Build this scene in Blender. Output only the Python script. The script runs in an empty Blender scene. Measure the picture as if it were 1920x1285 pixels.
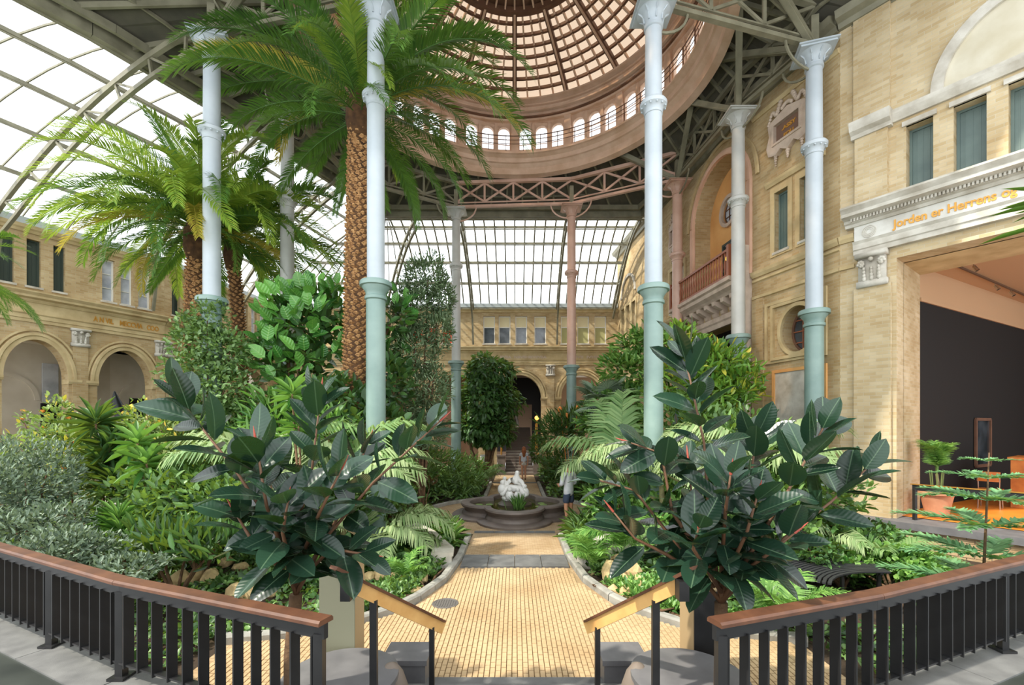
import bpy, bmesh, math, random
import numpy as np
from mathutils import Vector, Matrix, Quaternion
from mathutils.geometry import tessellate_polygon
random.seed(7); RNG = np.random.default_rng(11)
SC = bpy.context.scene
COL = SC.collection
PI = math.pi

# ------------------------------------------------------------------ camera, sky, sun, exposure
F, CX, CY, ZC = 850.0, 965.0, 800.0, 2.6          # focal length and horizon in pixels of the 1920x1285 frame, eye height in metres
cam_d = bpy.data.cameras.new('camera'); cam = bpy.data.objects.new('camera', cam_d); COL.objects.link(cam)
cam.location = (0, 0, ZC); cam.rotation_euler = (PI/2, 0, 0)
cam_d.sensor_width = 36.0; cam_d.lens = 36.0*F/1920.0
cam_d.shift_x = (960.0-CX)/1920.0; cam_d.shift_y = (CY-642.5)/1920.0
cam_d.clip_start = 0.05; cam_d.clip_end = 300
SC.camera = cam

w = bpy.data.worlds.new('sky'); SC.world = w; w.use_nodes = True
nt = w.node_tree; bg = nt.nodes['Background']
bg.inputs['Color'].default_value = (0.93, 0.97, 1.0, 1); bg.inputs['Strength'].default_value = 1.55   # even bright overcast sky

sun_d = bpy.data.lights.new('sun', 'SUN'); sun = bpy.data.objects.new('sun', sun_d); COL.objects.link(sun)
sun_d.energy = 3.1; sun_d.angle = math.radians(1.5); sun_d.color = (1.0, 0.93, 0.80)
sun.rotation_euler = Vector((0.55, 0.26, -0.80)).to_track_quat('-Z', 'Y').to_euler()
sun.location = (-20, -10, 30)

SC.view_settings.view_transform = 'Standard'; SC.view_settings.look = 'None'
SC.view_settings.gamma = 1.0; SC.view_settings.use_curve_mapping = False
SC.view_settings.exposure = 0.82
SC.cycles.max_bounces = 8; SC.cycles.transparent_max_bounces = 12; SC.cycles.diffuse_bounces = 5

# ------------------------------------------------------------------ helpers
def at(x, y, d):                       # point at distance d seen at image position x, y
    return Vector(((x-CX)/F*d, d, ZC+(CY-y)/F*d))
def ground(x, d): return Vector(((x-CX)/F*d, d, 0))

class Frame:                           # a wall's own axes: s along it, n out of it into the hall, z up
    def __init__(self, p0, p1):
        self.p0 = p0; L = math.hypot(p1[0]-p0[0], p1[1]-p0[1]); self.L = L
        self.u = ((p1[0]-p0[0])/L, (p1[1]-p0[1])/L); self.nr = (self.u[1], -self.u[0])
    def P(self, s, n, z):
        return Vector((self.p0[0]+self.u[0]*s+self.nr[0]*n, self.p0[1]+self.u[1]*s+self.nr[1]*n, z))

class MB:
    def __init__(self): self.v = []; self.f = []
    def add(self, vs, fs):
        o = len(self.v); self.v += [tuple(p) for p in vs]; self.f += [tuple(i+o for i in q) for q in fs]; return self
    def box(self, c, size, m=None):
        x, y, z = size[0]/2, size[1]/2, size[2]/2
        vs = [Vector((a*x, b*y, e*z)) for e in (-1, 1) for b in (-1, 1) for a in (-1, 1)]
        if m: vs = [m @ p for p in vs]
        c = Vector(c)
        return self.add([p+c for p in vs], [(0,2,3,1),(4,5,7,6),(0,1,5,4),(2,6,7,3),(0,4,6,2),(1,3,7,5)])
    def fbox(self, fr, s0, s1, n0, n1, z0, z1):
        vs = [fr.P(s, n, z) for z in (z0, z1) for n in (n0, n1) for s in (s0, s1)]
        return self.add(vs, [(0,2,3,1),(4,5,7,6),(0,1,5,4),(2,6,7,3),(0,4,6,2),(1,3,7,5)])
    def bar(self, a, b, w, h, up=(0,0,1)):
        a, b = Vector(a), Vector(b); d = (b-a); L = d.length
        if L < 1e-6: return self
        d /= L; up = Vector(up)
        sx = d.cross(up)
        if sx.length < 1e-4: sx = d.cross(Vector((1,0,0)))
        sx.normalize(); uu = sx.cross(d)
        vs = [p+sx*(w/2*i)+uu*(h/2*j) for p in (a, b) for j in (-1,1) for i in (-1,1)]
        return self.add(vs, [(0,1,3,2),(4,6,7,5),(0,4,5,1),(2,3,7,6),(0,2,6,4),(1,5,7,3)])
    def path(self, pts, w, h, up=(0,0,1)):         # rectangular beam along a bent line
        pts = [Vector(p) for p in pts]; n = len(pts); vs = []
        for i, p in enumerate(pts):
            d = (pts[min(i+1,n-1)]-pts[max(i-1,0)]).normalized()
            sx = d.cross(Vector(up)).normalized(); uu = sx.cross(d)
            vs += [p-sx*w/2-uu*h/2, p+sx*w/2-uu*h/2, p+sx*w/2+uu*h/2, p-sx*w/2+uu*h/2]
        fs = [(0,3,2,1), tuple(4*(n-1)+k for k in range(4))]
        for i in range(n-1):
            for k in range(4): fs.append((4*i+k, 4*i+(k+1)%4, 4*i+4+(k+1)%4, 4*i+4+k))
        return self.add(vs, fs)
    def tube(self, pts, r, n=8, cap=True):
        pts = [Vector(p) for p in pts]; m = len(pts); vs = []
        rs = r if isinstance(r, (list, tuple)) else [r]*m
        ref = Vector((0.3, 0.2, 1)).normalized(); prev = None
        for i, p in enumerate(pts):
            d = (pts[min(i+1,m-1)]-pts[max(i-1,0)]).normalized()
            if prev is None:
                sx = d.cross(ref)
                if sx.length < 1e-3: sx = d.cross(Vector((1,0,0)))
            else: sx = prev - d*prev.dot(d)
            sx.normalize(); prev = sx; uu = d.cross(sx)
            vs += [p+(sx*math.cos(2*PI*k/n)+uu*math.sin(2*PI*k/n))*rs[i] for k in range(n)]
        fs = []
        for i in range(m-1):
            for k in range(n): fs.append((i*n+k, i*n+(k+1)%n, i*n+n+(k+1)%n, i*n+n+k))
        if cap: fs += [tuple(range(n-1,-1,-1)), tuple((m-1)*n+k for k in range(n))]
        return self.add(vs, fs)
    def lathe(self, prof, n=24, c=(0,0,0), cap=True, sx=1, sy=1):
        c = Vector(c); vs = []
        for r, z in prof: vs += [c+Vector((r*sx*math.cos(2*PI*k/n), r*sy*math.sin(2*PI*k/n), z)) for k in range(n)]
        fs = []
        for i in range(len(prof)-1):
            for k in range(n): fs.append((i*n+k, i*n+(k+1)%n, i*n+n+(k+1)%n, i*n+n+k))
        if cap: fs += [tuple(range(n-1,-1,-1)), tuple((len(prof)-1)*n+k for k in range(n))]
        return self.add(vs, fs)
    def prof(self, fr, s0, s1, pr):                 # moulding: closed outline of (n, z) run along a wall
        k = len(pr); vs = [fr.P(s, n, z) for s in (s0, s1) for n, z in pr]
        fs = [(i, (i+1)%k, k+(i+1)%k, k+i) for i in range(k)] + [tuple(range(k-1,-1,-1)), tuple(range(k, 2*k))]
        return self.add(vs, fs)
    def ring(self, fr, cs, cz, rs, rz, a0, a1, pr, n=24):   # moulding round an arch: outline of (dr, n)
        k = len(pr); vs = []
        for i in range(n+1):
            a = a0+(a1-a0)*i/n
            for dr, nn in pr: vs.append(fr.P(cs+(rs+dr)*math.cos(a), nn, cz+(rz+dr)*math.sin(a)))
        fs = []
        for i in range(n):
            for j in range(k): fs.append((i*k+j, i*k+(j+1)%k, i*k+k+(j+1)%k, i*k+k+j))
        fs += [tuple(range(k)), tuple(n*k+j for j in range(k-1,-1,-1))]
        return self.add(vs, fs)
    def panel(self, fr, outer, holes, n0, n1):      # slab with openings between depths n0 (face) and n1 (back)
        loops = [outer]+holes
        flat = [p for l in loops for p in l]
        tris = tessellate_polygon([[Vector((a, b, 0)) for a, b in l] for l in loops])
        m = len(flat)
        vs = [fr.P(a, n0, b) for a, b in flat]+[fr.P(a, n1, b) for a, b in flat]
        fs = [tuple(t) for t in tris]+[(t[2]+m, t[1]+m, t[0]+m) for t in tris]
        o = 0
        for l in loops:
            for i in range(len(l)):
                j = (i+1) % len(l); fs.append((o+i, o+j, o+j+m, o+i+m))
            o += len(l)
        return self.add(vs, fs)
    def sphere(self, c, r, nu=10, nv=7, sz=1.0):
        pr = [(r*math.sin(PI*i/nv), -r*sz*math.cos(PI*i/nv)) for i in range(nv+1)]
        pr[0] = (r*0.02, -r*sz); pr[-1] = (r*0.02, r*sz)
        return self.lathe(pr, nu, c)
    def mesh(self, name, mat, smooth=False, uv=False, fix=True):
        me = bpy.data.meshes.new(name); me.from_pydata(self.v, [], self.f)
        if fix:
            b = bmesh.new(); b.from_mesh(me); bmesh.ops.recalc_face_normals(b, faces=b.faces); b.to_mesh(me); b.free()
        if mat: me.materials.append(mat)
        if smooth:
            me.polygons.foreach_set('use_smooth', [True]*len(me.polygons))
            if smooth == 'auto': me.set_sharp_from_angle(angle=math.radians(40))
        if uv: box_uv(me)
        return me
    def build(self, name, mat, parent=None, smooth=False, uv=False, fix=True):
        return obj(name, self.mesh(name, mat, smooth, uv, fix), parent)

def box_uv(me):                        # metric UVs: along the wall and up, or flat for level faces
    ul = me.uv_layers.new(name='uv'); me.update()
    for p in me.polygons:
        n = p.normal
        t = None if abs(n.z) > 0.7 else Vector((-n.y, n.x, 0)).normalized()
        for li in p.loop_indices:
            c = me.vertices[me.loops[li].vertex_index].co
            ul.data[li].uv = (c.x, c.y) if t is None else (c.dot(t), c.z)

def obj(name, data, parent=None, m=None):
    o = bpy.data.objects.new(name, data); COL.objects.link(o)
    if parent: o.parent = parent
    if m is not None: o.matrix_local = m
    return o
def tag(o, label=None, cat=None, group=None, kind=None):
    if label: o['label'] = label
    if cat: o['category'] = cat
    if group: o['group'] = group
    if kind: o['kind'] = kind
    return o
def thing(name, label, cat, loc=(0,0,0), rz=0.0, group=None, kind='thing'):
    o = obj(name, None); o.location = loc; o.rotation_euler = (0, 0, rz); o.empty_display_size = 0.1
    return tag(o, label, cat, group, kind)
def struct(o, label=None, cat=None): return tag(o, label, cat, None, 'structure')
def off(mb, c):                        # bring a mesh built in world coordinates under an Empty standing at c
    mb.v = [(p[0]-c[0], p[1]-c[1], p[2]-c[2]) for p in mb.v]; return mb

# ------------------------------------------------------------------ materials
def lin(c):
    return tuple((x/255/12.92 if x/255 <= 0.04045 else ((x/255+0.055)/1.055)**2.4) for x in c)+(1,)
MATS = {}
def mat(name, c, rough=0.6, metal=0.0, c2=None, scale=3.0, bump=0.0, bscale=40.0, spec=0.5, detail=4.0, coat=0.0):
    if name in MATS: return MATS[name]
    m = bpy.data.materials.new(name); m.use_nodes = True; MATS[name] = m
    nt = m.node_tree; b = nt.nodes['Principled BSDF']
    b.inputs['Base Color'].default_value = lin(c); b.inputs['Roughness'].default_value = rough
    b.inputs['Metallic'].default_value = metal; b.inputs['Specular IOR Level'].default_value = spec
    b.inputs['Coat Weight'].default_value = coat
    tc = nt.nodes.new('ShaderNodeTexCoord')
    if c2:
        no = nt.nodes.new('ShaderNodeTexNoise'); no.inputs['Scale'].default_value = scale; no.inputs['Detail'].default_value = detail
        nt.links.new(tc.outputs['Object'], no.inputs['Vector'])
        rp = nt.nodes.new('ShaderNodeValToRGB'); rp.color_ramp.elements[0].color = lin(c); rp.color_ramp.elements[1].color = lin(c2)
        rp.color_ramp.elements[0].position = 0.35; rp.color_ramp.elements[1].position = 0.68
        nt.links.new(no.outputs['Fac'], rp.inputs['Fac']); nt.links.new(rp.outputs['Color'], b.inputs['Base Color'])
    if bump:
        n2 = nt.nodes.new('ShaderNodeTexNoise'); n2.inputs['Scale'].default_value = bscale; n2.inputs['Detail'].default_value = 3
        nt.links.new(tc.outputs['Object'], n2.inputs['Vector'])
        bp = nt.nodes.new('ShaderNodeBump'); bp.inputs['Strength'].default_value = bump; bp.inputs['Distance'].default_value = 0.02
        nt.links.new(n2.outputs['Fac'], bp.inputs['Height']); nt.links.new(bp.outputs['Normal'], b.inputs['Normal'])
    return m
def brickmat(name, c1, c2, mortar, bw=0.23, rh=0.075, ms=0.006, rough=0.85, stain=None):
    m = bpy.data.materials.new(name); m.use_nodes = True; MATS[name] = m
    nt = m.node_tree; b = nt.nodes['Principled BSDF']; b.inputs['Roughness'].default_value = rough; b.inputs['Specular IOR Level'].default_value = 0.25
    uv = nt.nodes.new('ShaderNodeUVMap'); uv.uv_map = 'uv'
    br = nt.nodes.new('ShaderNodeTexBrick'); br.inputs['Scale'].default_value = 1.0
    br.inputs['Brick Width'].default_value = bw; br.inputs['Row Height'].default_value = rh; br.inputs['Mortar Size'].default_value = ms
    br.inputs['Color1'].default_value = lin(c1); br.inputs['Color2'].default_value = lin(c2); br.inputs['Mortar'].default_value = lin(mortar)
    br.inputs['Mortar Smooth'].default_value = 0.2
    nt.links.new(uv.outputs['UV'], br.inputs['Vector'])
    no = nt.nodes.new('ShaderNodeTexNoise'); no.inputs['Scale'].default_value = 0.9; no.inputs['Detail'].default_value = 6
    nt.links.new(uv.outputs['UV'], no.inputs['Vector'])
    rp = nt.nodes.new('ShaderNodeValToRGB'); rp.color_ramp.elements[0].position = 0.3; rp.color_ramp.elements[1].position = 0.7
    rp.color_ramp.elements[0].color = lin(stain or (205, 190, 165)); rp.color_ramp.elements[1].color = (1, 1, 1, 1)
    nt.links.new(no.outputs['Fac'], rp.inputs['Fac'])
    mx = nt.nodes.new('ShaderNodeMixRGB'); mx.blend_type = 'MULTIPLY'; mx.inputs['Fac'].default_value = 0.75
    nt.links.new(br.outputs['Color'], mx.inputs['Color1']); nt.links.new(rp.outputs['Color'], mx.inputs['Color2'])
    nt.links.new(mx.outputs['Color'], b.inputs['Base Color'])
    bp = nt.nodes.new('ShaderNodeBump'); bp.inputs['Strength'].default_value = 0.5; bp.inputs['Distance'].default_value = 0.01; bp.invert = True
    nt.links.new(br.outputs['Fac'], bp.inputs['Height']); nt.links.new(bp.outputs['Normal'], b.inputs['Normal'])
    return m
def glassmat(name, tint, gloss=0.06):
    m = bpy.data.materials.new(name); m.use_nodes = True; MATS[name] = m
    nt = m.node_tree; nt.nodes.clear()
    out = nt.nodes.new('ShaderNodeOutputMaterial'); t = nt.nodes.new('ShaderNodeBsdfTransparent'); g = nt.nodes.new('ShaderNodeBsdfGlossy')
    t.inputs['Color'].default_value = tint+(1,); g.inputs['Roughness'].default_value = 0.15; g.inputs['Color'].default_value = (1,1,1,1)
    mx = nt.nodes.new('ShaderNodeMixShader'); mx.inputs['Fac'].default_value = gloss
    nt.links.new(t.outputs[0], mx.inputs[1]); nt.links.new(g.outputs[0], mx.inputs[2]); nt.links.new(mx.outputs[0], out.inputs['Surface'])
    return m
def leafmat(name, c1, c2, rough=0.45, tl=0.25, tcol=None, spec=0.5, island=True, c3=None):
    m = bpy.data.materials.new(name); m.use_nodes = True; MATS[name] = m
    nt = m.node_tree; b = nt.nodes['Principled BSDF']; out = nt.nodes['Material Output']
    b.inputs['Roughness'].default_value = rough; b.inputs['Specular IOR Level'].default_value = spec
    if island:
        g = nt.nodes.new('ShaderNodeNewGeometry'); src = g.outputs['Random Per Island']
    else:
        g = nt.nodes.new('ShaderNodeObjectInfo'); src = g.outputs['Random']
    rp = nt.nodes.new('ShaderNodeValToRGB'); e = rp.color_ramp.elements
    e[0].color = lin(c1); e[1].color = lin(c2)
    if c3:
        e[1].position = 0.85; x = e.new(1.0); x.color = lin(c3)
    nt.links.new(src, rp.inputs['Fac']); nt.links.new(rp.outputs['Color'], b.inputs['Base Color'])
    tr = nt.nodes.new('ShaderNodeBsdfTranslucent')
    mx2 = nt.nodes.new('ShaderNodeMixRGB'); mx2.inputs['Fac'].default_value = 0.65
    mx2.inputs['Color2'].default_value = lin(tcol or (170, 200, 60)); nt.links.new(rp.outputs['Color'], mx2.inputs['Color1'])
    nt.links.new(mx2.outputs['Color'], tr.inputs['Color'])
    mx = nt.nodes.new('ShaderNodeMixShader'); mx.inputs['Fac'].default_value = tl
    nt.links.new(b.outputs[0], mx.inputs[1]); nt.links.new(tr.outputs[0], mx.inputs[2]); nt.links.new(mx.outputs[0], out.inputs['Surface'])
    return m
def emit(name, c, s):
    m = bpy.data.materials.new(name); m.use_nodes = True
    b = m.node_tree.nodes['Principled BSDF']; b.inputs['Base Color'].default_value = lin(c)
    b.inputs['Emission Color'].default_value = lin(c); b.inputs['Emission Strength'].default_value = s; MATS[name] = m; return m

M_BRICK = brickmat('yellow_brick', (203, 182, 143), (183, 158, 115), (194, 181, 152))
M_BRICKL = brickmat('pale_yellow_brick', (212, 196, 163), (194, 173, 134), (204, 193, 168))
M_STONE = mat('sandstone', (206, 186, 142), 0.85, c2=(178, 155, 112), scale=2.2, bump=0.15, bscale=60)
M_STONEW = mat('pale_stone', (205, 200, 188), 0.8, c2=(168, 160, 145), scale=3, bump=0.2, bscale=50)
M_STONEP = mat('pinkish_stone', (205, 186, 168), 0.8, c2=(178, 158, 140), scale=3, bump=0.2, bscale=50)
M_PLAS = mat('white_plaster', (222, 214, 200), 0.9, c2=(200, 190, 172), scale=0.8)
M_OCHRE = mat('ochre_plaster', (232, 178, 112), 0.9, c2=(214, 156, 92), scale=1.2)
M_PINKP = mat('rose_plaster', (226, 186, 160), 0.85, c2=(208, 166, 138), scale=1.5)
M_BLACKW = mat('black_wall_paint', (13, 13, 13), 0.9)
M_BEIGEC = mat('beige_ceiling', (186, 152, 116), 0.9)
M_ORANGE = mat('orange_wood_floor', (226, 140, 50), 0.45, c2=(205, 118, 38), scale=1.5)
M_IRON = mat('olive_grey_iron', (138, 134, 112), 0.55, c2=(112, 108, 88), scale=2.5)
M_CEIL = mat('grey_roof_boarding', (92, 88, 74), 0.8, c2=(70, 68, 58), scale=1.6)
M_BROWN = mat('copper_brown_paint', (222, 192, 168), 0.6, c2=(202, 168, 140), scale=2.2)
M_BROWND = mat('dark_brown_rib', (112, 80, 60), 0.6, c2=(92, 64, 48), scale=3)
M_WHITEC = mat('bluish_white_paint', (186, 194, 199), 0.42, c2=(170, 179, 185), scale=1.4)
M_GREYC = mat('grey_white_paint', (196, 196, 190), 0.45, c2=(176, 176, 170), scale=1.4)
M_ROSEC = mat('rose_dome_light_tint', (205, 170, 152), 0.45, c2=(184, 148, 128), scale=1.4)  # warm dome light put into the colour of these far columns and trusses
M_GREEN = mat('sea_green_paint', (138, 160, 152), 0.42, c2=(116, 140, 133), scale=1.6)
M_GLASS = glassmat('clear_roof_glass', (0.97, 0.98, 0.99), 0.05)
M_PEACH = glassmat('peach_dome_glass', (0.375, 0.275, 0.195), 0.05)
M_WFRAME = mat('white_window_paint', (232, 230, 222), 0.5)
M_DARKG = mat('dark_window_glass', (40, 46, 50), 0.08, c2=(84, 92, 98), scale=1.8, spec=0.8)
M_TEAL = mat('grey_green_shutter', (104, 122, 116), 0.5, c2=(88, 106, 102), scale=2)
M_BLIND = mat('cream_blind', (226, 212, 170), 0.8)
M_OLIVEW = mat('olive_curtain', (172, 168, 116), 0.8)
M_REDW = mat('red_room_wall', (206, 72, 42), 0.8)
M_DGREENW = mat('dark_green_shutter', (56, 68, 60), 0.5)
M_SKYW = mat('pale_window_glass', (200, 206, 214), 0.1, c2=(160, 166, 178), scale=2.5, spec=0.8)
M_BLACK = mat('black_painted_steel', (28, 28, 29), 0.38, c2=(36, 36, 37), scale=6)
M_WOOD = mat('oiled_oak_rail', (98, 62, 40), 0.55, c2=(74, 44, 28), scale=7)
M_OAK = mat('pale_oak', (214, 168, 104), 0.5, c2=(196, 148, 86), scale=6)
M_GREYST = mat('grey_granite', (112, 112, 110), 0.6, c2=(90, 90, 89), scale=5, bump=0.1, bscale=120)
M_DARKST = mat('slate_grey_stone', (112, 111, 112), 0.6, c2=(94, 93, 95), scale=4)
M_TERR = mat('dark_wet_slab', (66, 70, 64), 0.3, c2=(46, 50, 46), scale=2)
M_SOIL = mat('dark_garden_soil', (66, 50, 34), 0.95, c2=(40, 32, 22), scale=4, bump=0.6, bscale=25)
M_PAVE = mat('yellow_clinker', (190, 164, 126), 0.75, c2=(168, 140, 102), scale=1.1, bump=0.1, bscale=60)
M_PAVEJ = mat('paving_joint_sand', (154, 130, 96), 0.9)
M_PAVEF = brickmat('far_clinker_paving', (194, 172, 140), (178, 152, 118), (154, 132, 104), bw=0.11, rh=0.06, ms=0.004, rough=0.75)
M_KERB = mat('grey_kerb_stone', (158, 156, 148), 0.8, c2=(130, 128, 120), scale=5, bump=0.15, bscale=80)
M_BRONZE = mat('fountain_stone', (112, 100, 92), 0.55, c2=(92, 82, 76), scale=3, bump=0.1, bscale=40)
M_MARBLE = mat('white_marble', (236, 234, 230), 0.5, c2=(214, 212, 206), scale=5)
M_WATER = mat('green_pond_water', (52, 56, 26), 0.05, c2=(88, 84, 36), scale=2.2, spec=0.9)
M_GOLD = mat('gilded_letter', (206, 150, 62), 0.4, 0.35)
M_BRASS = mat('brass', (206, 150, 70), 0.35, 0.7)
M_TERRA = mat('terracotta', (200, 146, 112), 0.8, c2=(180, 124, 92), scale=4)
M_ROCK = mat('tufa_rock', (214, 188, 138), 0.95, c2=(168, 142, 98), scale=5, bump=0.6, bscale=18)
M_BARK = mat('grey_brown_bark', (112, 84, 58), 0.9, c2=(78, 58, 40), scale=9, bump=0.5, bscale=30)
M_BRICKS = mat('loose_yellow_brick', (196, 172, 134), 0.9, c2=(160, 132, 96), scale=2.5)
# ================================================================== ground, path, kerbs, terrace
g = MB(); g.add([(-24,1.5,0),(13,1.5,0),(13,26,0),(-24,26,0)], [(0,1,2,3)])
struct(g.build('floor', M_SOIL), 'dark garden soil under the planting beds', 'ground')

HW = [(3.6,3.4),(5.4,3.4),(5.5,2.7),(5.75,2.15),(6.05,1.85),(6.5,1.45),(7.5,1.12),(8.8,1.0),(24.6,1.0)]
def halfwidth(y):
    for (a, b), (c, d) in zip(HW, HW[1:]):
        if a <= y <= c: return b+(d-b)*(y-a)/(c-a)
    return 1.0
FC = Vector((0, 13.3, 0))                       # middle of the fountain and of the round plaza
right_edge = [(b, a) for a, b in HW[:-1]]
plaza = [(2.65*math.sin(t), 13.3-2.65*math.cos(t)) for t in np.linspace(0.387, PI-0.387, 22)]
right_edge += plaza + [(1.0, 24.6)]
outline = right_edge + [(-x, y) for x, y in reversed(right_edge)]
pm = MB(); tr = tessellate_polygon([[Vector((x, y, 0)) for x, y in outline]])
pm.add([(x, y, 0.02) for x, y in outline], tr)
path = struct(pm.build('path', M_PAVEF, uv=True, fix=False), 'yellow clinker brick path leading through the garden to the fountain', 'path')
if path.data.polygons[0].normal.z < 0: path.data.flip_normals()
# single clinkers of the near path: the nearest ones as parts, the rest joined
jm = MB(); jm.add([(-3.3,3.7,0.024),(3.3,3.7,0.024),(2.2,5.5,0.024),(1.3,6.6,0.024),(0.98,8.2,0.024),(-0.98,8.2,0.024),(-1.3,6.6,0.024),(-2.2,5.5,0.024)], [tuple(range(8))])
jm.build('joint_bed', M_PAVEJ, path)
def tile_mesh(w, d, h):
    b = 0.004; m = MB()
    m.add([(-w,-d,0),(w,-d,0),(w,d,0),(-w,d,0),(-w+b,-d+b,h),(w-b,-d+b,h),(w-b,d-b,h),(-w+b,d-b,h)],
          [(4,5,6,7),(0,1,5,4),(1,2,6,5),(2,3,7,6),(3,0,4,7)])
    return m
tw, td = 0.058, 0.108
tm = tile_mesh(tw/2-0.0015, td/2-0.0015, 0.022)
tme = tm.mesh('paving_brick', M_PAVE)
cells = []
y = 4.42; r = 0
while y < 8.2:
    h = halfwidth(y)-0.10; k = int(h/tw)
    for i in range(-k, k+1):
        yy = y+(td/2 if i % 2 else 0)
        if yy+td/2 < 8.22: cells.append((i*tw, yy))
    y += td; r += 1
cells.sort(key=lambda c: (round(c[1], 1) > 4.75, c[1]+abs(c[0])*0.12))
rest = MB()
for n, (x, y) in enumerate(cells):
    dz = 0.022+random.uniform(0, 0.005)
    if n < 300:
        o = obj('paving_brick', tme, path); o.location = (x, y, dz)
    else: rest.add([(p[0]+x, p[1]+y, p[2]+dz) for p in tm.v], tm.f)
tag(rest.build('paving_bricks', M_PAVE, path, fix=False), kind='stuff')
for nm, y0, y1, hw in (('path_step', 8.25, 9.0, 1.0), ('path_step', 10.95, 11.06, 0.98), ('path_step', 20.6, 20.8, 1.0)):
    k = 4
    for i in range(k):
        x0 = -hw+2*hw*i/k; s = MB(); s.box((x0+hw/k, (y0+y1)/2, 0.03), (2*hw/k-0.012, y1-y0, 0.05)); s.build('stone_slab', M_GREYST, path)
# manhole
mh = MB(); c = ground(835, 2210/338); mh.lathe([(0.19,0.02),(0.19,0.052),(0.17,0.056),(0.165,0.05),(0.02,0.05)], 24, c)
for i in range(-4, 5): mh.box(c+Vector((i*0.035, 0, 0.052)), (0.012, 0.26*math.sqrt(max(0.05, 1-(i/5)**2)), 0.008))
tag(mh.build('manhole_cover', mat('cast_iron', (96, 92, 88), 0.6)), 'round cast iron manhole cover in the yellow paving', 'manhole cover', kind='thing')

def kerb(name, pts, label, w=0.13, h=0.13, piece=0.42):
    root = struct(obj(name, None), label, 'kerb')
    P = [Vector((x, y, 0)) for x, y in pts]; L = [0]
    for a, b in zip(P, P[1:]): L.append(L[-1]+(b-a).length)
    def pos(t):
        for i in range(len(P)-1):
            if t <= L[i+1] or i == len(P)-2: return P[i]+(P[i+1]-P[i])*((t-L[i])/(L[i+1]-L[i]))
    n = max(1, round(L[-1]/piece)); st = L[-1]/n
    for i in range(n):
        a, b = pos(i*st+0.006), pos((i+1)*st-0.006); dr = (b-a).normalized(); sx = Vector((dr.y, -dr.x, 0))
        m = MB(); k = 0.025
        for p in (a, b): pass
        pr = [(-w/2, -0.02), (-w/2, h-k), (-w/2+k, h), (w/2-k, h), (w/2, h-k), (w/2, -0.02)]
        m.add([p+sx*u+Vector((0,0,v)) for p in (a, b) for u, v in pr],
              [(i, (i+1) % 6, 6+(i+1) % 6, 6+i) for i in range(6)]+[tuple(range(6)), tuple(range(11, 5, -1))])
        m.build('kerb_stone', M_KERB, root)
flare = [(b+0.07, a) for a, b in HW[1:-1]]+[(1.07, 10.55)]
kerb('kerb', flare, 'grey stone kerb curving along the planting bed right of the path')
kerb('kerb', [(-x, y) for x, y in flare], 'grey stone kerb curving along the planting bed left of the path')
arc2 = [(2.72*math.sin(t), 13.3-2.72*math.cos(t)) for t in np.linspace(1.9, PI-0.387, 8)]+[(1.07, 15.95), (1.07, 20.4)]
kerb('kerb', arc2, 'low stone kerb of the bed behind the fountain, right side')
kerb('kerb', [(-x, y) for x, y in arc2], 'low stone kerb of the bed behind the fountain, left side')

# terrace the photograph is taken from
ZT = 0.6
RAIL_L = [(-7.35, 5.64), (-5.26, 4.63), (-3.13, 3.61), (-1.19, 2.86)]
RAIL_R = [(1.25, 2.84), (2.64, 3.32), (4.72, 4.20), (6.8, 5.1)]
edge = [(x, y+0.16) for x, y in RAIL_L]+[(-1.15, 3.02), (1.2, 3.02)]+[(x, y+0.16) for x, y in RAIL_R]
tp = edge+[(9.5, 6.2), (9.5, -3), (-9, -3), (-9, 6.4)]
t = MB(); tr = tessellate_polygon([[Vector((x, y, 0)) for x, y in tp]]); n = len(tp)
t.add([(x, y, ZT-0.012) for x, y in tp]+[(x, y, 0) for x, y in tp], list(tr)+[(i, (i+1) % n, n+(i+1) % n, n+i) for i in range(n)])
terrace = struct(t.build('floor_terrace', M_TERR), 'dark polished stone terrace floor in front of the railings', 'floor')
def edging(pts, side):
    for (x0, y0), (x1, y1) in zip(pts, pts[1:]):
        L = math.hypot(x1-x0, y1-y0); k = max(1, round(L/1.1)); ux, uy = (x1-x0)/L, (y1-y0)/L; nx, ny = -uy, ux
        if ny < 0: nx, ny = -nx, -ny
        for i in range(k):
            a, b = i*L/k+0.004, (i+1)*L/k-0.004; m = MB()
            vs = [(x0+ux*q+nx*e, y0+uy*q+ny*e, z) for z in (ZT-0.15, ZT) for e in (-0.24, 0.17) for q in (a, b)]
            m.add(vs, [(0,2,3,1),(4,5,7,6),(0,1,5,4),(2,6,7,3),(0,4,6,2),(1,3,7,5)]); m.build('edging_slab', M_GREYST, terrace)
edging(RAIL_L, -1); edging(RAIL_R, 1)
st = struct(obj('terrace_stair', None), 'grey stone steps leading from the terrace down to the path', 'stairs')
for i in range(4):
    m = MB(); m.box((0.02, 3.02+0.36*i+0.18, (0.6-0.15*(i+1))/2+0.06), (2.2, 0.37, max(0.02, 0.6-0.15*(i+1))+0.12)); m.build('step', M_GREYST, st)

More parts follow.
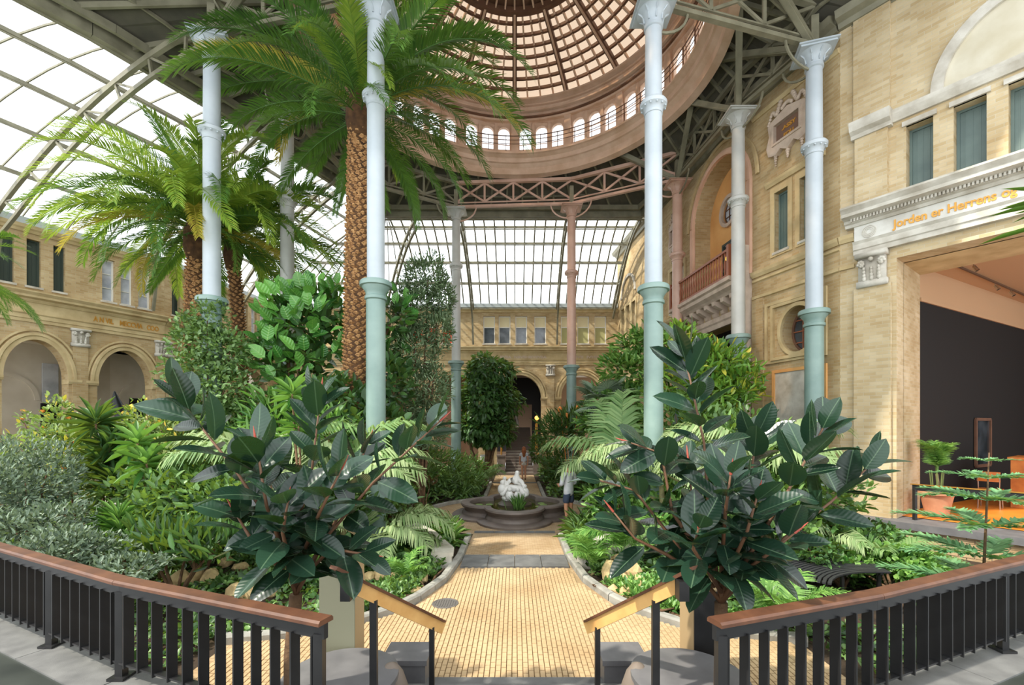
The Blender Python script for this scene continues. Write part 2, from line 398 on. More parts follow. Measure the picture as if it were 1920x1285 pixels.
# ================================================================== walls
R1 = Frame((5.8,25.5),(7.0,13.3)); R2 = Frame((7.0,13.3),(7.75,10.8)); R3 = Frame((7.75,10.8),(11.6,5.614))
L1 = Frame((-18.3,10.65),(-14.3,18.5)); L2 = Frame((-14.3,18.5),(-13.4,25.5)); BK = Frame((-13.4,25.5),(5.8,25.5))
L1o = math.hypot(-16.9+18.3, 13.4-10.65)        # start of the visible stretch on L1
ZI, ZA = 4.25, 1.27                              # impost height and rise of the arches
WINN = [0]
def rect(s0, s1, z0, z1): return [(s0, z0), (s1, z0), (s1, z1), (s0, z1)]
def archloop(c, r, zb, zi, rz, n=18):
    return [(c+r, zb)]+[(c+r*math.cos(PI*i/n), zi+rz*math.sin(PI*i/n)) for i in range(n+1)]+[(c-r, zb)]
def window(fr, s0, s1, z0, z1, kind, n=-0.16, sill=True, label='', split=False):
    WINN[0] += 1; f = 0.05
    m = MB(); m.panel(fr, rect(s0, s1, z0, z1), [rect(s0+f, s1-f, z0+f, z1-f)], n+0.03, n-0.03)
    fm = {'teal': M_TEAL, 'dgreen': M_DGREENW}.get(kind, M_WFRAME)
    o = struct(m.build('window_%d' % WINN[0], fm), label, 'window')
    if kind in ('blind', 'olive', 'red'):
        zm = z0+(z1-z0)*0.6
        b = MB(); b.fbox(fr, s0+f, s1-f, n-0.02, n-0.035, zm, z1-f); b.build('blind', M_BLIND, o)
        b = MB(); b.fbox(fr, s0+f, s1-f, n-0.005, n-0.015, z0+f, zm); b.build('pane', {'blind': M_DARKG, 'olive': M_OLIVEW, 'red': M_REDW}[kind], o)
        b = MB(); b.fbox(fr, s0+f, s1-f, n-0.03, n+0.02, zm-0.02, zm+0.02); b.build('glazing_bar', M_WFRAME, o)
    else:
        b = MB(); b.fbox(fr, s0+f, s1-f, n-0.005, n-0.015, z0+f, z1-f)
        b.build('pane', {'dark': M_DARKG, 'teal': M_TEAL, 'dgreen': M_DGREENW, 'sky': M_SKYW}[kind], o)
        if kind in ('sky',):
            for q in (0.33, 0.66):
                b = MB(); b.fbox(fr, s0+f, s1-f, n-0.02, n+0.02, z0+(z1-z0)*q-0.012, z0+(z1-z0)*q+0.012); b.build('glazing_bar', M_WFRAME, o)
        if kind in ('teal', 'dgreen'):
            for q in (0.25, 0.5, 0.75):
                sm = s0+(s1-s0)*q; b = MB(); b.fbox(fr, sm-0.008, sm+0.008, n-0.02, n+0.004, z0+f, z1-f); b.build('shutter_joint', fm, o)
    if sill:
        b = MB(); b.fbox(fr, s0-0.05, s1+0.05, n-0.05, 0.06, z0-0.07, z0-0.003); b.build('window_sill', M_STONEW, o)
    return o
def capital(fr, s0, s1, z0, z1, parent, m=None, n=0.08, proud=0.14):
    c = MB(); w = s1-s0; h = z1-z0
    c.fbox(fr, s0-0.02, s1+0.02, 0, n+proud+0.04, z1-0.14*h, z1)               # abacus
    c.fbox(fr, s0+0.04*w, s1-0.04*w, 0, n+0.04, z0, z1-0.14*h)                 # bell
    c.fbox(fr, s0-0.01, s1+0.01, 0, n+0.07, z0-0.02, z0+0.16*h)                # astragal
    for sgn, sc in ((-1, s0+0.16*w), (1, s1-0.16*w)):                           # scrolls
        for k in range(9):
            a = k*0.8; rr = 0.15*w*(1-k/11)
            p = fr.P(sc+sgn*rr*math.cos(a)*0.7, n+0.09, z1-0.33*h+rr*math.sin(a)); c.sphere(p, 0.055*w+0.008, 6, 5)
        c.sphere(fr.P(sc, n+0.10, z1-0.33*h), 0.07*w, 6, 5)
    for k in range(3):                                                         # acanthus leaves and middle flower
        sc = s0+w*(0.25+0.25*k)
        for j in range(4): c.sphere(fr.P(sc, n+0.05+0.012*j, z0+h*(0.22+0.1*j)), 0.085*w*(1-j*0.12), 6, 5, 1.5)
    c.sphere(fr.P((s0+s1)/2, n+0.11, z1-0.22*h), 0.1*w, 7, 5)
    return c.build('capital', m or M_STONEW, parent, smooth=True)
def entablature(fr, s0, s1, parent, mstone=M_STONE):
    m = MB(); m.prof(fr, s0, s1, [(0,6.06),(0.05,6.06),(0.05,6.16),(0.08,6.18),(0.08,6.30),(0.12,6.34),(0,6.34)]); m.build('architrave', mstone, parent)
    m = MB(); m.prof(fr, s0, s1, [(0,6.34),(0.045,6.34),(0.045,6.72),(0,6.72)]); m.build('frieze', mstone, parent)
    m = MB(); m.prof(fr, s0, s1, [(0,6.72),(0.08,6.72),(0.12,6.78),(0.12,6.82),(0.26,6.86),(0.26,6.93),(0.33,7.02),(0.33,7.06),(0,7.12)]); m.build('cornice', mstone, parent)
    m = MB(); m.prof(fr, s0, s1, [(0,9.0),(0.06,9.0),(0.1,9.08),(0.16,9.12),(0.2,9.22),(0,9.24)]); m.build('eaves_moulding', mstone, parent)
def arcade(name, fr, S0, S1, arches, wins, pil, label):
    holes = [archloop(c, r, 0.02, ZI, ZA) for c, r in arches]+[rect(a, b, 7.26, 8.82) for a, b, k in wins]
    m = MB(); m.panel(fr, rect(S0, S1, -0.2, 9.4), holes, 0.0, -0.55)
    wl = struct(m.build(name, M_BRICK, uv=True), label, 'wall')
    entablature(fr, S0, S1, wl)
    for c, r in arches:
        a = MB(); a.ring(fr, c, ZI, r, ZA, 0, PI, [(-0.02,0.0),(-0.02,0.05),(0.10,0.05),(0.12,0.09),(0.20,0.09),(0.22,0.0)], 28); a.build('arch_moulding', M_STONE, wl, smooth='auto')
        a = MB(); a.ring(fr, c, ZI, r, ZA, 0, PI, [(0.27,0.0),(0.27,0.06),(0.33,0.06),(0.33,0.0)], 28); a.build('arch_moulding', M_STONE, wl, smooth='auto')
        for s0, s1 in ((c-r-0.34, c-r+0.02), (c+r-0.02, c+r+0.34)):
            a = MB(); a.prof(fr, s0, s1, [(-0.5,ZI-0.16),(0.05,ZI-0.16),(0.09,ZI-0.08),(0.09,ZI),(-0.5,ZI)]); a.build('impost', M_STONE, wl)
    for a, b in pil:
        p = MB(); p.fbox(fr, a, b, 0, 0.07, -0.1, 5.45); p.build('pilaster', M_BRICK, wl, uv=True)
        capital(fr, a-0.04, b+0.04, 5.45, 6.06, wl, M_STONEW, 0.05, 0.08)
    return wl
# left wall
o1 = L1o
L_arch = [(o1-0.0, 0.80), (o1+1.99, 0.80), (o1+4.44, 0.86)]
wL1 = [(o1+0.5,o1+0.82,'dgreen'), (o1+1.1,o1+1.46,'dgreen'), (o1+1.75,o1+2.09,'dgreen'), (o1+2.40,o1+2.70,'dgreen'),
       (o1+3.72,o1+4.1,'sky'), (o1+4.28,o1+4.66,'sky'), (o1+4.84,o1+5.25,'sky')]
wall_left = arcade('wall_left', L1, 0, L1.L, L_arch, wL1, [(o1+0.42,o1+0.82), (o1+2.88,o1+3.30), (o1+5.42,o1+5.72)],
                   'yellow brick arcade wall with round arches and gilded frieze on the left')
wL2 = [(0.35,0.75,'dgreen'), (1.0,1.4,'dgreen'), (1.65,2.05,'dgreen'), (3.75,4.15,'sky'), (4.4,4.8,'sky'), (5.05,5.45,'sky'), (5.7,6.1,'sky')]
wall_left2 = arcade('wall_left_far', L2, 0, L2.L, [(2.0, 0.95), (5.2, 0.95)], wL2, [(0.0,0.3), (3.4,3.8), (6.7,7.0)],
                    'far stretch of the left brick arcade wall, mostly behind plants')
for i, (fr, ws) in enumerate(((L1, wL1), (L2, wL2))):
    for j, (a, b, k) in enumerate(ws):
        kk = {'dgreen': 'dark green shuttered window', 'sky': 'white framed window reflecting the bright roof'}[k]
        window(fr, a, b, 7.26, 8.82, k, label='%s, %s from the frame edge in the %s arcade stretch' % (kk, ['first','second','third','fourth','fifth','sixth','seventh'][j], ['near left','far left'][i]))
# far wall: arches 3.5 m apart
AC = 13.65
B_arch = [(AC-10.5, 1.2), (AC-7.0, 1.2), (AC-3.5, 1.2), (AC, 1.25), (AC+3.5, 1.15)]
wB = [(4.6,5.25,'red'),(5.5,6.15,'red'),(7.6,8.25,'red'), (8.45,9.1,'red'), (9.3,9.95,'red'), (11.63,12.29,'blind'), (12.5,13.16,'blind'), (13.44,14.1,'blind'), (14.51,15.17,'blind'), (16.0,16.66,'olive'), (16.93,17.59,'olive'), (17.9,18.56,'olive')]
wall_back = arcade('wall_back', BK, 0, BK.L, B_arch, wB, [(AC+1.55,AC+1.97), (AC-1.95,AC-1.55), (AC-5.45,AC-5.05), (AC-8.95,AC-8.55)], 'yellow brick end wall with arches, stair and a row of windows')
for j, (a, b, k) in enumerate(wB):
    kk = {'red': 'window with a red wall behind', 'blind': 'window with cream blind over dark reflecting glass', 'olive': 'window with cream blind over olive curtain'}[k]
    window(BK, a, b, 7.26, 8.82, k, label='%s, %s of twelve in the end wall' % (kk, ['first','second','third','fourth','fifth','sixth','seventh','eighth','ninth','tenth','eleventh','last'][j]))
# gilded inscriptions on the friezes
def letters(txt, fr, s0, s1, n, z, size, mt, parent, name='lettering'):
    cu = bpy.data.curves.new(name, 'FONT'); cu.body = txt; cu.size = size; cu.extrude = 0.012; cu.offset = 0.006
    to = bpy.data.objects.new(name, cu); COL.objects.link(to)
    bpy.context.view_layer.update()
    me = bpy.data.meshes.new_from_object(to.evaluated_get(bpy.context.evaluated_depsgraph_get()))
    COL.objects.unlink(to); bpy.data.objects.remove(to); me.name = name
    xs = [v.co.x for v in me.vertices]; x0, x1 = min(xs), max(xs); k = (s1-s0)/(x1-x0)
    for v in me.vertices: v.co = fr.P(s0+(v.co.x-x0)*k, n+v.co.z, z+v.co.y)
    me.materials.clear(); me.materials.append(mt); return obj(name, me, parent)
letters('A N VIL    MECCVIA   COO', L1, o1+3.45, o1+5.5, 0.05, 6.43, 0.26, M_GOLD, wall_left)
letters('IIVIIA  NIIVIIHIIIVIIVIIA', BK, 12.6, 15.2, 0.05, 6.43, 0.2, M_STONEP, wall_back)
letters('VIIHVII  IVHIVIIA', BK, 16.3, 18.6, 0.05, 6.43, 0.2, M_STONEP, wall_back)

# corridors behind the arcades
def corridor(name, fr, s0, s1, depth, mback, label, zc=5.75):
    m = MB(); m.fbox(fr, s0, s1, -0.55-depth-0.15, -0.55-depth, -0.2, zc+0.1)
    o = struct(m.build(name, mback), label, 'wall')
    m = MB(); m.fbox(fr, s0, s1, -0.56, -0.55-depth, zc, zc+0.12); m.build('ceiling', M_PLAS, o)
    m = MB(); m.fbox(fr, s0, s1, -0.56, -0.55-depth, -0.1, 0.03); m.build('floor', M_STONEW, o)
    return o
cl = corridor('wall_gallery_left', L1, 0.2, L1.L+5.0, 2.6, M_PLAS, 'white plastered gallery wall seen through the left arches')
for c in (o1+2.1, o1+6.3):
    a = MB(); a.ring(L1, c, 3.6, 0.75, 0.85, 0, PI, [(0,-3.16),(0,-3.08),(0.14,-3.08),(0.14,-3.16)], 20); a.build('arch_moulding', M_PLAS, cl, smooth='auto')
m = MB(); m.fbox(L1, o1+3.02, o1+3.54, -3.14, -3.05, 0.1, 3.5); m.build('dark_doorway', M_BLACKW, cl)
m = MB(); m.fbox(L1, o1+3.05, o1+3.50, -3.12, -3.02, 3.55, 5.05); m.build('lit_window', M_SKYW, cl)
m = MB(); m.fbox(L1, o1+5.85, o1+6.75, -3.14, -3.05, 0.1, 3.85); m.build('dark_doorway', M_BLACKW, cl)
corridor('wall_gallery_far_left', L2, 0, L2.L+4.5, 2.6, M_PLAS, 'white gallery wall behind the far left arches')
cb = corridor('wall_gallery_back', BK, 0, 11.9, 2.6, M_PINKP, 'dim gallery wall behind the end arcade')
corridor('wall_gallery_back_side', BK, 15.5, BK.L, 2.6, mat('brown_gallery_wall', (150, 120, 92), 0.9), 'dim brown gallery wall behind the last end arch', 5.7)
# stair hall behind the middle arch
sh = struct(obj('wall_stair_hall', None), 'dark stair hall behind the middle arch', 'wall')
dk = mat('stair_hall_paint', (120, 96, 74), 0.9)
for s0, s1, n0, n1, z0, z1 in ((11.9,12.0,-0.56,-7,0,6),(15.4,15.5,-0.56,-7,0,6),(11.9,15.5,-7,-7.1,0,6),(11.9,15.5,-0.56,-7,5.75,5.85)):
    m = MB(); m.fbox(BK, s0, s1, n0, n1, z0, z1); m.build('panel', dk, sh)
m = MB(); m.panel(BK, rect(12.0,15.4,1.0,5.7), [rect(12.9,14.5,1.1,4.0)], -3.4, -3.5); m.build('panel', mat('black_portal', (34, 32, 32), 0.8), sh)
fs = struct(obj('end_stair', None), 'dark stone staircase climbing through the middle arch of the end wall', 'stairs')
SX0, SX1 = AC-13.4-0.75, AC-13.4+0.75
for i in range(8):
    m = MB(); m.box(((SX0+SX1)/2, 24.35+0.24*i+0.6, 0.075+0.15*i), (SX1-SX0, 1.2, 0.15)); m.build('step', mat('dark_step_stone', (108, 96, 88), 0.7), fs)
    m = MB(); m.box(((SX0+SX1)/2, 24.36+0.24*i, 0.14+0.15*i), (SX1-SX0, 0.03, 0.02)); m.build('step_nosing', M_STONEW, fs)
for i in range(9):
    m = MB(); m.box(((SX0+SX1)/2, 27.0+0.26*i+0.6, 1.27+0.15*i), (SX1-SX0, 1.2, 0.15)); m.build('step', mat('dark_step_stone', (108, 96, 88), 0.7), fs)
m = MB(); m.box(((SX0+SX1)/2, 24.25, 0.06), (4.4, 0.5, 0.12)); m.build('platform_slab', M_BRONZE, fs)
for k, sx in enumerate((SX0-0.22, SX1+0.22)):
    m = MB(); m.box((sx, 24.75, 0.5), (0.42, 0.9, 1.0)); m.box((sx, 24.75, 1.03), (0.5, 1.0, 0.08)); m.build('stair_cheek', M_BRONZE, fs)
    m = MB(); m.tube([(sx, 24.4, 1.0), (sx, 24.4, 1.55), (sx, 26.4, 2.75)], 0.04, 8); m.tube([(sx, 26.4, 1.2), (sx, 26.4, 2.75)], 0.03, 8); m.build('brass_handrail', M_BRASS, fs)

# ------------------------------------------------------------------ right wall, first stretch with niche and balcony
def ell(c, cz, rs, rz, n=28): return [(c+rs*math.cos(2*PI*i/n), cz+rz*math.sin(2*PI*i/n)) for i in range(n)]
NC, NR = 10.4, 1.62
holes = [archloop(NC, NR, 7.05, 9.9, 1.55, 24), rect(9.2, 11.7, 0.02, 5.9)]
wR1 = [(0.7,1.2,'dark'), (1.5,2.0,'dark'), (2.3,2.8,'dark'), (6.75,7.2,'dark'), (7.55,7.98,'dark')]
holes += [rect(a, b, 7.26, 8.95) for a, b, k in wR1]
m = MB(); m.panel(R1, rect(-0.1, R1.L, -0.2, 12.5), holes, 0.0, -0.6)
wall_right = struct(m.build('wall_right', M_BRICK, uv=True), 'tall yellow brick facade with an arched niche above the balcony', 'wall')
for j, (a, b, k) in enumerate(wR1):
    window(R1, a, b, 7.26, 8.95, k, label='%s dark upper window of the right facade counted from the far corner' % ['first','second','third','fourth','fifth'][j])
    f = MB(); f.panel(R1, rect(a-0.14, b+0.14, 7.12, 9.1), [rect(a, b, 7.26, 8.95)], 0.05, -0.02); f.build('window_surround', M_STONE, wall_right)
a = MB(); a.ring(R1, 1.75, 9.5, 0.95, 0.95, 0, PI, [(0,0),(0,0.07),(0.14,0.07),(0.14,0)], 24); a.build('arch_moulding', M_STONEW, wall_right, smooth='auto')
a = MB(); a.ring(R1, NC, 9.9, NR, 1.55, 0, PI, [(0,-0.02),(0,0.10),(0.08,0.12),(0.18,0.08),(0.2,-0.02)], 32); a.build('arch_moulding', M_PINKP, wall_right, smooth='auto')
for sg in (-1, 1):
    a = MB(); s = NC+sg*(NR+0.1); a.fbox(R1, s-0.1, s+0.1, -0.02, 0.09, 7.1, 9.9); a.build('niche_jamb', M_PINKP, wall_right)
a = MB(); a.ring(R1, NC, 9.9, NR+0.42, 1.97, 0, PI, [(0,0),(0,0.06),(0.1,0.06),(0.1,0)], 32); a.build('arch_moulding', M_STONE, wall_right, smooth='auto')
# niche interior
m = MB(); m.panel(R1, archloop(NC, NR+0.1, 6.9, 9.9, 1.65, 24), [ell(NC-0.32, 10.0, 0.42, 0.42), rect(NC-0.85, NC+0.35, 7.1, 9.0)], -0.6, -0.72); m.build('niche_wall', M_OCHRE, wall_right)
a = MB(); a.ring(R1, NC-0.32, 10.0, 0.42, 0.42, 0, 2*PI, [(0,-0.62),(0,-0.5),(0.12,-0.5),(0.12,-0.62)], 28); a.build('round_window_surround', M_STONEP, wall_right, smooth='auto')
WINN[0] += 1
m = MB(); m.panel(R1, ell(NC-0.32,10.0,0.43,0.43), [ell(NC-0.32,10.0,0.38,0.38)], -0.64, -0.68)
ow = struct(m.build('window_%d' % WINN[0], M_BROWND), 'small round window high in the ochre niche', 'window')
for q in (-0.13, 0.13):
    b = MB(); b.fbox(R1, NC-0.32+q-0.012, NC-0.32+q+0.012, -0.68, -0.64, 9.65, 10.35); b.build('glazing_bar', M_BROWND, ow)
    b = MB(); b.fbox(R1, NC-0.67, NC+0.03, -0.68, -0.64, 10.0+q-0.012, 10.0+q+0.012); b.build('glazing_bar', M_BROWND, ow)
b = MB(); b.panel(R1, ell(NC-0.32,10.0,0.4,0.4), [], -0.67, -0.69); b.build('pane', M_SKYW, ow)
m = MB(); m.panel(R1, rect(NC-0.85,NC+0.35,7.1,9.0), [rect(NC-0.77,NC-0.29,7.2,8.0), rect(NC-0.77,NC-0.29,8.08,8.92), rect(NC-0.21,NC+0.27,7.2,8.0), rect(NC-0.21,NC+0.27,8.08,8.92)], -0.6, -0.68)
dr = struct(m.build('door_1', mat('dark_green_door', (58, 68, 62), 0.5)), 'dark green glazed balcony door in the niche', 'door')
for s0 in (NC-0.77, NC-0.21):
    for z0 in (7.2, 8.08): b = MB(); b.fbox(R1, s0, s0+0.48, -0.65, -0.66, z0, z0+0.83); b.build('pane', M_DARKG, dr)
lp = thing('wall_lamp', 'small amber lamp glowing behind the balcony door', 'lamp', R1.P(NC-0.45, -0.56, 8.4))
m = MB(); m.sphere((0,0,0), 0.07, 10, 7); m.build('globe', emit('amber_glow', (255, 176, 60), 3.0), lp, smooth=True)
m = MB(); m.tube([(0,0,0.06),(0,0,0.2)], 0.012, 6); m.build('stem', M_BRASS, lp)
# balcony
bal = struct(obj('balcony', None), 'stone balcony on corbels with a reddish baluster railing', 'balcony')
m = MB(); m.prof(R1, 8.1, 12.15, [(0,6.62),(0.42,6.62),(0.5,6.7),(0.62,6.78),(0.62,6.9),(0.7,6.94),(0.7,7.05),(0,7.05)]); m.build('slab', M_STONEP, bal)
m = MB(); m.prof(R1, 8.1, 12.15, [(0,5.85),(0.1,5.85),(0.12,6.0),(0.16,6.05),(0.16,6.2),(0,6.2)]); m.build('lintel_moulding', M_STONEP, bal)
for i in range(8):
    s = 8.35+i*0.5; m = MB()
    m.prof(R1, s-0.09, s+0.09, [(0,6.2),(0.08,6.2),(0.14,6.26),(0.16,6.36),(0.3,6.42),(0.44,6.5),(0.46,6.62),(0,6.62)]); m.build('corbel', M_STONEP, bal)
M_RW = mat('red_brown_wood', (150, 88, 58), 0.5)
m = MB(); m.fbox(R1, 8.15, 12.1, 0.56, 0.66, 7.83, 7.9); m.build('handrail', M_RW, bal)
m = MB(); m.fbox(R1, 8.15, 12.1, 0.57, 0.65, 7.08, 7.14); m.build('bottom_rail', M_RW, bal)
bl = MB(); bl.lathe([(0.03,0),(0.03,0.08),(0.018,0.12),(0.038,0.28),(0.034,0.38),(0.016,0.5),(0.03,0.6),(0.03,0.69)], 8)
blm = bl.mesh('baluster', M_RW, smooth=True)
for i in range(24): o = obj('baluster', blm, bal); o.location = R1.P(8.25+i*0.162, 0.61, 7.14)
for s in (8.15, 12.05): m = MB(); m.fbox(R1, s-0.06, s+0.06, 0.54, 0.68, 7.05, 8.0); m.build('newel_post', M_RW, bal)
m = MB(); m.fbox(R1, 11.98, 12.2, 0.0, 0.28, 0.0, 7.95); m.build('stone_pier', M_STONEP, bal)
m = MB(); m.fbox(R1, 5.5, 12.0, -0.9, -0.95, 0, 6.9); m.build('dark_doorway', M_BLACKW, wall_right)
for zz, pr in ((6.9, [(0,6.9),(0.05,6.9),(0.1,6.98),(0.12,7.06),(0,7.1)]), (6.3, [(0,6.28),(0.06,6.3),(0.06,6.36),(0,6.38)])):
    m = MB(); m.prof(R1, 0, 8.1, pr); m.build('string_course', M_STONE, wall_right)
m = MB(); m.prof(R1, 0, R1.L, [(0,12.0),(0.1,12.0),(0.15,12.1),(0.3,12.15),(0.36,12.3),(0,12.4)]); m.build('eaves_moulding', M_IRON, wall_right)
# small cartouche on the first stretch
def cartouche(name, fr, s0, s1, z0, z1, label, txt):
    o = struct(obj(name, None), None); tag(o, label, 'plaque', kind='thing'); w = s1-s0; h = z1-z0; cs = (s0+s1)/2
    oc = [(s0,z0+0.08*h),(s0-0.06*w,z0+0.3*h),(s0+0.02*w,z0+0.55*h),(s0-0.02*w,z0+0.8*h),(s0+0.1*w,z1-0.12*h),(s0+0.3*w,z1-0.06*h),(cs,z1),(s1-0.3*w,z1-0.06*h),
          (s1-0.1*w,z1-0.12*h),(s1+0.02*w,z0+0.8*h),(s1-0.02*w,z0+0.55*h),(s1+0.06*w,z0+0.3*h),(s1,z0+0.08*h),(s1-0.2*w,z0+0.02*h),(cs+0.18*w,z0+0.12*h),(cs,z0),(cs-0.18*w,z0+0.12*h),(s0+0.2*w,z0+0.02*h)]
    ip = rect(s0+0.17*w, s1-0.17*w, z0+0.3*h, z0+0.72*h)
    m = MB(); m.panel(fr, oc, [ip], 0.13, 0.0); m.build('stone_frame', M_STONEP, o)
    m = MB(); m.panel(fr, rect(s0+0.12*w, s1-0.12*w, z0+0.25*h, z0+0.77*h), [ip], 0.17, 0.12); m.build('inner_moulding', M_STONEP, o)
    m = MB(); m.fbox(fr, s0+0.15*w, s1-0.15*w, 0.03, 0.06, z0+0.28*h, z0+0.74*h); m.build('tablet', mat('brown_tablet', (120, 92, 76), 0.6), o)
    if txt:
        letters(txt[0], fr, cs-0.17*w, cs+0.2*w, 0.065, z0+0.53*h, 0.13, M_GOLD, o); letters(txt[1], fr, cs-0.12*w, cs+0.14*w, 0.065, z0+0.35*h, 0.13, M_GOLD, o)
    m = MB()
    for sg in (-1, 1):                                # ribbon scrolls above, tassels below
        for k in range(14):
            t = k/13; a = 1.2+t*5.5; rr = 0.16*w*(1-0.6*t)
            m.sphere(fr.P(cs+sg*(0.16+0.34*t)*w, 0.12, z1+0.12*h-0.2*h*t+0.08*h*math.sin(a*1.6)), 0.055*w*(1-0.35*t), 7, 5)
        for k in range(5): m.sphere(fr.P(cs+sg*0.34*w, 0.07, z0+0.02*h-0.055*h*k), 0.045*w*(1-0.12*k), 7, 5, 0.8)
    m.build('scroll_ornament', M_STONEP, o, smooth=True)
    m = MB()
    for k in range(9): m.sphere(fr.P(cs-0.12*w+0.03*w*k, 0.12, z1+0.02*h+0.06*h*math.sin(k*PI/8)), 0.045*w, 7, 5)
    for k in range(4): m.sphere(fr.P(cs, 0.09, z0-0.03*h-0.05*h*k), 0.05*w*(1-0.15*k), 7, 5)
    m.build('garland', M_STONEP, o, smooth=True)
    return o
cartouche('wall_cartouche', R1, 6.85, 7.75, 9.55, 10.9, 'small carved stone cartouche behind the rose column', None)
# ------------------------------------------------------------------ right wall, second stretch
wR2 = [(0.76,1.2,'teal'), (1.55,1.98,'teal')]
RC, RZ = 1.5, 5.16
m = MB(); m.panel(R2, rect(0, R2.L, -0.2, 12.5), [rect(a,b,7.42,9.05) for a,b,k in wR2]+[ell(RC,RZ,0.5,0.6)], 0.0, -0.55)
wr2 = struct(m.build('wall_right_middle', M_BRICK, uv=True), 'brick facade stretch with two tall shutters and a round window', 'wall')
for j, (a, b, k) in enumerate(wR2):
    window(R2, a, b, 7.42, 9.05, k, label='grey-green shutter window %s the tall white column on the right' % ['left of', 'partly behind'][j])
    f = MB(); f.panel(R2, rect(a-0.13, b+0.13, 7.3, 9.22), [rect(a, b, 7.42, 9.05)], 0.04, -0.02); f.build('window_surround', M_STONE, wr2)
m = MB(); m.prof(R2, 0.5, 2.25, [(0,9.28),(0.05,9.28),(0.1,9.36),(0.12,9.42),(0,9.46)]); m.build('window_hood', M_STONE, wr2)
for pr in ([(0,6.92),(0.05,6.92),(0.1,7.0),(0.12,7.08),(0,7.12)], [(0,6.78),(0.05,6.8),(0.05,6.86),(0,6.88)], [(0,6.28),(0.06,6.3),(0.06,6.38),(0,6.4)], [(0,11.5),(0.05,11.5),(0.09,11.6),(0,11.64)]):
    m = MB(); m.prof(R2, 0, R2.L, pr); m.build('string_course', M_STONE, wr2)
m = MB(); m.prof(R2, 0, R2.L, [(0,12.0),(0.1,12.0),(0.15,12.1),(0.3,12.15),(0.36,12.3),(0,12.4)]); m.build('eaves_moulding', M_IRON, wr2)
for s0, s1, z0, z1, dn in ((0.45,2.3,4.35,6.05,0.05), (0.68,2.22,4.42,5.95,0.09)):
    m = MB(); m.panel(R2, rect(s0,s1,z0,z1), [rect(s0+0.08,s1-0.08,z0+0.08,z1-0.08)], dn, -0.01); m.build('panel_moulding', M_STONE, wr2)
a = MB(); a.ring(R2, RC, RZ, 0.5, 0.6, 0, 2*PI, [(0,-0.02),(0,0.08),(0.1,0.08),(0.12,-0.02)], 32); a.build('round_window_surround', M_STONE, wr2, smooth='auto')
WINN[0] += 1
m = MB(); m.panel(R2, ell(RC,RZ,0.51,0.61), [ell(RC,RZ,0.44,0.54)], -0.32, -0.38)
ow = struct(m.build('window_%d' % WINN[0], M_BROWND), 'round window with brown glazing bars in the right facade', 'window')
for q in (-0.16, 0.16):
    b = MB(); b.fbox(R2, RC+q-0.014, RC+q+0.014, -0.38, -0.33, RZ-0.5, RZ+0.5); b.build('glazing_bar', M_RW, ow)
for q in (-0.3, 0, 0.3):
    b = MB(); b.fbox(R2, RC-0.45, RC+0.45, -0.38, -0.33, RZ+q-0.014, RZ+q+0.014); b.build('glazing_bar', M_RW, ow)
b = MB(); b.panel(R2, ell(RC,RZ,0.46,0.56), [], -0.37, -0.39); b.build('pane', M_DARKG, ow)
m = MB(); m.panel(R2, rect(0.7,2.3,1.4,4.15), [rect(0.78,2.22,1.48,4.07)], 0.05, -0.01); m.build('panel_moulding', M_OCHRE, wr2)
m = MB(); m.fbox(R2, 0.78, 2.22, -0.01, 0.015, 1.48, 4.07); m.build('stone_panel', M_STONEW, wr2)
m = MB(); m.fbox(R2, 0.0, 0.4, 0, 0.06, -0.1, 6.28); m.build('pilaster_strip', M_BRICK, wr2, uv=True)
cartouche('wall_cartouche', R2, 0.66, 1.84, 10.0, 11.15, 'carved stone cartouche with brown inscribed tablet between two columns', ('.ASSY', 'FOU'))
# ------------------------------------------------------------------ right wall, entrance stretch
LC = 2.95
wR3 = [(1.22,1.66,'teal'), (1.97,2.44,'teal'), (2.73,3.2,'teal'), (3.5,3.97,'teal')]
S3 = R3.L
m = MB(); m.panel(R3, [(0,-0.2),(1.06,-0.2),(1.06,6.3),(5.6,6.3),(5.6,-0.2),(S3,-0.2),(S3,12.5),(0,12.5)], [rect(a,b,7.72,9.1) for a,b,k in wR3], 0.0, -0.55)
wr3 = struct(m.build('wall_right_near', M_BRICKL, uv=True), 'pale brick entrance facade with inscribed entablature above the opening', 'wall')
m = MB(); m.fbox(R3, 0.0, 1.06, -0.5, -1.9, -0.2, 6.6); m.build('pier', M_BRICKL, wr3, uv=True)
m = MB(); m.fbox(R3, 1.0, 5.6, -0.5, -1.9, 6.3, 6.7); m.build('lintel_soffit', M_STONE, wr3)
for j, (a, b, k) in enumerate(wR3):
    window(R3, a, b, 7.72, 9.1, k, n=-0.3, sill=False, label='%s grey-green shutter window above the entrance inscription' % ['first', 'second', 'third', 'fourth'][j])
m = MB(); m.fbox(R3, 0.30, 0.98, 0, 0.09, 0.0, 5.78); m.build('pilaster', M_BRICKL, wr3, uv=True)
m = MB(); m.fbox(R3, 0.32, 0.92, 0, 0.10, 7.5, 9.28); m.build('upper_pilaster', M_BRICKL, wr3, uv=True)
m = MB(); m.fbox(R3, 0.28, 0.96, 0, 0.06, 9.5, 12.2); m.build('upper_pilaster', M_BRICKL, wr3, uv=True)
capital(R3, 0.38, 0.92, 5.78, 6.52, wr3, M_STONEW, 0.10, 0.12)
m = MB(); m.prof(R3, 0.30, S3, [(0,6.54),(0.12,6.54),(0.12,6.64),(0.15,6.66),(0.15,6.78),(0.19,6.84),(0,6.84)]); m.build('architrave', M_STONEW, wr3)
fz = MB(); fz.prof(R3, 0.32, S3, [(0,6.84),(0.13,6.84),(0.13,7.19),(0,7.19)]); fz = fz.build('frieze', mat('white_frieze_stone', (216, 214, 206), 0.8, c2=(192, 188, 178), scale=3), wr3)
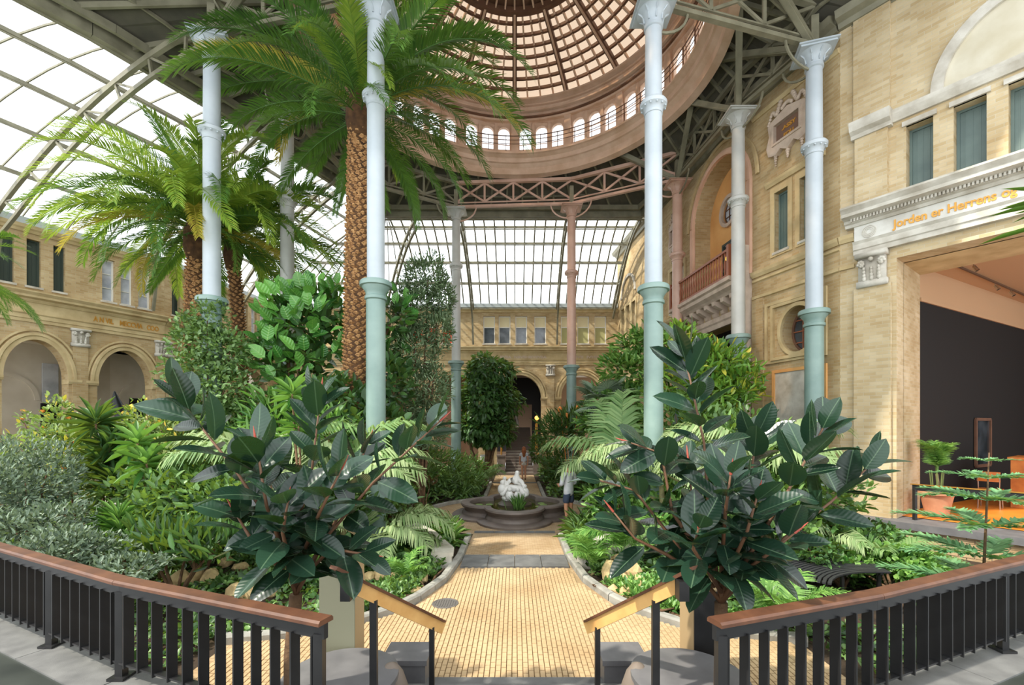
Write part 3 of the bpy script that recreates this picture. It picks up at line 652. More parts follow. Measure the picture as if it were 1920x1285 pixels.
m = MB(); m.prof(R3, 0.16, S3, [(0,7.19),(0.17,7.19),(0.2,7.25),(0.26,7.27),(0.26,7.33),(0.44,7.37),(0.44,7.44),(0.52,7.53),(0.52,7.57),(0,7.64)]); m.build('cornice', M_STONEW, wr3)
dm = MB(); dm.fbox(R3, 0, 0.035, 0.2, 0.265, 7.255, 7.33); dm = [dm]
i = 0
dmesh = MB()
for i in range(85):
    s = 0.3+i*0.06
    dmesh.fbox(R3, s, s+0.035, 0.25, 0.31, 7.275, 7.345)
tag(dmesh.build('dentil_course', M_STONEW, wr3), kind='stuff')
letters('Jorden er Herrens og', R3, 1.02, 2.86, 0.135, 6.93, 0.24, M_GOLD, wr3)
for k in range(3):
    a = MB(); a.ring(R3, 0.6, 7.01, 0.05+0.035*k, 0.05+0.035*k, 0, 2*PI, [(0,0.12),(0,0.145),(0.015,0.145),(0.015,0.12)], 16); a.build('rosette', M_STONEW, wr3)
m = MB(); m.prof(R3, 0.95, S3, [(0,9.28),(0.06,9.28),(0.1,9.34),(0.14,9.42),(0.16,9.5),(0,9.54)]); m.build('window_band', M_STONEW, wr3)
m = MB(); m.prof(R3, 0.26, 1.0, [(0,9.22),(0.14,9.22),(0.16,9.3),(0.26,9.36),(0.3,9.5),(0.3,9.56),(0,9.6)]); m.build('pilaster_cap', M_STONEW, wr3)
for a, b, k in wR3:
    f = MB(); f.fbox(R3, a-0.06, b+0.06, -0.05, 0.05, 9.1, 9.2); f.build('window_head', M_STONEW, wr3)
a = MB(); a.ring(R3, LC, 9.52, 1.12, 1.22, 0, PI, [(0,-0.01),(0,0.09),(0.2,0.09),(0.22,-0.01)], 32); a.build('arch_moulding', M_STONEW, wr3, smooth='auto')
a = MB(); a.panel(R3, archloop(LC, 1.13, 9.53, 9.54, 1.22, 24), [], 0.02, -0.02); a.build('lunette', mat('grey_plaster', (205, 198, 178), 0.9, c2=(188, 178, 152), scale=2), wr3)
m = MB(); m.prof(R3, 0, S3, [(0,12.0),(0.1,12.0),(0.15,12.1),(0.3,12.15),(0.36,12.3),(0,12.4)]); m.build('eaves_moulding', M_IRON, wr3)
for pr in ([(0,6.92),(0.05,6.92),(0.1,7.0),(0.12,7.08),(0,7.12)], [(0,6.3),(0.05,6.3),(0.05,6.38),(0,6.4)]):
    m = MB(); m.prof(R3, 0, 0.3, pr); m.build('string_course', M_STONE, wr3)
# plinth ledge and brick retaining wall below it
ZL = 0.58
m = MB(); m.fbox(R3, 0.12, 5.6, -1.9, 0.42, ZL-0.14, ZL); ledge = struct(m.build('trim_ledge', M_DARKST), 'grey stone ledge along the foot of the entrance facade', 'ledge')
rw = MB(); rw.fbox(R3, 0.15, 5.6, 0.0, 0.33, -0.4, ZL-0.14); rw = struct(rw.build('wall_retaining', mat('grey_mortar', (150, 138, 118), 0.95)), 'low brick retaining wall under the entrance ledge', 'wall')
bme = {}
row = 0; z = -0.02; cnt = 0
while z < ZL-0.16:
    s = 0.15+(0.115 if row % 2 else 0)
    while s < 4.9:
        b = MB(); b.fbox(R3, s, s+0.215, 0.30, 0.345+random.uniform(0, 0.012), z, z+0.058)
        b.build('brick', M_BRICKS, rw); s += 0.23; cnt += 1
    z += 0.07; row += 1
# room behind the entrance
rb = R3.P(1.06, -1.9, 0); wd = Vector((0.885, 0.466, 0)); e = rb+wd*12
def vwall(name, a, b, z0, z1, mt, th=0.1, parent=None):
    m = MB(); d = (b-a).normalized(); nn = Vector((-d.y, d.x, 0))*th
    m.add([Vector((p.x, p.y, z))+q for z in (z0, z1) for q in (Vector((0,0,0)), nn) for p in (a, b)], [(0,2,3,1),(4,5,7,6),(0,1,5,4),(2,6,7,3),(0,4,6,2),(1,3,7,5)])
    return m.build(name, mt, parent)
bw = struct(vwall('wall_room_black', rb, e, 0.5, 5.72, M_BLACKW), 'black painted side wall of the room behind the entrance', 'wall')
vwall('upper_band', rb, e, 5.72, 6.5, M_BEIGEC, 0.12, bw)
vwall('cornice_strip', rb-Vector((0,0.04,0)), e-Vector((0,0.04,0)), 5.66, 5.74, M_BEIGEC, 0.1, bw)
struct(vwall('wall_room_end', e, e+Vector((2.5,-9,0)), 0.5, 6.6, M_BLACKW), 'dark end wall of the entrance room', 'wall')
m = MB(); m.add([rb+Vector((-0.3,0,6.5)), e+Vector((0,0,6.5)), e+Vector((2.5,-9,6.5)), R3.P(5.6,-1.8,6.5)], [(0,1,2,3)]); struct(m.build('ceiling_room', M_BEIGEC), 'beige ceiling of the entrance room with track lights', 'ceiling')
m = MB(); m.add([R3.P(1.06,-0.4,ZL+0.012), rb+Vector((-0.1,0,ZL+0.012)), e+Vector((0,0,ZL+0.012)), e+Vector((2.5,-9,ZL+0.012)), R3.P(5.6,-0.4,ZL+0.012)], [(0,1,2,3,4)]); struct(m.build('floor_room', M_ORANGE), 'orange wooden floor of the entrance room', 'floor')
# ================================================================== iron columns
CAPZ = 11.6
def column(x, y, zring, zgreen, label, mup, ph=0.0, rad=0.185):
    t = thing('iron_column', label, 'column', (x, y, 0), 0, 'cast iron columns carrying the dome')
    m = MB(); m.lathe([(0.30,0),(0.30,0.12),(0.27,0.16),(0.25,0.3),(0.215,0.36)], 24); m.build('base', M_GREEN, t, smooth='auto')
    r0 = rad*1.12
    m = MB(); m.lathe([(r0,0.36),(r0*0.97,zgreen-0.35)], 24, cap=False); m.build('lower_shaft', M_GREEN, t, smooth='auto')
    z = zgreen
    m = MB(); m.lathe([(r0*0.97,z-0.36),(r0*1.12,z-0.34),(r0*1.12,z-0.28),(r0,z-0.26),(r0*1.05,z-0.18),(r0*1.35,z-0.10),(r0*1.38,z-0.07),(r0*1.62,z-0.06),(r0*1.62,z+0.02),(r0*1.5,z+0.05),(rad,z+0.06)], 24); m.build('collar', M_GREEN, t, smooth='auto')
    m = MB(); m.lathe([(rad,z+0.05),(rad*0.98,zring-0.2)], 24, cap=False); m.build('middle_shaft', mup, t, smooth='auto')
    z = zring
    m = MB(); m.lathe([(rad*0.98,z-0.2),(rad*1.06,z-0.19),(rad*1.06,z-0.15),(rad,z-0.14),(rad*1.15,z-0.06),(rad*1.5,z-0.02),(rad*1.55,z+0.05),(rad*1.4,z+0.09),(rad*0.98,z+0.10)], 24)
    for k in range(12): m.sphere((rad*1.36*math.cos(k*PI/6), rad*1.36*math.sin(k*PI/6), z-0.045), 0.022, 6, 4)
    m.build('ring', mup, t, smooth='auto')
    m = MB(); m.lathe([(rad*0.98,z+0.1),(rad*0.93,CAPZ-0.42)], 24, cap=False); m.build('upper_shaft', mup, t, smooth='auto')
    z = CAPZ
    m = MB(); m.lathe([(rad*0.93,z-0.44),(rad*1.08,z-0.42),(rad*1.08,z-0.36),(rad*0.97,z-0.34),(rad*1.05,z-0.24),(rad*1.4,z-0.12),(rad*1.9,z-0.07)], 24)
    rot = Matrix.Rotation(ph, 3, 'Z'); m.box((0,0,z-0.045), (rad*4.0, rad*4.0, 0.05), rot); m.box((0,0,z-0.015), (rad*4.5, rad*4.5, 0.035), rot)
    for k in range(8):
        a = k*PI/4; m.tube([(rad*1.06*math.cos(a), rad*1.06*math.sin(a), z-0.3), (rad*1.2*math.cos(a), rad*1.2*math.sin(a), z-0.16), (rad*1.75*math.cos(a), rad*1.75*math.sin(a), z-0.08)], 0.018, 5)
    m.build('capital', mup, t, smooth='auto')
    m = MB(); m.box((0,0,z+0.42), (0.16,0.16,0.86), rot); m.build('stub_post', M_IRON, t)
    return t
CA = (-2.97, 9.7); CB = (3.0, 9.8); CC = (-7.08, 10.6); CD = (7.2, 10.9); CE = (6.46, 13.1); CF = (6.03, 16.8); CG = (-2.44, 18.9); CH = (2.33, 18.6); CEl = (-6.57, 13.1); CFl = (-6.05, 16.8)
def zy(y, d): return ZC+(CY-y)/F*d
column(*CA, zy(186, 9.7), zy(533, 9.7), 'tall bluish white column with green foot beside the big palm trunk', M_WHITEC)
column(*CB, zy(200, 9.8), zy(541, 9.8), 'tall bluish white column with green foot before the kentia palms', M_WHITEC)
column(*CC, zy(250, 10.6), zy(563, 10.6), 'white column wrapped in climbing leaves below its green collar', M_WHITEC, 0.3)
column(*CD, zy(277, 10.9), zy(586, 10.9), 'white column standing close to the round window of the facade', M_WHITEC, -0.3)
column(*CE, zy(378, 13.1), zy(632, 13.1), 'grey white column in front of the balcony', M_GREYC)
column(*CF, zy(480, 16.8), zy(660, 16.8), 'column tinted rose by dome light, beyond the balcony', M_ROSEC)
column(*CG, zy(500, 18.9), zy(680, 18.9), 'slender grey column behind the feathery tree', M_GREYC)
column(*CH, zy(513, 18.6), zy(688, 18.6), 'column tinted rose by dome light, in front of the end wall arches', M_ROSEC)
column(*CEl, zy(378, 13.1), zy(632, 13.1), 'grey white column behind the crown of the leafy fig', M_GREYC)
column(*CFl, zy(480, 16.8), zy(660, 16.8), 'pale column hidden behind the big palm trunk', M_GREYC)

# ================================================================== trusses between the columns
def truss(a, b, z0, z1, label, n=4, mt=None):
    mt = mt or M_IRON
    a = Vector((a[0], a[1], 0)); b = Vector((b[0], b[1], 0)); mid = (a+b)/2; mid.z = z0
    t = thing('roof_truss', label, 'truss', mid, 0, 'trusses around the dome', 'structure'); L = lambda q, z: a+(b-a)*q+Vector((0,0,z))
    def B(nm, p, q, w, h): m = MB(); m.bar(p, q, w, h); off(m, mid).build(nm, mt, t)
    B('chord', L(0,z0+0.05), L(1,z0+0.05), 0.12, 0.1); B('chord', L(0,z1), L(1,z1), 0.14, 0.12)
    B('chord', L(0,z0+0.22), L(1,z0+0.22), 0.05, 0.04)
    for i in range(n):
        q0, q1 = i/n, (i+1)/n
        B('brace', L(q0,z0+0.24), L(q1,z1-0.05), 0.05, 0.07); B('brace', L(q0,z1-0.05), L(q1,z0+0.24), 0.05, 0.07)
        if i: B('upright', L(q0,z0+0.24), L(q0,z1-0.05), 0.06, 0.08)
    for q, s in ((0, 1), (1, -1)):                      # curved brackets at the capitals
        d = (b-a).normalized()*s; p = L(q, 0); m = MB()
        m.path([p+d*(0.1+0.75*math.sin(k*PI/12))+Vector((0,0,z0-0.55+0.6*(1-math.cos(k*PI/12)))) for k in range(7)], 0.04, 0.05); off(m, mid).build('bracket', mt, t)
Z1 = 12.75
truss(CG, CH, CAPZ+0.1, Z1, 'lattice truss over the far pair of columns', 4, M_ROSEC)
truss(CH, CF, CAPZ+0.1, Z1, 'lattice truss from the rose-lit column to the facade side, far corner', 3, M_ROSEC)
truss(CF, CE, CAPZ+0.1, Z1, 'lattice truss along the facade between rose-lit and grey columns', 3)
truss(CE, CD, CAPZ+0.1, Z1, 'lattice truss along the facade above the grey column', 2)
truss(CG, CFl, CAPZ+0.1, Z1, 'lattice truss at the far left corner behind the palm crown', 3)
truss(CFl, CEl, CAPZ+0.1, Z1, 'lattice truss on the left side behind the palm crowns', 3)
truss(CEl, CC, CAPZ+0.1, Z1, 'lattice truss on the left above the vine column', 2)
truss(CC, CA, CAPZ+0.1, Z1, 'lattice truss from the vine column to the big palm column', 3)
truss(CB, CD, CAPZ+0.1, Z1, 'lattice truss between the two white columns on the right', 3)
def strut(a, b, label, w=0.12, h=0.16):
    mid = (Vector(a)+Vector(b))/2; m = MB(); m.bar(a, b, w, h)
    m.bar(Vector(a)+Vector((0,0,-0.02)), Vector(b)+Vector((0,0,-0.12)), w*1.4, 0.03)
    tag(off(m, mid).build('roof_strut', M_IRON), label, 'strut', 'struts under the dome', 'structure').location = mid
DC = Vector((0, 13.0, 0)); DR = 5.7
def onring(phi, r, z): return Vector((DC.x+r*math.sin(phi), DC.y+r*math.cos(phi), z))
k = 0
for c, nm in ((CB, 'the white column before the kentias'), (CD, 'the column by the round window'), (CE, 'the grey balcony column'), (CF, 'the rose-lit balcony column'), (CC, 'the vine column'), (CEl, 'the column behind the fig'), (CA, 'the big palm column')):
    phi = math.atan2(c[0]-DC.x, c[1]-DC.y)
    for j, dphi in enumerate((-0.32, 0.32)):
        strut((c[0], c[1], CAPZ+0.12), onring(phi+dphi, DR+0.15, 13.35), 'olive iron strut rising from %s to the dome ring, %s of two' % (nm, ('first', 'second')[j]))

# ================================================================== flat roof around the dome
OUT = [(-13.6,6.6),(-12.2,8.0),(-10.2,10.9),(-8.05,15.1),(-5.72,20.3),(0,20.3),(5.73,20.3),(6.6,17.0),(7.3,13.2),(8.0,10.7),(10.2,7.7),(8.0,7.4),(0,6.9),(-6,6.7)]
ZO = 12.25
def outer_at(phi):
    d = Vector((math.sin(phi), math.cos(phi))); best = None
    for i in range(len(OUT)):
        a = Vector(OUT[i])-Vector((0,13.0)); b = Vector(OUT[(i+1) % len(OUT)])-Vector((0,13.0)); e = b-a
        den = d.x*(-e.y)+e.x*d.y
        if abs(den) < 1e-9: continue
        t = (a.x*(-e.y)+e.x*a.y)/den; u = (d.x*a.y-d.y*a.x)/den
        if t > 0 and -1e-6 <= u <= 1+1e-6: best = max(best or 0, t)
    return max(best or 7, DR+0.35)
NA = 128
cm = MB(); ring0 = []; vs = []
for i in range(NA):
    phi = 2*PI*i/NA; r = outer_at(phi)
    vs += [onring(phi, r, ZO), onring(phi, DR+0.1, 13.55), onring(phi, r, ZO+0.35), onring(phi, DR+0.1, 13.9)]
fsx = []
for i in range(NA):
    j = (i+1) % NA
    fsx += [(4*i, 4*j, 4*j+1, 4*i+1), (4*i+2, 4*i+3, 4*j+3, 4*j+2), (4*i, 4*i+2, 4*j+2, 4*j)]
cm.add(vs, fsx); ceil = struct(cm.build('ceiling', M_CEIL), 'dark boarded roof between the glass vaults and the dome', 'ceiling')
for i in range(0, 64):
    phi = 2*PI*(i+0.5)/64; r = outer_at(phi)
    if r-DR < 0.5: continue
    m = MB(); m.bar(onring(phi, r-0.02, ZO-0.05), onring(phi, DR+0.15, 13.48), 0.07, 0.14); m.build('rafter', M_IRON, ceil)
for q in (0.33, 0.66):
    for i in range(32):
        ps = []
        for kx in range(3):
            phi = 2*PI*(i+kx/2)/32; r = outer_at(phi); rr = r+(DR+0.1-r)*q; ps.append(onring(phi, rr, ZO+(13.55-ZO)*q-0.05))
        m = MB(); m.path(ps, 0.05, 0.08); m.build('purlin', M_IRON, ceil)
# plank joints of the boarding, seen from below
for i in range(0, len(OUT)-4):
    a, b = Vector(OUT[i]+(ZO-0.12,)), Vector(OUT[i+1]+(ZO-0.12,)); m = MB()
    m.bar(a, b, 0.30, 0.34); m.build('edge_beam', M_IRON, ceil)
    inn = Vector((0,13.0,0)); q = 0.05
    m = MB(); m.bar(a+(Vector((0,13,ZO))-a)*0.05+Vector((0,0,0.1)), b+(Vector((0,13,ZO))-b)*0.05+Vector((0,0,0.1)), 0.1, 0.2); m.build('edge_beam', M_IRON, ceil)

# ================================================================== glass vaults
def vault(name, Wp, Ip, ncols, nrows, ribs, label, zw=9.42, zi=12.15, ribw=0.10, t0=0.0, t1=1.0, bulge=1.0, pane=M_GLASS):
    root = struct(obj(name, None), label, 'glass roof')
    def poly(P, t):
        P = [Vector((p[0], p[1], 0)) for p in P]; L = [0]
        for a, b in zip(P, P[1:]): L.append(L[-1]+(b-a).length)
        q = t*L[-1]
        for i in range(len(P)-1):
            if q <= L[i+1]+1e-9: return P[i]+(P[i+1]-P[i])*((q-L[i])/(L[i+1]-L[i]))
        return P[-1]
    def S(t, u, up=0.0):
        a, b = poly(Wp, t), poly(Ip, t); p = a.lerp(b, u)
        z = zw+(zi-zw)*math.sin(u*PI/2)**0.9 if bulge else zw+(zi-zw)*u
        return Vector((p.x, p.y, z+up))
    for c in range(ncols):
        ta, tb = c/ncols, (c+1)/ncols
        for r in range(nrows):
            ua, ub = r/nrows, (r+1)/nrows; um = (ua+ub)/2
            m = MB(); m.add([S(ta,ua,0.03),S(tb,ua,0.03),S(tb,um,0.03),S(tb,ub,0.03),S(ta,ub,0.03),S(ta,um,0.03)], [(0,1,2,5),(5,2,3,4)]); m.build('pane', pane, root, fix=False)
    for c in range(ncols+1):
        m = MB(); m.path([S(c/ncols, u) for u in np.linspace(0,1,nrows*2+1)], ribs or 0.028, 0.05); m.build('glazing_bar', M_IRON, root)
    for r in range(nrows+1):
        m = MB(); m.path([S(t, r/nrows, -0.06) for t in np.linspace(0,1,ncols//2+1)], 0.07, 0.10); m.build('purlin', M_IRON, root)
        m = MB(); m.path([S(t, min(1, r/nrows+0.012), -0.20) for t in np.linspace(0,1,ncols//2+1)], 0.03, 0.025); m.build('tie_rod', M_IRON, root)
    return root, S
WP = [(-21.2,5.0),(-16.9,13.4),(-14.3,18.5),(-13.45,25.4)]
IP = [(-13.9,6.0),(-10.2,10.9),(-8.05,15.1),(-5.72,20.3)]
vl, SL = vault('roof_glass_left', WP, IP, 20, 5, None, 'white glazed half vault of the roof on the left')
WB = [(-13.45,25.4),(5.75,25.4)]
vc, SC_ = vault('roof_glass_corner', [(-13.45,25.4),(-5.72,25.4)], [(-5.80,20.3),(-5.72,20.3)], 12, 5, 0.04, 'glazed corner of the roof behind the palm crowns')
vb, SB = vault('roof_glass_back', [(-5.72,25.4),(5.75,25.4)], [(-5.72,20.3),(5.73,20.3)], 24, 5, 0.065, 'white glazed half vault of the roof above the end wall')
# upright lattice light between the vault and the flat roof at the far side
lat = struct(obj('trim_1', None), 'cross braced lattice strip of glass above the far vault', 'roof trim')
for i in range(12):
    x0 = -5.7+11.4*i/12; x1 = x0+11.4/12; y, z0, z1 = 20.22, 12.05, 12.75
    for a, b, w in (((x0,y,z0),(x1,y,z1),0.035),((x0,y,z1),(x1,y,z0),0.035),((x0,y,z0),(x0,y,z1),0.09)):
        m = MB(); m.bar(a, b, w, w); m.build('lattice_bar', M_IRON, lat)
for z, h in ((12.0,0.12),(12.8,0.1),(11.82,0.05)):
    m = MB(); m.bar((-5.8,20.2,z), (5.8,20.2,z), 0.08, h); m.build('lattice_chord', M_IRON, lat)
# eaves gutters
for nm, P in (('trim_2', [WP[0],WP[1],WP[2],WP[3]]), ('trim_3', WB)):
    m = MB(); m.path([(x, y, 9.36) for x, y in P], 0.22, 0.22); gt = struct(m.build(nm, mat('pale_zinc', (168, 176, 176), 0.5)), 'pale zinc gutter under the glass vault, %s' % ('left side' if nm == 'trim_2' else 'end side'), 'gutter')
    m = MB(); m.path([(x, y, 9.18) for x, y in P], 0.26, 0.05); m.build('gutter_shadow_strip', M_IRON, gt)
# arched lattice ribs
def archrib(base, foot_z, top, label, depth=0.75, n=9, mt=M_IRON):
    base = Vector(base); top = Vector(top); c = Vector((base.x, base.y, 0))
    t = thing('roof_rib', label, 'roof rib', (base.x, base.y, foot_z), 0, 'arched iron ribs of the glass vaults', 'structure')
    org = Vector((base.x, base.y, foot_z))
    def P(u, dz, inn):
        h = Vector((base.x, base.y, 0)).lerp(Vector((top.x, top.y, 0)), u)
        d = (Vector((top.x, top.y, 0))-Vector((base.x, base.y, 0))).normalized()
        return Vector((h.x, h.y, 9.3+(top.z-9.3)*math.sin(u*PI/2)**0.9-dz))+d*inn
    up = [P(u, 0.16, 0.10) for u in np.linspace(0, 1, 15)]
    dd = (Vector((top.x, top.y, 0))-Vector((base.x, base.y, 0))).normalized()
    lo = [Vector((base.x, base.y, foot_z))+dd*0.16]+[Vector((base.x, base.y, 9.3-depth))+dd*0.55]+[P(u, 0.16+depth*(1-0.35*u), 0.5*(1-u)) for u in np.linspace(0.12, 1, 14)]
    m = MB(); m.path(up, 0.10, 0.14); off(m, org).build('upper_chord', mt, t)
    m = MB(); m.path(lo, 0.09, 0.11); off(m, org).build('lower_chord', mt, t)
    for i in range(1, 14, 2):
        m = MB(); m.bar(up[i], lo[i+1], 0.05, 0.07); off(m, org).build('web', mt, t)
        if i+3 < 16: m = MB(); m.bar(up[i], lo[min(i+2, 15)], 0.04, 0.05); off(m, org).build('web', mt, t)
archrib((-16.45,14.25,9.3), 7.2, (CC[0]-0.2,CC[1],CAPZ+0.55), 'arched lattice rib from the left wall to the vine column')
archrib((-14.5,18.1,9.3), 7.2, (CEl[0]-0.2,CEl[1],CAPZ+0.55), 'arched lattice rib from the left wall behind the left palm crown')
archrib((-13.75,22.5,9.3), 7.2, (CFl[0]-0.2,CFl[1],CAPZ+0.55), 'arched lattice rib far left, seen between palm fronds')
archrib((-17.9,11.4,9.3), 7.2, (-11.2,9.2,12.3), 'arched lattice rib nearest on the left edge')
archrib((-2.3,25.35,9.3), 7.15, (CG[0],20.35,12.15), 'arched iron rib running down the end wall left of the middle arch')
archrib((2.35,25.35,9.3), 7.15, (CH[0],20.35,12.15), 'arched iron rib running down the end wall right of the middle arch')
archrib((-7.2,25.35,9.3), 7.15, (-4.4,20.35,12.15), 'arched iron rib on the end wall behind the feathery tree')
archrib((5.45,25.3,9.3), 8.6, (5.65,20.35,12.15), 'arched iron rib in the far right corner of the end vault', 0.3)
# ================================================================== dome
dome = struct(obj('dome', None), 'round dome of peach glass on an arched window drum', 'dome')
dome.location = (0, 0, 0)
def lring(name, prof, mt, n=96):
    m = MB(); m.lathe(prof, n, DC, cap=False); return m.build(name, mt, dome, smooth='auto')
lring('lower_moulding', [(5.85,12.9),(5.62,12.95),(5.62,13.2),(5.5,13.3),(5.42,13.42),(5.42,13.5),(5.3,13.56),(5.3,13.72),(5.42,13.76),(5.85,13.78)], M_BROWN)
ZW0, ZW1 = 13.78, 15.05
class Cyl:                                            # the drum wall as an unrolled frame: s is arc length
    def P(self, s, n, z): return onring(s/5.6, 5.6-n, z)
CY_ = Cyl(); SEG = 2*PI*5.6/16
zc0 = 13.95; wr = 0.235; zsp = 14.62
def drum_panel(k):
    s0 = (k+0.0)*SEG; hol = [archloop(s0+SEG*(0.2+0.3*j), wr, zc0, zsp, wr, 8) for j in range(3)]
    oc = [(s0+SEG*i/8, ZW0) for i in range(9)]+[(s0+SEG*(8-i)/8, 15.1) for i in range(9)]
    m = MB(); m.panel(CY_, oc, hol, 0, -0.12); o = m.build('drum_panel', M_BROWN, dome)
    for j in range(3):
        c = s0+SEG*(0.2+0.3*j)
        p = MB(); p.panel(CY_, archloop(c, wr+0.01, zc0-0.01, zsp, wr+0.01, 8), [], -0.07, -0.075); p.build('pane', M_GLASS, o)
        a = MB(); a.ring(CY_, c, zsp, wr, wr, 0, PI, [(0,-0.02),(0,0.03),(0.05,0.03),(0.05,-0.02)], 10); a.build('window_arch', M_BROWN, o)
        for q in (0.22, 0.44):
            b = MB(); b.fbox(CY_, c-wr, c+wr, -0.05, -0.08, zc0+q, zc0+q+0.02); b.build('glazing_bar', M_BROWN, o)
    for j in (1, 2):
        c = s0+SEG*(0.05+0.3*j); b = MB(); b.fbox(CY_, c-0.06, c+0.06, -0.01, 0.07, ZW0, 14.98); b.build('mullion', M_BROWN, o)
    b = MB(); b.fbox(CY_, s0-0.14, s0+0.14, -0.01, 0.11, ZW0, 15.05); b.build('pilaster', M_BROWN, o)
    return o
for k in range(16): drum_panel(k)
for z, r, h in ((13.36,5.47,0.05),(13.62,5.27,0.05),(15.14,5.40,0.04),(15.40,5.40,0.05),(15.60,5.38,0.05),(15.78,5.26,0.05)):
    lring('moulding_bead', [(r+0.03,z-h),(r-0.05,z-h*0.6),(r-0.05,z+h*0.6),(r+0.03,z+h)], M_BROWND if h < 0.045 else M_BROWN)
lring('upper_cornice', [(5.75,15.02),(5.45,15.04),(5.42,15.12),(5.5,15.16),(5.5,15.36),(5.38,15.44),(5.34,15.5),(5.42,15.54),(5.42,15.68),(5.3,15.74),(5.28,15.84),(5.5,15.9)], M_BROWN)
for z, r in ((14.02,0.014),(14.18,0.014),(14.34,0.02)):
    m = MB(); m.tube([onring(2*PI*i/72, 5.32, z) for i in range(73)], r, 5, False); m.build('gallery_rail', M_BROWND, dome)
for k in range(48):
    m = MB(); p = onring(2*PI*(k+0.5)/48, 5.32, 0); m.bar(p+Vector((0,0,13.74)), p+Vector((0,0,14.36)), 0.025, 0.025); m.build('gallery_post', M_BROWND, dome)
def dprof(t): return 5.40-(5.40-2.6)*t, 15.87+1.05*(t**0.85)
NR_ = 8
def dp(phi, t, dz=0.0): r, z = dprof(t); return onring(phi, r, z+dz)
restp = MB(); npane = 0
cellsd = []
for k in range(64):
    ph = 2*PI*(k+0.5)/64; w = ph if ph <= PI else ph-2*PI
    for r in range(NR_): cellsd.append((abs(w), k, r))
cellsd.sort()
for i, (aw, k, r) in enumerate(cellsd):
    p0, p1 = 2*PI*k/64, 2*PI*(k+1)/64; vs = [dp(p0, r/NR_, 0.02), dp(p1, r/NR_, 0.02), dp(p1, (r+1)/NR_, 0.02), dp(p0, (r+1)/NR_, 0.02)]
    if i < 298:
        m = MB(); m.add(vs, [(0,1,2,3)]); m.build('pane', M_PEACH, dome, fix=False)
    else: restp.add(vs, [(0,1,2,3)])
tag(restp.build('panes', M_PEACH, dome, fix=False), kind='stuff')
for k in range(64):
    ph = 2*PI*k/64; main = k % 4 == 0; m = MB()
    m.path([dp(ph, t, -0.03) for t in np.linspace(0,1,9)], 0.17 if main else 0.06, 0.16 if main else 0.09); o = m.build('rib' if main else 'glazing_bar', M_BROWND if main else M_BROWN, dome)
    if main:
        m = MB(); m.path([dp(ph, t, -0.12) for t in np.linspace(0,1,9)], 0.07, 0.06); m.build('rib_fillet', M_BROWN, o)
for r in range(NR_+1):
    m = MB(); m.path([dp(2*PI*i/96, r/NR_, -0.03) for i in range(97)], 0.08, 0.10); m.build('ring_bar', M_BROWND, dome)
for r in range(NR_):                                 # little corner brackets give the panes their rounded lower corners
    for k in range(64):
        pass
m = MB(); m.lathe([(2.6,16.88),(2.55,17.0),(2.3,17.02),(1.9,17.35),(1.2,17.55),(0.05,17.6)], 64, DC, cap=False); m.build('crown_boarding', M_BROWND, dome, smooth='auto')
for k in range(48):
    ph = 2*PI*k/48; m = MB(); m.path([onring(ph, 2.56, 16.86), onring(ph, 2.28, 16.95), onring(ph, 1.9, 17.28), onring(ph, 1.2, 17.48)], 0.05, 0.09); m.build('crown_rib', M_BROWN, dome)
lring('oculus_ring', [(2.7,16.78),(2.5,16.76),(2.48,16.95),(2.7,17.0)], M_BROWND, 64)
# ================================================================== terrace railings
def railing(name, pts, label, posts, ztop=ZT+0.79):
    c = Vector((pts[1][0], pts[1][1], ZT)); t = thing(name, label, 'railing', c, 0, 'black terrace railings')
    P = [Vector((x, y, 0)) for x, y in pts]
    def seg(m): return off(m, c)
    for i, (a, b) in enumerate(zip(P, P[1:])):
        up = Vector((0,0,1)); d = (b-a).normalized(); L = (b-a).length; n = Vector((-d.y, d.x, 0))
        m = MB(); pr = [(-0.062,0.0),(-0.062,0.02),(-0.05,0.034),(0.05,0.034),(0.062,0.02),(0.062,0.0)]
        m.add([q+n*u+Vector((0,0,ztop-0.034+v)) for q in (a, b) for u, v in pr], [(k, (k+1) % 6, 6+(k+1) % 6, 6+k) for k in range(6)]+[tuple(range(6)), tuple(range(11,5,-1))])
        seg(m).build('handrail', M_WOOD, t)
        m = MB(); m.bar(a+up*(ztop-0.082), b+up*(ztop-0.082), 0.035, 0.095); seg(m).build('top_bar', M_BLACK, t)
        m = MB(); m.bar(a+up*(ZT+0.125), b+up*(ZT+0.125), 0.055, 0.014); seg(m).build('bottom_bar', M_BLACK, t)
        k = int(L/0.162)
        for j in range(k):
            q = a+d*((j+0.5)*L/k); m = MB()
            rot = Matrix(((d.x, n.x, 0), (d.y, n.y, 0), (0, 0, 1)))
            m.box((0,0,0), (0.012, 0.075, ztop-0.115-ZT-0.10), rot)
            o = m.build('baluster', M_BLACK, t); o.location = q+up*((ztop-0.115+ZT+0.10)/2)-c
    for q in posts:
        q = Vector((q[0], q[1], 0)); m = MB()
        m.box(q+Vector((0,0,(ZT+ztop-0.1)/2)), (0.06, 0.06, ztop-0.1-ZT)); m.box(q+Vector((0,0,ZT+0.012)), (0.13, 0.13, 0.02)); seg(m).build('post', M_BLACK, t)
    return t
def on(pts, x):
    for (x0, y0), (x1, y1) in zip(pts, pts[1:]):
        if x0 <= x <= x1: return (x, y0+(y1-y0)*(x-x0)/(x1-x0))
railing('terrace_railing', RAIL_L, 'black slatted railing with brown wooden handrail left of the stair', [on(RAIL_L,-6.6), on(RAIL_L,-4.22), on(RAIL_L,-3.13), on(RAIL_L,-1.24)])
railing('terrace_railing', RAIL_R, 'black slatted railing with brown wooden handrail right of the stair', [on(RAIL_R,1.30), on(RAIL_R,4.35), on(RAIL_R,6.4)])
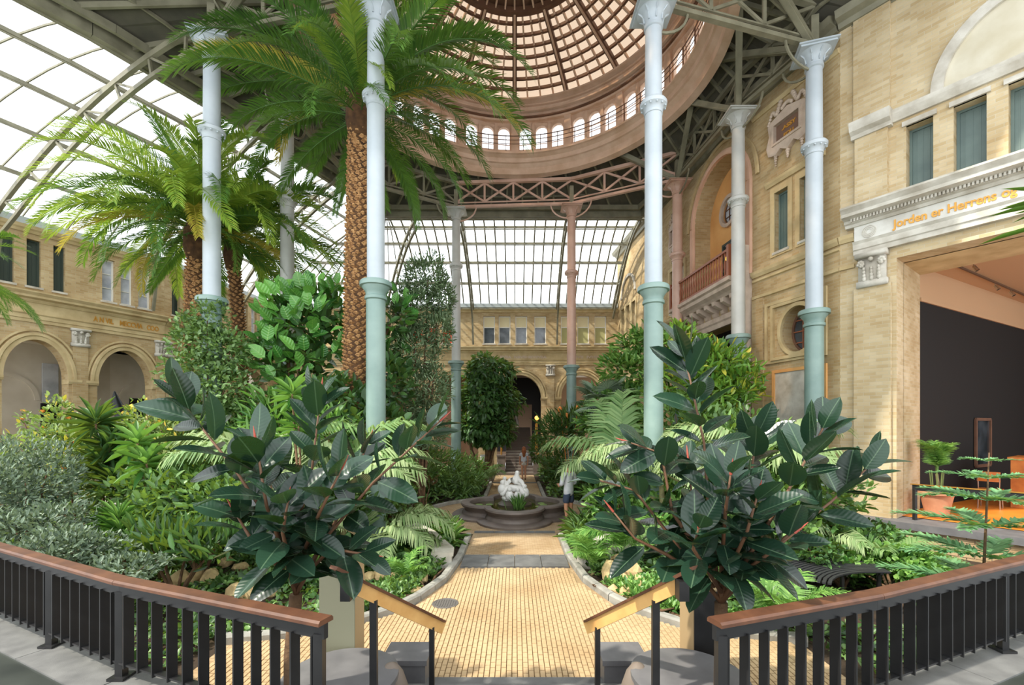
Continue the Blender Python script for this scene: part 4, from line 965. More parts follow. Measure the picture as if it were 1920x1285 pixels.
def stair_rail(sg, label):
    a = Vector((sg*1.2, 3.29, 1.52)); b = Vector((sg*0.66, 4.15, 0.82)); d = b-a; c = Vector((a.x, a.y, 0))
    t = thing('stair_handrail', label, 'handrail', c, 0, 'oak handrails of the terrace stair')
    m = MB(); m.bar(a, b, 0.075, 0.02); m.bar(a-d.normalized()*0.16, a+d.normalized()*0.02, 0.08, 0.024); off(m, c).build('handrail', M_WOOD, t)
    m = MB(); m.bar(a+Vector((0,0,-0.065)), b+Vector((0,0,-0.065)), 0.035, 0.10); off(m, c).build('side_board', M_OAK, t)
    for q, w, zf in ((0.22, 0.055, 0.42), (0.86, 0.045, 0.27)):
        p = a+d*q; m = MB(); m.box((p.x, p.y, (zf+p.z-0.1)/2), (w, 0.04, p.z-0.1-zf)); off(m, c).build('post', M_BLACK, t)
    m = MB(); m.box(a+Vector((-sg*0.0, -0.04, -0.09)), (0.07, 0.09, 0.14)); off(m, c).build('end_block', M_BLACK, t)
    return t
stair_rail(-1, 'oak handrail on black posts sloping down the left of the stair')
stair_rail(1, 'oak handrail on black posts sloping down the right of the stair')
def cheek(sg, label):
    t = thing('stair_side_stone', label, 'stone block', (sg*1.47, 3.82, 0), 0, 'grey stones flanking the stair')
    m = MB(); m.lathe([(0.46,0.0),(0.46,0.44),(0.48,0.46),(0.48,0.5),(0.44,0.52)], 40, (0,0,0)); m.build('round_slab', M_DARKST, t, smooth='auto')
    m = MB(); m.box((-sg*0.42, 0.65, 0.17), (0.40, 0.34, 0.34)); m.box((-sg*0.42, 0.65, 0.36), (0.44, 0.38, 0.05)); m.build('square_block', M_DARKST, t)
    m = MB(); m.lathe([(0.17,0.0),(0.165,0.2),(0.14,0.34),(0.10,0.46),(0.05,0.53),(0.01,0.55)], 24, (-sg*0.40, 0.12, 0.0)); m.build('bell_stone', mat('warm_grey_stone', (122, 110, 99), 0.7), t, smooth='auto')
cheek(-1, 'grey round slab with block and bell stone left of the stair foot')
cheek(1, 'grey round slab with block and bell stone right of the stair foot')
def pillar(x, y, w, d, h, label, mf, ms):
    t = thing('stair_pillar', label, 'pillar', (x, y, 0))
    m = MB(); m.box((0,0,h/2), (w, d, h)); m.build('body', ms, t)
    m = MB(); m.box((0,-d/2-0.006,h/2), (w-0.004, 0.012, h-0.004)); m.build('front_panel', mf, t)
    m = MB(); m.box((0,0,h+0.008), (w+0.01, d+0.02, 0.016)); m.build('cap', ms, t)
M_OLG = mat('olive_grey_panel', (128, 128, 108), 0.6); M_TAN = mat('tan_panel', (168, 144, 108), 0.6)
pillar(-1.69, 4.45, 0.34, 0.26, 1.31, 'tall olive grey square pillar left of the stair handrail', M_OLG, M_TAN)
pillar(1.86, 4.50, 0.31, 0.36, 1.03, 'black fronted square pillar right of the stair handrail', M_BLACK, M_TAN)
t = thing('hazard_tape', 'red and white striped tape lying on the terrace floor corner', 'tape', (-4.02, 3.5, ZT-0.011))
for i in range(8):
    m = MB(); m.box((i*0.055-0.2, -i*0.01, 0.003), (0.05, 0.09, 0.004), Matrix.Rotation(-0.2, 3, 'Z')); m.build('stripe', mat('tape_red', (190, 50, 45), 0.5) if i % 2 else mat('tape_white', (225, 222, 215), 0.5), t)

# ================================================================== fountain
def lobes(n=96, a=0.72, b=0.80):
    out = []
    for i in range(n):
        th = 2*PI*i/n; d = (math.cos(th), math.sin(th)); best = 0
        for cx, cy in ((a,0),(-a,0),(0,a),(0,-a)):
            dc = d[0]*cx+d[1]*cy; q = b*b-(a*a-dc*dc)
            if q > 0: best = max(best, dc+math.sqrt(q))
        out.append((th, best))
    return out
LB = lobes()
def quatre(prof, cap):                                  # outline offset by dr at height z
    m = MB(); n = len(LB); vs = []
    for dr, z in prof: vs += [(math.cos(t)*(r+dr), math.sin(t)*(r+dr)*1.16, z) for t, r in LB]
    fs = [(i*n+k, i*n+(k+1) % n, i*n+n+(k+1) % n, i*n+n+k) for i in range(len(prof)-1) for k in range(n)]
    if cap: fs.append(tuple((len(prof)-1)*n+k for k in range(n)))
    return m.add(vs, fs)
ft = thing('fountain', 'low four-lobed brown stone fountain basin in the path', 'fountain', FC)
quatre([(0.30,0.02),(0.30,0.07),(0.25,0.10),(0.02,0.11)], False).build('base_step', M_BRONZE, ft, smooth='auto')
quatre([(0.02,0.10),(0.0,0.16),(-0.06,0.2),(-0.04,0.27),(0.03,0.32),(0.05,0.36),(0.03,0.40),(-0.14,0.42),(-0.2,0.40),(-0.22,0.34),(-0.2,0.12)], False).build('basin', M_BRONZE, ft, smooth='auto')
quatre([(-0.21,0.285)], True).build('water', M_WATER, ft)
m = MB(); m.lathe([(0.5,0.1),(0.5,0.34),(0.4,0.42),(0.1,0.44)], 24); m.build('pedestal', mat('wet_dark_stone', (70, 62, 50), 0.4), ft, smooth='auto')
lm = MB(); lm.lathe([(0.11,0),(0.10,0.008),(0.005,0.008)], 14)
lme = lm.mesh('lily_pad', mat('lily_pad_green', (110, 140, 70), 0.4))
for i, (x, y) in enumerate(((-0.9,-0.1),(-0.75,0.15),(-1.05,0.12),(0.85,0.1),(0.7,-0.2),(1.0,-0.12),(-0.35,-1.0),(0.3,-1.05),(0.8,0.35))):
    o = tag(obj('lily_pad', lme), 'flat green lily pad floating on the fountain water', 'lily pad', 'lily pads in the fountain', 'thing'); o.location = FC+Vector((x, y, 0.286))

# ------------------------------------------------------------------ skinned bodies
def skin_mesh(name, verts, edges, radii, mt, level=2, root=0):
    me = bpy.data.meshes.new(name); me.from_pydata([tuple(v) for v in verts], edges, [])
    o = bpy.data.objects.new(name, me); COL.objects.link(o)
    sk = o.modifiers.new('skin', 'SKIN'); sk.use_smooth_shade = True; sk.branch_smoothing = 0.6
    for i, r in enumerate(radii):
        r = r if isinstance(r, tuple) else (r, r); me.skin_vertices[0].data[i].radius = r
    me.skin_vertices[0].data[root].use_root = True
    sb = o.modifiers.new('sub', 'SUBSURF'); sb.levels = level; sb.render_levels = level
    bpy.context.view_layer.update()
    out = bpy.data.meshes.new_from_object(o.evaluated_get(bpy.context.evaluated_depsgraph_get()))
    bpy.data.objects.remove(o); out.name = name; out.materials.clear(); out.materials.append(mt)
    out.polygons.foreach_set('use_smooth', [True]*len(out.polygons)); return out
M_SKIN = mat('skin', (206, 150, 118), 0.55); M_HAIR = mat('auburn_hair', (176, 104, 56), 0.6, c2=(140, 76, 38), scale=14); M_HAIRD = mat('dark_hair', (70, 50, 36), 0.6)
M_SHIRT = mat('white_cotton', (228, 230, 236), 0.8, c2=(206, 210, 220), scale=9); M_SHORTS = mat('navy_shorts', (58, 70, 92), 0.8); M_SHOE = mat('brown_shoe', (80, 56, 40), 0.6)
M_WSHORTS = mat('white_shorts', (226, 222, 216), 0.8)
def person(name, label, loc, rz, h, kind):
    k = h/1.75
    t = thing(name, label, 'person', loc, rz)
    V = lambda *a: [Vector(p)*k for p in a]
    if kind == 'man':   # standing, looking down at something held in front; faces +Y locally
        arm = {1: [(0.20,0.0,1.42),(0.27,0.0,1.17),(0.18,0.20,1.08),(0.11,0.30,1.14)], -1: [(-0.20,0.0,1.42),(-0.27,0.0,1.17),(-0.18,0.20,1.08),(-0.10,0.29,1.12)]}
        leg = {1: [(0.09,0,0.92),(0.10,0.02,0.50),(0.11,0.0,0.09),(0.12,0.13,0.04)], -1: [(-0.09,0,0.92),(-0.10,0.0,0.50),(-0.10,-0.05,0.09),(-0.11,0.08,0.04)]}
        head = [(0,0.02,1.50),(0,0.05,1.58),(0,0.06,1.66),(0,0.05,1.73)]
    else:               # woman with long hair walking away
        arm = {1: [(0.17,0,1.40),(0.22,-0.02,1.14),(0.23,0.07,0.92),(0.22,0.12,0.82)], -1: [(-0.17,0,1.40),(-0.21,0.0,1.14),(-0.20,0.10,0.95),(-0.18,0.16,0.86)]}
        leg = {1: [(0.085,0,0.92),(0.09,0.06,0.50),(0.09,0.02,0.09),(0.09,0.14,0.04)], -1: [(-0.085,0,0.92),(-0.085,0.0,0.50),(-0.08,-0.10,0.10),(-0.08,0.02,0.04)]}
        head = [(0,0.0,1.50),(0,0.01,1.58),(0,0.015,1.66),(0,0.01,1.73)]
    vs = [(0,0,0.95),(0,0,1.12),(0,0.0,1.30),(0,0,1.44)]; ed = [(0,1),(1,2),(2,3)]
    ra = [(0.15*k,0.10*k),(0.13*k,0.09*k),(0.16*k,0.10*k),(0.10*k,0.08*k)]
    i = len(vs); vs += head; ed += [(3,i),(i,i+1),(i+1,i+2),(i+2,i+3)]; ra += [0.05*k,0.075*k,0.088*k,0.06*k]
    for s in (1,-1):
        i = len(vs); vs += arm[s]; ed += [(3,i),(i,i+1),(i+1,i+2),(i+2,i+3)]; ra += [0.058*k,0.043*k,0.033*k,0.03*k]
        i = len(vs); vs += leg[s]; ed += [(0,i),(i,i+1),(i+1,i+2),(i+2,i+3)]; ra += [0.085*k,0.062*k,0.04*k,0.034*k]
    obj('body', skin_mesh('body', [Vector(p)*k for p in vs], ed, ra, M_SKIN), t)
    # nose, ears and fingers
    hx = Vector(head[1])*k; m = MB(); m.sphere(hx+Vector((0,0.085*k,0.02*k)), 0.014*k, 6, 5); m.build('nose', M_SKIN, t, smooth=True)
    for s in (1,-1):
        m = MB(); m.sphere(hx+Vector((s*0.076*k,0,0.03*k)), 0.02*k, 6, 5, 1.4); m.build('ear', M_SKIN, t, smooth=True)
        hd = Vector(arm[s][3])*k; pd = (Vector(arm[s][3])-Vector(arm[s][2])).normalized(); sd = pd.cross(Vector((0,0,1))).normalized(); m = MB()
        for f in range(4): b = hd+sd*((f-1.5)*0.017*k); m.tube([b, b+pd*0.045*k, b+pd*0.075*k-Vector((0,0,0.02*k))], [0.009*k,0.0085*k,0.006*k], 6)
        m.tube([hd-pd*0.02*k+sd*s*0.03*k, hd+pd*0.03*k+sd*s*0.045*k], [0.01*k,0.007*k], 6); m.build('hand', M_SKIN, t, smooth=True)
    # clothing
    sv = [(0,0,0.80 if kind == 'man' else 0.93),(0,0,1.12),(0,0.0,1.30),(0,0,1.43)]; se = [(0,1),(1,2),(2,3)]
    sr = [(0.185*k,0.13*k),(0.165*k,0.115*k),(0.185*k,0.12*k),(0.11*k,0.09*k)]
    for s in (1,-1):
        i = len(sv)
        if kind == 'man': sv += [arm[s][0], arm[s][1], tuple(Vector(arm[s][1]).lerp(Vector(arm[s][2]), 0.5))]; sr += [0.08*k,0.064*k,0.05*k]; se += [(3,i),(i,i+1),(i+1,i+2)]
        else: sv += [arm[s][0], tuple(Vector(arm[s][0]).lerp(Vector(arm[s][1]), 0.55))]; sr += [0.072*k,0.06*k]; se += [(3,i),(i,i+1)]
    obj('shirt', skin_mesh('shirt', [Vector(p)*k for p in sv], se, sr, M_SHIRT), t)
    pv = [(0,0,1.04),(0,0,0.92)]; pe = [(0,1)]; pr = [(0.17*k,0.12*k),(0.17*k,0.13*k)]
    for s in (1,-1):
        i = len(pv); a, b = Vector(leg[s][0]), Vector(leg[s][1]); f = 0.75 if kind == 'man' else 0.42
        pv += [tuple(a), tuple(a.lerp(b, f))]; pe += [(1,i),(i,i+1)]; pr += [0.115*k,0.10*k]
    obj('shorts', skin_mesh('shorts', [Vector(p)*k for p in pv], pe, pr, M_SHORTS if kind == 'man' else M_WSHORTS), t)
    for s in (1,-1):
        a, b = Vector(leg[s][2])*k, Vector(leg[s][3])*k; m = MB(); m.tube([a+Vector((0,-0.05*k,-a.z+0.045*k)), Vector(((a.x+b.x)/2,(a.y+b.y)/2,0.045*k)), b+Vector((0,0.05*k,-b.z+0.03*k))], [0.035*k,0.045*k,0.032*k], 10); m.build('shoe', M_SHOE, t, smooth=True)
    # hair
    m = MB(); c = Vector(head[2])*k
    m.sphere(c+Vector((0,-0.012*k,0.015*k)), 0.103*k, 14, 10, 1.08)
    if kind != 'man':
        for j in range(9):
            a = -1.1+j*0.275; m.tube([c+Vector((math.sin(a)*0.085*k, -math.cos(a)*0.085*k, 0.02)), c+Vector((math.sin(a)*0.10*k, -math.cos(a)*0.105*k, -0.18*k)), c+Vector((math.sin(a)*0.085*k, -math.cos(a)*0.12*k-0.01, -0.42*k-0.03*math.cos(a*3))) ], [0.035*k,0.036*k,0.012*k], 7)
    m.build('hair', M_HAIRD if kind == 'man' else M_HAIR, t, smooth=True)
    return t
person('person', 'person in white shirt and navy shorts standing beside the fountain', (1.40, 11.75, 0.02), 0.7, 1.66, 'man')
person('person', 'person with long auburn hair and white shorts walking toward the stairs', (0.44, 21.9, 0.02), 0.1, 1.58, 'woman')

# ------------------------------------------------------------------ sculptures
t = thing('marble_sculpture', 'white marble sculpture of a seated rounded figure in the fountain', 'sculpture', FC+Vector((-0.03, 0.1, 0.46)))
vs = [(0,0,0.18),(0.05,0.03,0.4),(0.08,0.05,0.6),(0.1,0.06,0.72),(0.12,0.05,0.84),(-0.25,-0.1,0.35),(-0.35,-0.2,0.1),(0.25,-0.15,0.3),(0.38,-0.25,0.08),(-0.12,0,0.55),(-0.22,-0.1,0.4),(0.25,0.0,0.5),(0.32,-0.12,0.34)]
ed = [(0,1),(1,2),(2,3),(3,4),(0,5),(5,6),(0,7),(7,8),(2,9),(9,10),(2,11),(11,12)]
ra = [(0.24,0.2),(0.17,0.14),(0.15,0.11),0.06,0.09,0.13,0.07,0.13,0.07,0.07,0.05,0.07,0.05]
obj('figure', skin_mesh('figure', [Vector(p) for p in vs], ed, ra, M_MARBLE), t)
m = MB(); m.lathe([(0.34,-0.02),(0.36,0.04),(0.28,0.12),(0.2,0.14)], 14); m.build('plinth', M_MARBLE, t, smooth='auto')
for x, y, z, r in ((-0.34,-0.12,0.30,0.13),(-0.28,-0.05,0.46,0.10),(0.34,-0.12,0.2,0.12),(0.12,-0.28,0.14,0.11),(-0.12,-0.3,0.14,0.12)):
    m = MB(); m.sphere((x,y,z), r, 12, 9, 1.25); m.sphere((x*0.95,y*1.05,z+r*1.5), r*0.6, 10, 8); m.build('small_figure', M_MARBLE, t, smooth=True)
t = thing('bronze_sculpture', 'dark bronze sculpture with a pointed wing on a hidden pedestal, left arcade', 'sculpture', (-11.2, 13.0, 0))
m = MB(); m.box((0,0,1.1), (0.7,0.6,2.2)); m.box((0,0,2.24), (0.8,0.7,0.1)); m.build('pedestal', M_STONEW, t)
M_DBR = mat('dark_bronze', (34, 36, 38), 0.4, 0.5)
vs = [(0.1,0,2.75),(0.35,0,2.85),(0.5,0,2.7),(0.62,0,2.55),(-0.1,0,2.95),(-0.22,0,3.3),(-0.28,0,3.62),(-0.2,0,2.5),(0.3,0,2.45)]
obj('figure', skin_mesh('figure', [Vector(p) for p in vs], [(0,1),(1,2),(2,3),(0,4),(4,5),(5,6),(0,7),(1,8)], [0.26,0.24,0.17,0.1,0.2,0.12,0.02,0.12,0.12], M_DBR), t)

# ------------------------------------------------------------------ stone benches, rocks, sign post, lamps
def low_wall(pts, label):
    t = thing('stone_bench', label, 'stone bench', (pts[0][0], pts[0][1], 0), 0, 'curved stone bench ends by the path')
    c = Vector((pts[0][0], pts[0][1], 0)); P = [Vector((x, y, 0)) for x, y, z, w in pts]; n = len(P)
    for lvl, (z0, z1, ex) in enumerate(((0, -0.07, 0.0), (-0.07, 0.0, 0.03))):
        m = MB(); vs = []
        for i, p in enumerate(P):
            d = (P[min(i+1,n-1)]-P[max(i-1,0)]).normalized(); s = Vector((-d.y, d.x, 0)); w = pts[i][3]/2+ex; h = pts[i][2]
            lo = 0 if lvl == 0 else h+z0; hi = h+z1
            vs += [p-s*w+Vector((0,0,lo)), p+s*w+Vector((0,0,lo)), p+s*w+Vector((0,0,hi)), p-s*w+Vector((0,0,hi))]
        fs = [(0,3,2,1), tuple(4*(n-1)+k for k in range(4))]
        for i in range(n-1):
            for k in range(4): fs.append((4*i+k, 4*i+(k+1) % 4, 4*i+4+(k+1) % 4, 4*i+4+k))
        m.add(vs, fs); off(m, c).build('wall' if lvl == 0 else 'coping', M_STONEW, t)
low_wall([(-1.32,8.25,0.30,0.34),(-1.34,8.55,0.30,0.34),(-1.55,9.0,0.31,0.34),(-1.85,9.5,0.38,0.36),(-2.3,10.0,0.45,0.36)], 'pale curved stone bench end left of the path')
low_wall([(1.32,8.25,0.30,0.34),(1.34,8.55,0.30,0.34),(1.6,8.95,0.33,0.34),(1.95,9.2,0.38,0.34),(2.45,9.35,0.42,0.34)], 'pale curved stone bench end right of the path')
ROCKS = []
def rock(x, y, s, label, seed, group, sz=0.7):
    ROCKS.append((x, y)); s = s*1.3
    rr = random.Random(seed); b = bmesh.new(); bmesh.ops.create_icosphere(b, subdivisions=2, radius=1.0)
    ax = [Vector((rr.uniform(-1,1), rr.uniform(-1,1), rr.uniform(-1,1))).normalized() for _ in range(9)]
    for v in b.verts:
        k = 1.0
        for a in ax: k = min(k, 0.78/max(0.78, v.co.normalized().dot(a)+0.12))
        v.co = v.co*k*(1+rr.uniform(-0.05,0.05)); v.co.x *= s; v.co.y *= s*0.8; v.co.z = (v.co.z+0.6)*s*sz
    me = bpy.data.meshes.new('rock'); b.to_mesh(me); b.free(); me.materials.append(M_ROCK)
    o = obj('garden_rock', me); o.location = (x, y, 0); o.rotation_euler = (0,0,rr.uniform(0,6)); return tag(o, label, 'rock', group, 'thing')
for i, (px, py, s) in enumerate(((1142,1075,0.17),(1160,1050,0.13),(1168,1090,0.14),(1185,1068,0.17),(1200,1095,0.13),(1150,1105,0.10),(1172,1112,0.11))):
    d = 2210/(py+14-800); p = ground(px, d); rock(p.x, p.y, s, ['pale tufa rock at the front left of the pile beside the yellow-green palm','small tufa rock at the back of the pile right of the path','tufa rock in the middle of the pile right of the path','largest pale tufa rock of the pile right of the path','tufa rock at the right end of the pile near the stair rail','small tufa rock lowest in front of the right pile','small tufa rock between pile and dark creeper right of the path'][i], i, 'tufa rocks right of the path', 1.0)
for i, (px, py, s) in enumerate(((335,1085,0.17),(365,1082,0.15),(395,1085,0.17),(425,1050,0.14),(450,1060,0.12),(445,1112,0.16),(470,1110,0.13),(500,1108,0.16),(690,1078,0.12),(715,1076,0.13),(745,1075,0.11),(790,1082,0.12),(780,1105,0.10))):
    d = 2210/(py+12-800); p = ground(px, d); rock(p.x, p.y, s, ['first tufa rock of the left edging row, seen from the frame edge','second tufa rock of the left edging row','third tufa rock of the left edging row','upper tufa rock behind the edging row, beside the rubber plant','small upper tufa rock touching the rubber plant leaves','front tufa rock left of the rubber plant trunk','small front tufa rock beside the rubber plant trunk','front tufa rock right behind the rubber plant trunk','tufa rock under the kentia, leftmost near the handrail','middle tufa rock behind the left handrail','small tufa rock beside the palm seedling','tufa rock below the left stone bench','smallest tufa rock near the left kerb'][i], 40+i, 'tufa rocks left of the path', 0.75)
d = 2210/(1105-800); p = ground(1552, 6.3); rock(p.x, p.y, 0.16, 'flat tan rock beside the black slatted bench', 77, None, 0.5)
t = thing('sign_post', 'white information post with a tilted board near the far steps', 'sign post', (-1.35, 21.6, 0))
m = MB(); m.box((0,0,0.5), (0.22,0.1,1.0)); m.build('post', M_WFRAME, t)
m = MB(); m.box((-0.12,-0.06,1.1), (0.34,0.03,0.34), Matrix.Rotation(-0.4, 3, 'X')); m.build('board', M_WFRAME, t)
t = thing('stair_lamp', 'brass torch lamp with amber globe beside the far stair', 'lamp', (SX1+0.22, 24.9, 1.07))
m = MB(); m.tube([(0,0,0),(0,0,1.9)], 0.035, 8); m.lathe([(0.12,0),(0.12,0.05),(0.05,0.1)], 12); m.build('post', M_BRASS, t)
m = MB(); m.sphere((0,0,2.0), 0.12, 12, 9); m.build('globe', emit('lamp_amber', (255, 170, 70), 2.0), t, smooth=True)
t = thing('hall_statue', 'pale statue glimpsed in the dark hall at the top of the stairs', 'sculpture', (0.1, 31.3, 2.5))
obj('figure', skin_mesh('figure', [Vector(p) for p in ((0,0,0.9),(0,0,1.3),(0,0,1.5),(0,0,1.68),(0.25,0,1.2),(-0.25,0,1.1),(0.1,0,0.4),(-0.1,0,0.4),(0.1,0,0.05),(-0.1,0,0.05))], [(0,1),(1,2),(2,3),(1,4),(1,5),(0,6),(0,7),(6,8),(7,9)], [0.17,0.19,0.07,0.11,0.06,0.06,0.11,0.11,0.08,0.08], mat('dull_plaster_cast', (120, 110, 98), 0.8), 1), t)
# black slatted bench in the right bed
t = thing('slatted_bench', 'black slatted curved bench in the bed below the right railing', 'bench', (3.95, 6.75, 0))
cx, cy = 1.2, -1.35
for i in range(15):
    r = 1.15+0.062*i; m = MB()
    m.path([(cx+r*math.cos(a), cy+r*math.sin(a), 0.5) for a in np.linspace(1.35, 2.55, 8)], 0.042, 0.022); m.build('slat', mat('black_slat', (48, 48, 52), 0.45), t)
for a in (1.45, 1.95, 2.45):
    m = MB(); m.bar((cx+1.13*math.cos(a), cy+1.13*math.sin(a), 0.475), (cx+2.04*math.cos(a), cy+2.04*math.sin(a), 0.475), 0.04, 0.03); m.build('cross_bar', M_BLACK, t)
    for r in (1.2, 1.95): m = MB(); m.bar((cx+r*math.cos(a), cy+r*math.sin(a), 0), (cx+r*math.cos(a), cy+r*math.sin(a), 0.47), 0.04, 0.04); m.build('leg', M_BLACK, t)
# ------------------------------------------------------------------ entrance rail and room furniture
c = R3.P(1.3, -0.12, ZL); t = thing('entrance_railing', 'black railing with brass top before the orange entrance floor', 'railing', c)
m = MB(); m.bar(R3.P(1.27,-0.12,ZL+0.77), R3.P(5.4,-0.12,ZL+0.77), 0.07, 0.02); off(m, c).build('handrail', M_BRASS, t)
m = MB(); m.bar(R3.P(1.3,-0.12,ZL+0.70), R3.P(5.4,-0.12,ZL+0.70), 0.04, 0.12); off(m, c).build('top_bar', M_BLACK, t)
for s in (1.34, 3.3, 5.3):
    m = MB(); m.bar(R3.P(s,-0.12,ZL), R3.P(s,-0.12,ZL+0.66), 0.07, 0.05); off(m, c).build('post', M_BLACK, t)
pt = Vector((9.45, 10.15, ZL+0.014)); t = thing('plant_pot', 'terracotta pot with saucer standing by the brick pier', 'plant pot', pt)
m = MB(); m.lathe([(0.20,0.03),(0.29,0.48),(0.33,0.49),(0.33,0.58),(0.29,0.58),(0.27,0.5),(0.03,0.49)], 28); m.build('pot', M_TERRA, t, smooth='auto')
m = MB(); m.lathe([(0.24,0),(0.27,0.05),(0.24,0.05),(0.02,0.03)], 28); m.build('saucer', M_TERRA, t, smooth='auto')
m = MB(); m.lathe([(0.27,0.5),(0.02,0.53)], 20); m.build('soil', M_SOIL, t)
t = thing('wooden_counter', 'tall orange wooden counter in the entrance room', 'counter', (13.0, 11.3, ZL+0.014), 0.6)
m = MB(); m.box((0,0,0.6), (1.2,0.7,1.2)); m.build('body', mat('orange_wood_panel', (205, 128, 56), 0.5, c2=(180, 104, 42), scale=5), t)
for k in range(3): m = MB(); m.box((-0.4+0.4*k,-0.357,0.6), (0.37,0.015,1.1)); m.build('panel', mat('orange_wood_panel', (205, 128, 56)), t)
m = MB(); m.box((0,0,1.22), (1.3,0.8,0.05)); m.build('top', mat('orange_wood_panel', (205, 128, 56)), t)
def chair(loc, rz, label):
    t = thing('cafe_chair', label, 'chair', loc, rz, 'chairs in the entrance room')
    w = mat('orange_wood_panel', (205, 128, 56)); ch = mat('chrome', (190, 190, 192), 0.2, 1.0)
    m = MB(); m.box((0,0,0.45), (0.42,0.42,0.03)); m.build('seat', w, t)
    m = MB(); m.path([(-0.2,0.21,0.78),(0,0.24,0.78),(0.2,0.21,0.78)], 0.02, 0.24); m.build('backrest', w, t)
    for x in (-0.19,0.19):
        for y in (-0.19,0.2): m = MB(); m.tube([(x,y,0),(x*0.95,y*0.98,0.44)]+([(x,y+0.03,0.85)] if y > 0 else []), 0.012, 6); m.build('leg', ch, t)
chair((11.75, 11.2, ZL+0.014), 2.2, 'chrome legged wooden chair beside the orange counter'); chair((12.3, 10.6, ZL+0.014), 0.6, 'chrome legged wooden chair nearest the entrance rail')
q = rb+wd*3.2; t = thing('wall_mirror', 'dark framed tall mirror hanging on the black wall', 'mirror', q+Vector((0,0,1.5)))
dx = wd; nn = Vector((wd.y, -wd.x, 0))
for a, b, w in ((0,0,0.06),(1.0,0,0.06)):
    m = MB(); m.bar(dx*a+nn*0.04, dx*a+nn*0.04+Vector((0,0,1.3)), 0.08, 0.05, nn); m.build('frame_side', M_BROWND, t)
for z in (0, 1.3): m = MB(); m.bar(nn*0.04+Vector((0,0,z)), dx+nn*0.04+Vector((0,0,z)), 0.05, 0.08); m.build('frame_rail', M_BROWND, t)
m = MB(); m.add([nn*0.03, dx+nn*0.03, dx+nn*0.03+Vector((0,0,1.3)), nn*0.03+Vector((0,0,1.3))], [(0,1,2,3)]); m.build('mirror_glass', M_DARKG, t)
# track lights
tr0 = at(1805, 497, 10.9); tr0.z = 6.44
c = tr0; t = thing('track_light', 'dark lighting track with small chrome spotlights under the beige ceiling', 'track light', c)
def TP(x, y):
    d = 3.84*F/(CY-y); p = at(x, y, d); return p
a0, a1, a2 = TP(1797, 500), TP(1920, 553), TP(1920, 470)
for a, b in ((a0, a1+(a1-a0)*0.5), (a0, a2)):
    m = MB(); m.bar(a, b, 0.04, 0.04); off(m, c).build('track', mat('dark_track', (90, 66, 48), 0.5), t)
for x, y in ((1827, 500), (1866, 530), (1895, 542)):
    p = TP(x, y) if x != 1827 else a0+(a2-a0)*0.25
    m = MB(); m.tube([p, p+Vector((0,0,-0.1))], 0.012, 6); m.tube([p+Vector((0,0,-0.08)), p+Vector((0.03,-0.06,-0.2))], [0.035,0.045], 10); off(m, c).build('spotlight', mat('spot_chrome', (190, 180, 165), 0.25, 0.9), t)
# ================================================================== plants
L_RUB = leafmat('rubber_leaf', (16, 36, 27), (40, 66, 50), 0.24, 0.10, (90, 130, 40), 0.5, island=False)
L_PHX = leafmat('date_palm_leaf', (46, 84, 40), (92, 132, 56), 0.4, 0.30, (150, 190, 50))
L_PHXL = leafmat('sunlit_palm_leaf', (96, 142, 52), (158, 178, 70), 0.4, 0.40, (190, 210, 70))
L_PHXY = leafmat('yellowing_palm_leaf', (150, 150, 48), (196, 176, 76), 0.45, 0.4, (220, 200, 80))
L_KEN = leafmat('kentia_leaf', (84, 124, 68), (144, 172, 112), 0.6, 0.28, (180, 205, 110))
L_KENP = leafmat('pale_kentia_leaf', (112, 142, 88), (168, 184, 134), 0.65, 0.28, (190, 208, 130))
L_FIG = leafmat('fiddle_fig_leaf', (48, 104, 42), (120, 180, 84), 0.3, 0.22, (140, 200, 60), 0.6, island=False)
L_DARK = leafmat('dark_shrub_leaf', (24, 54, 26), (88, 130, 70), 0.4, 0.2)  # dark end of the shrub greens stands in for shade between leaves
L_MID = leafmat('mid_green_leaf', (32, 70, 30), (126, 164, 90), 0.42, 0.25)
L_BRI = leafmat('bright_green_leaf', (44, 98, 38), (144, 186, 96), 0.4, 0.25, (150, 200, 70))
L_GREY = leafmat('grey_green_leaf', (44, 66, 48), (136, 156, 130), 0.5, 0.2, (150, 170, 110))
L_OLV = leafmat('feathery_leaf', (52, 78, 48), (140, 162, 122), 0.5, 0.25, (150, 175, 90))
L_IVY = leafmat('vine_leaf', (40, 76, 34), (146, 178, 112), 0.45, 0.25)
L_YEL = leafmat('flowering_leaf', (52, 86, 38), (166, 186, 116), 0.45, 0.28, None, 0.5, True, (232, 200, 70))
L_COP = leafmat('copper_leaf', (92, 58, 40), (60, 80, 44), 0.4, 0.2, (170, 100, 50))
L_CROT = leafmat('croton_leaf', (52, 104, 36), (132, 178, 70), 0.4, 0.25, (190, 200, 60), 0.5, True, (216, 196, 70))
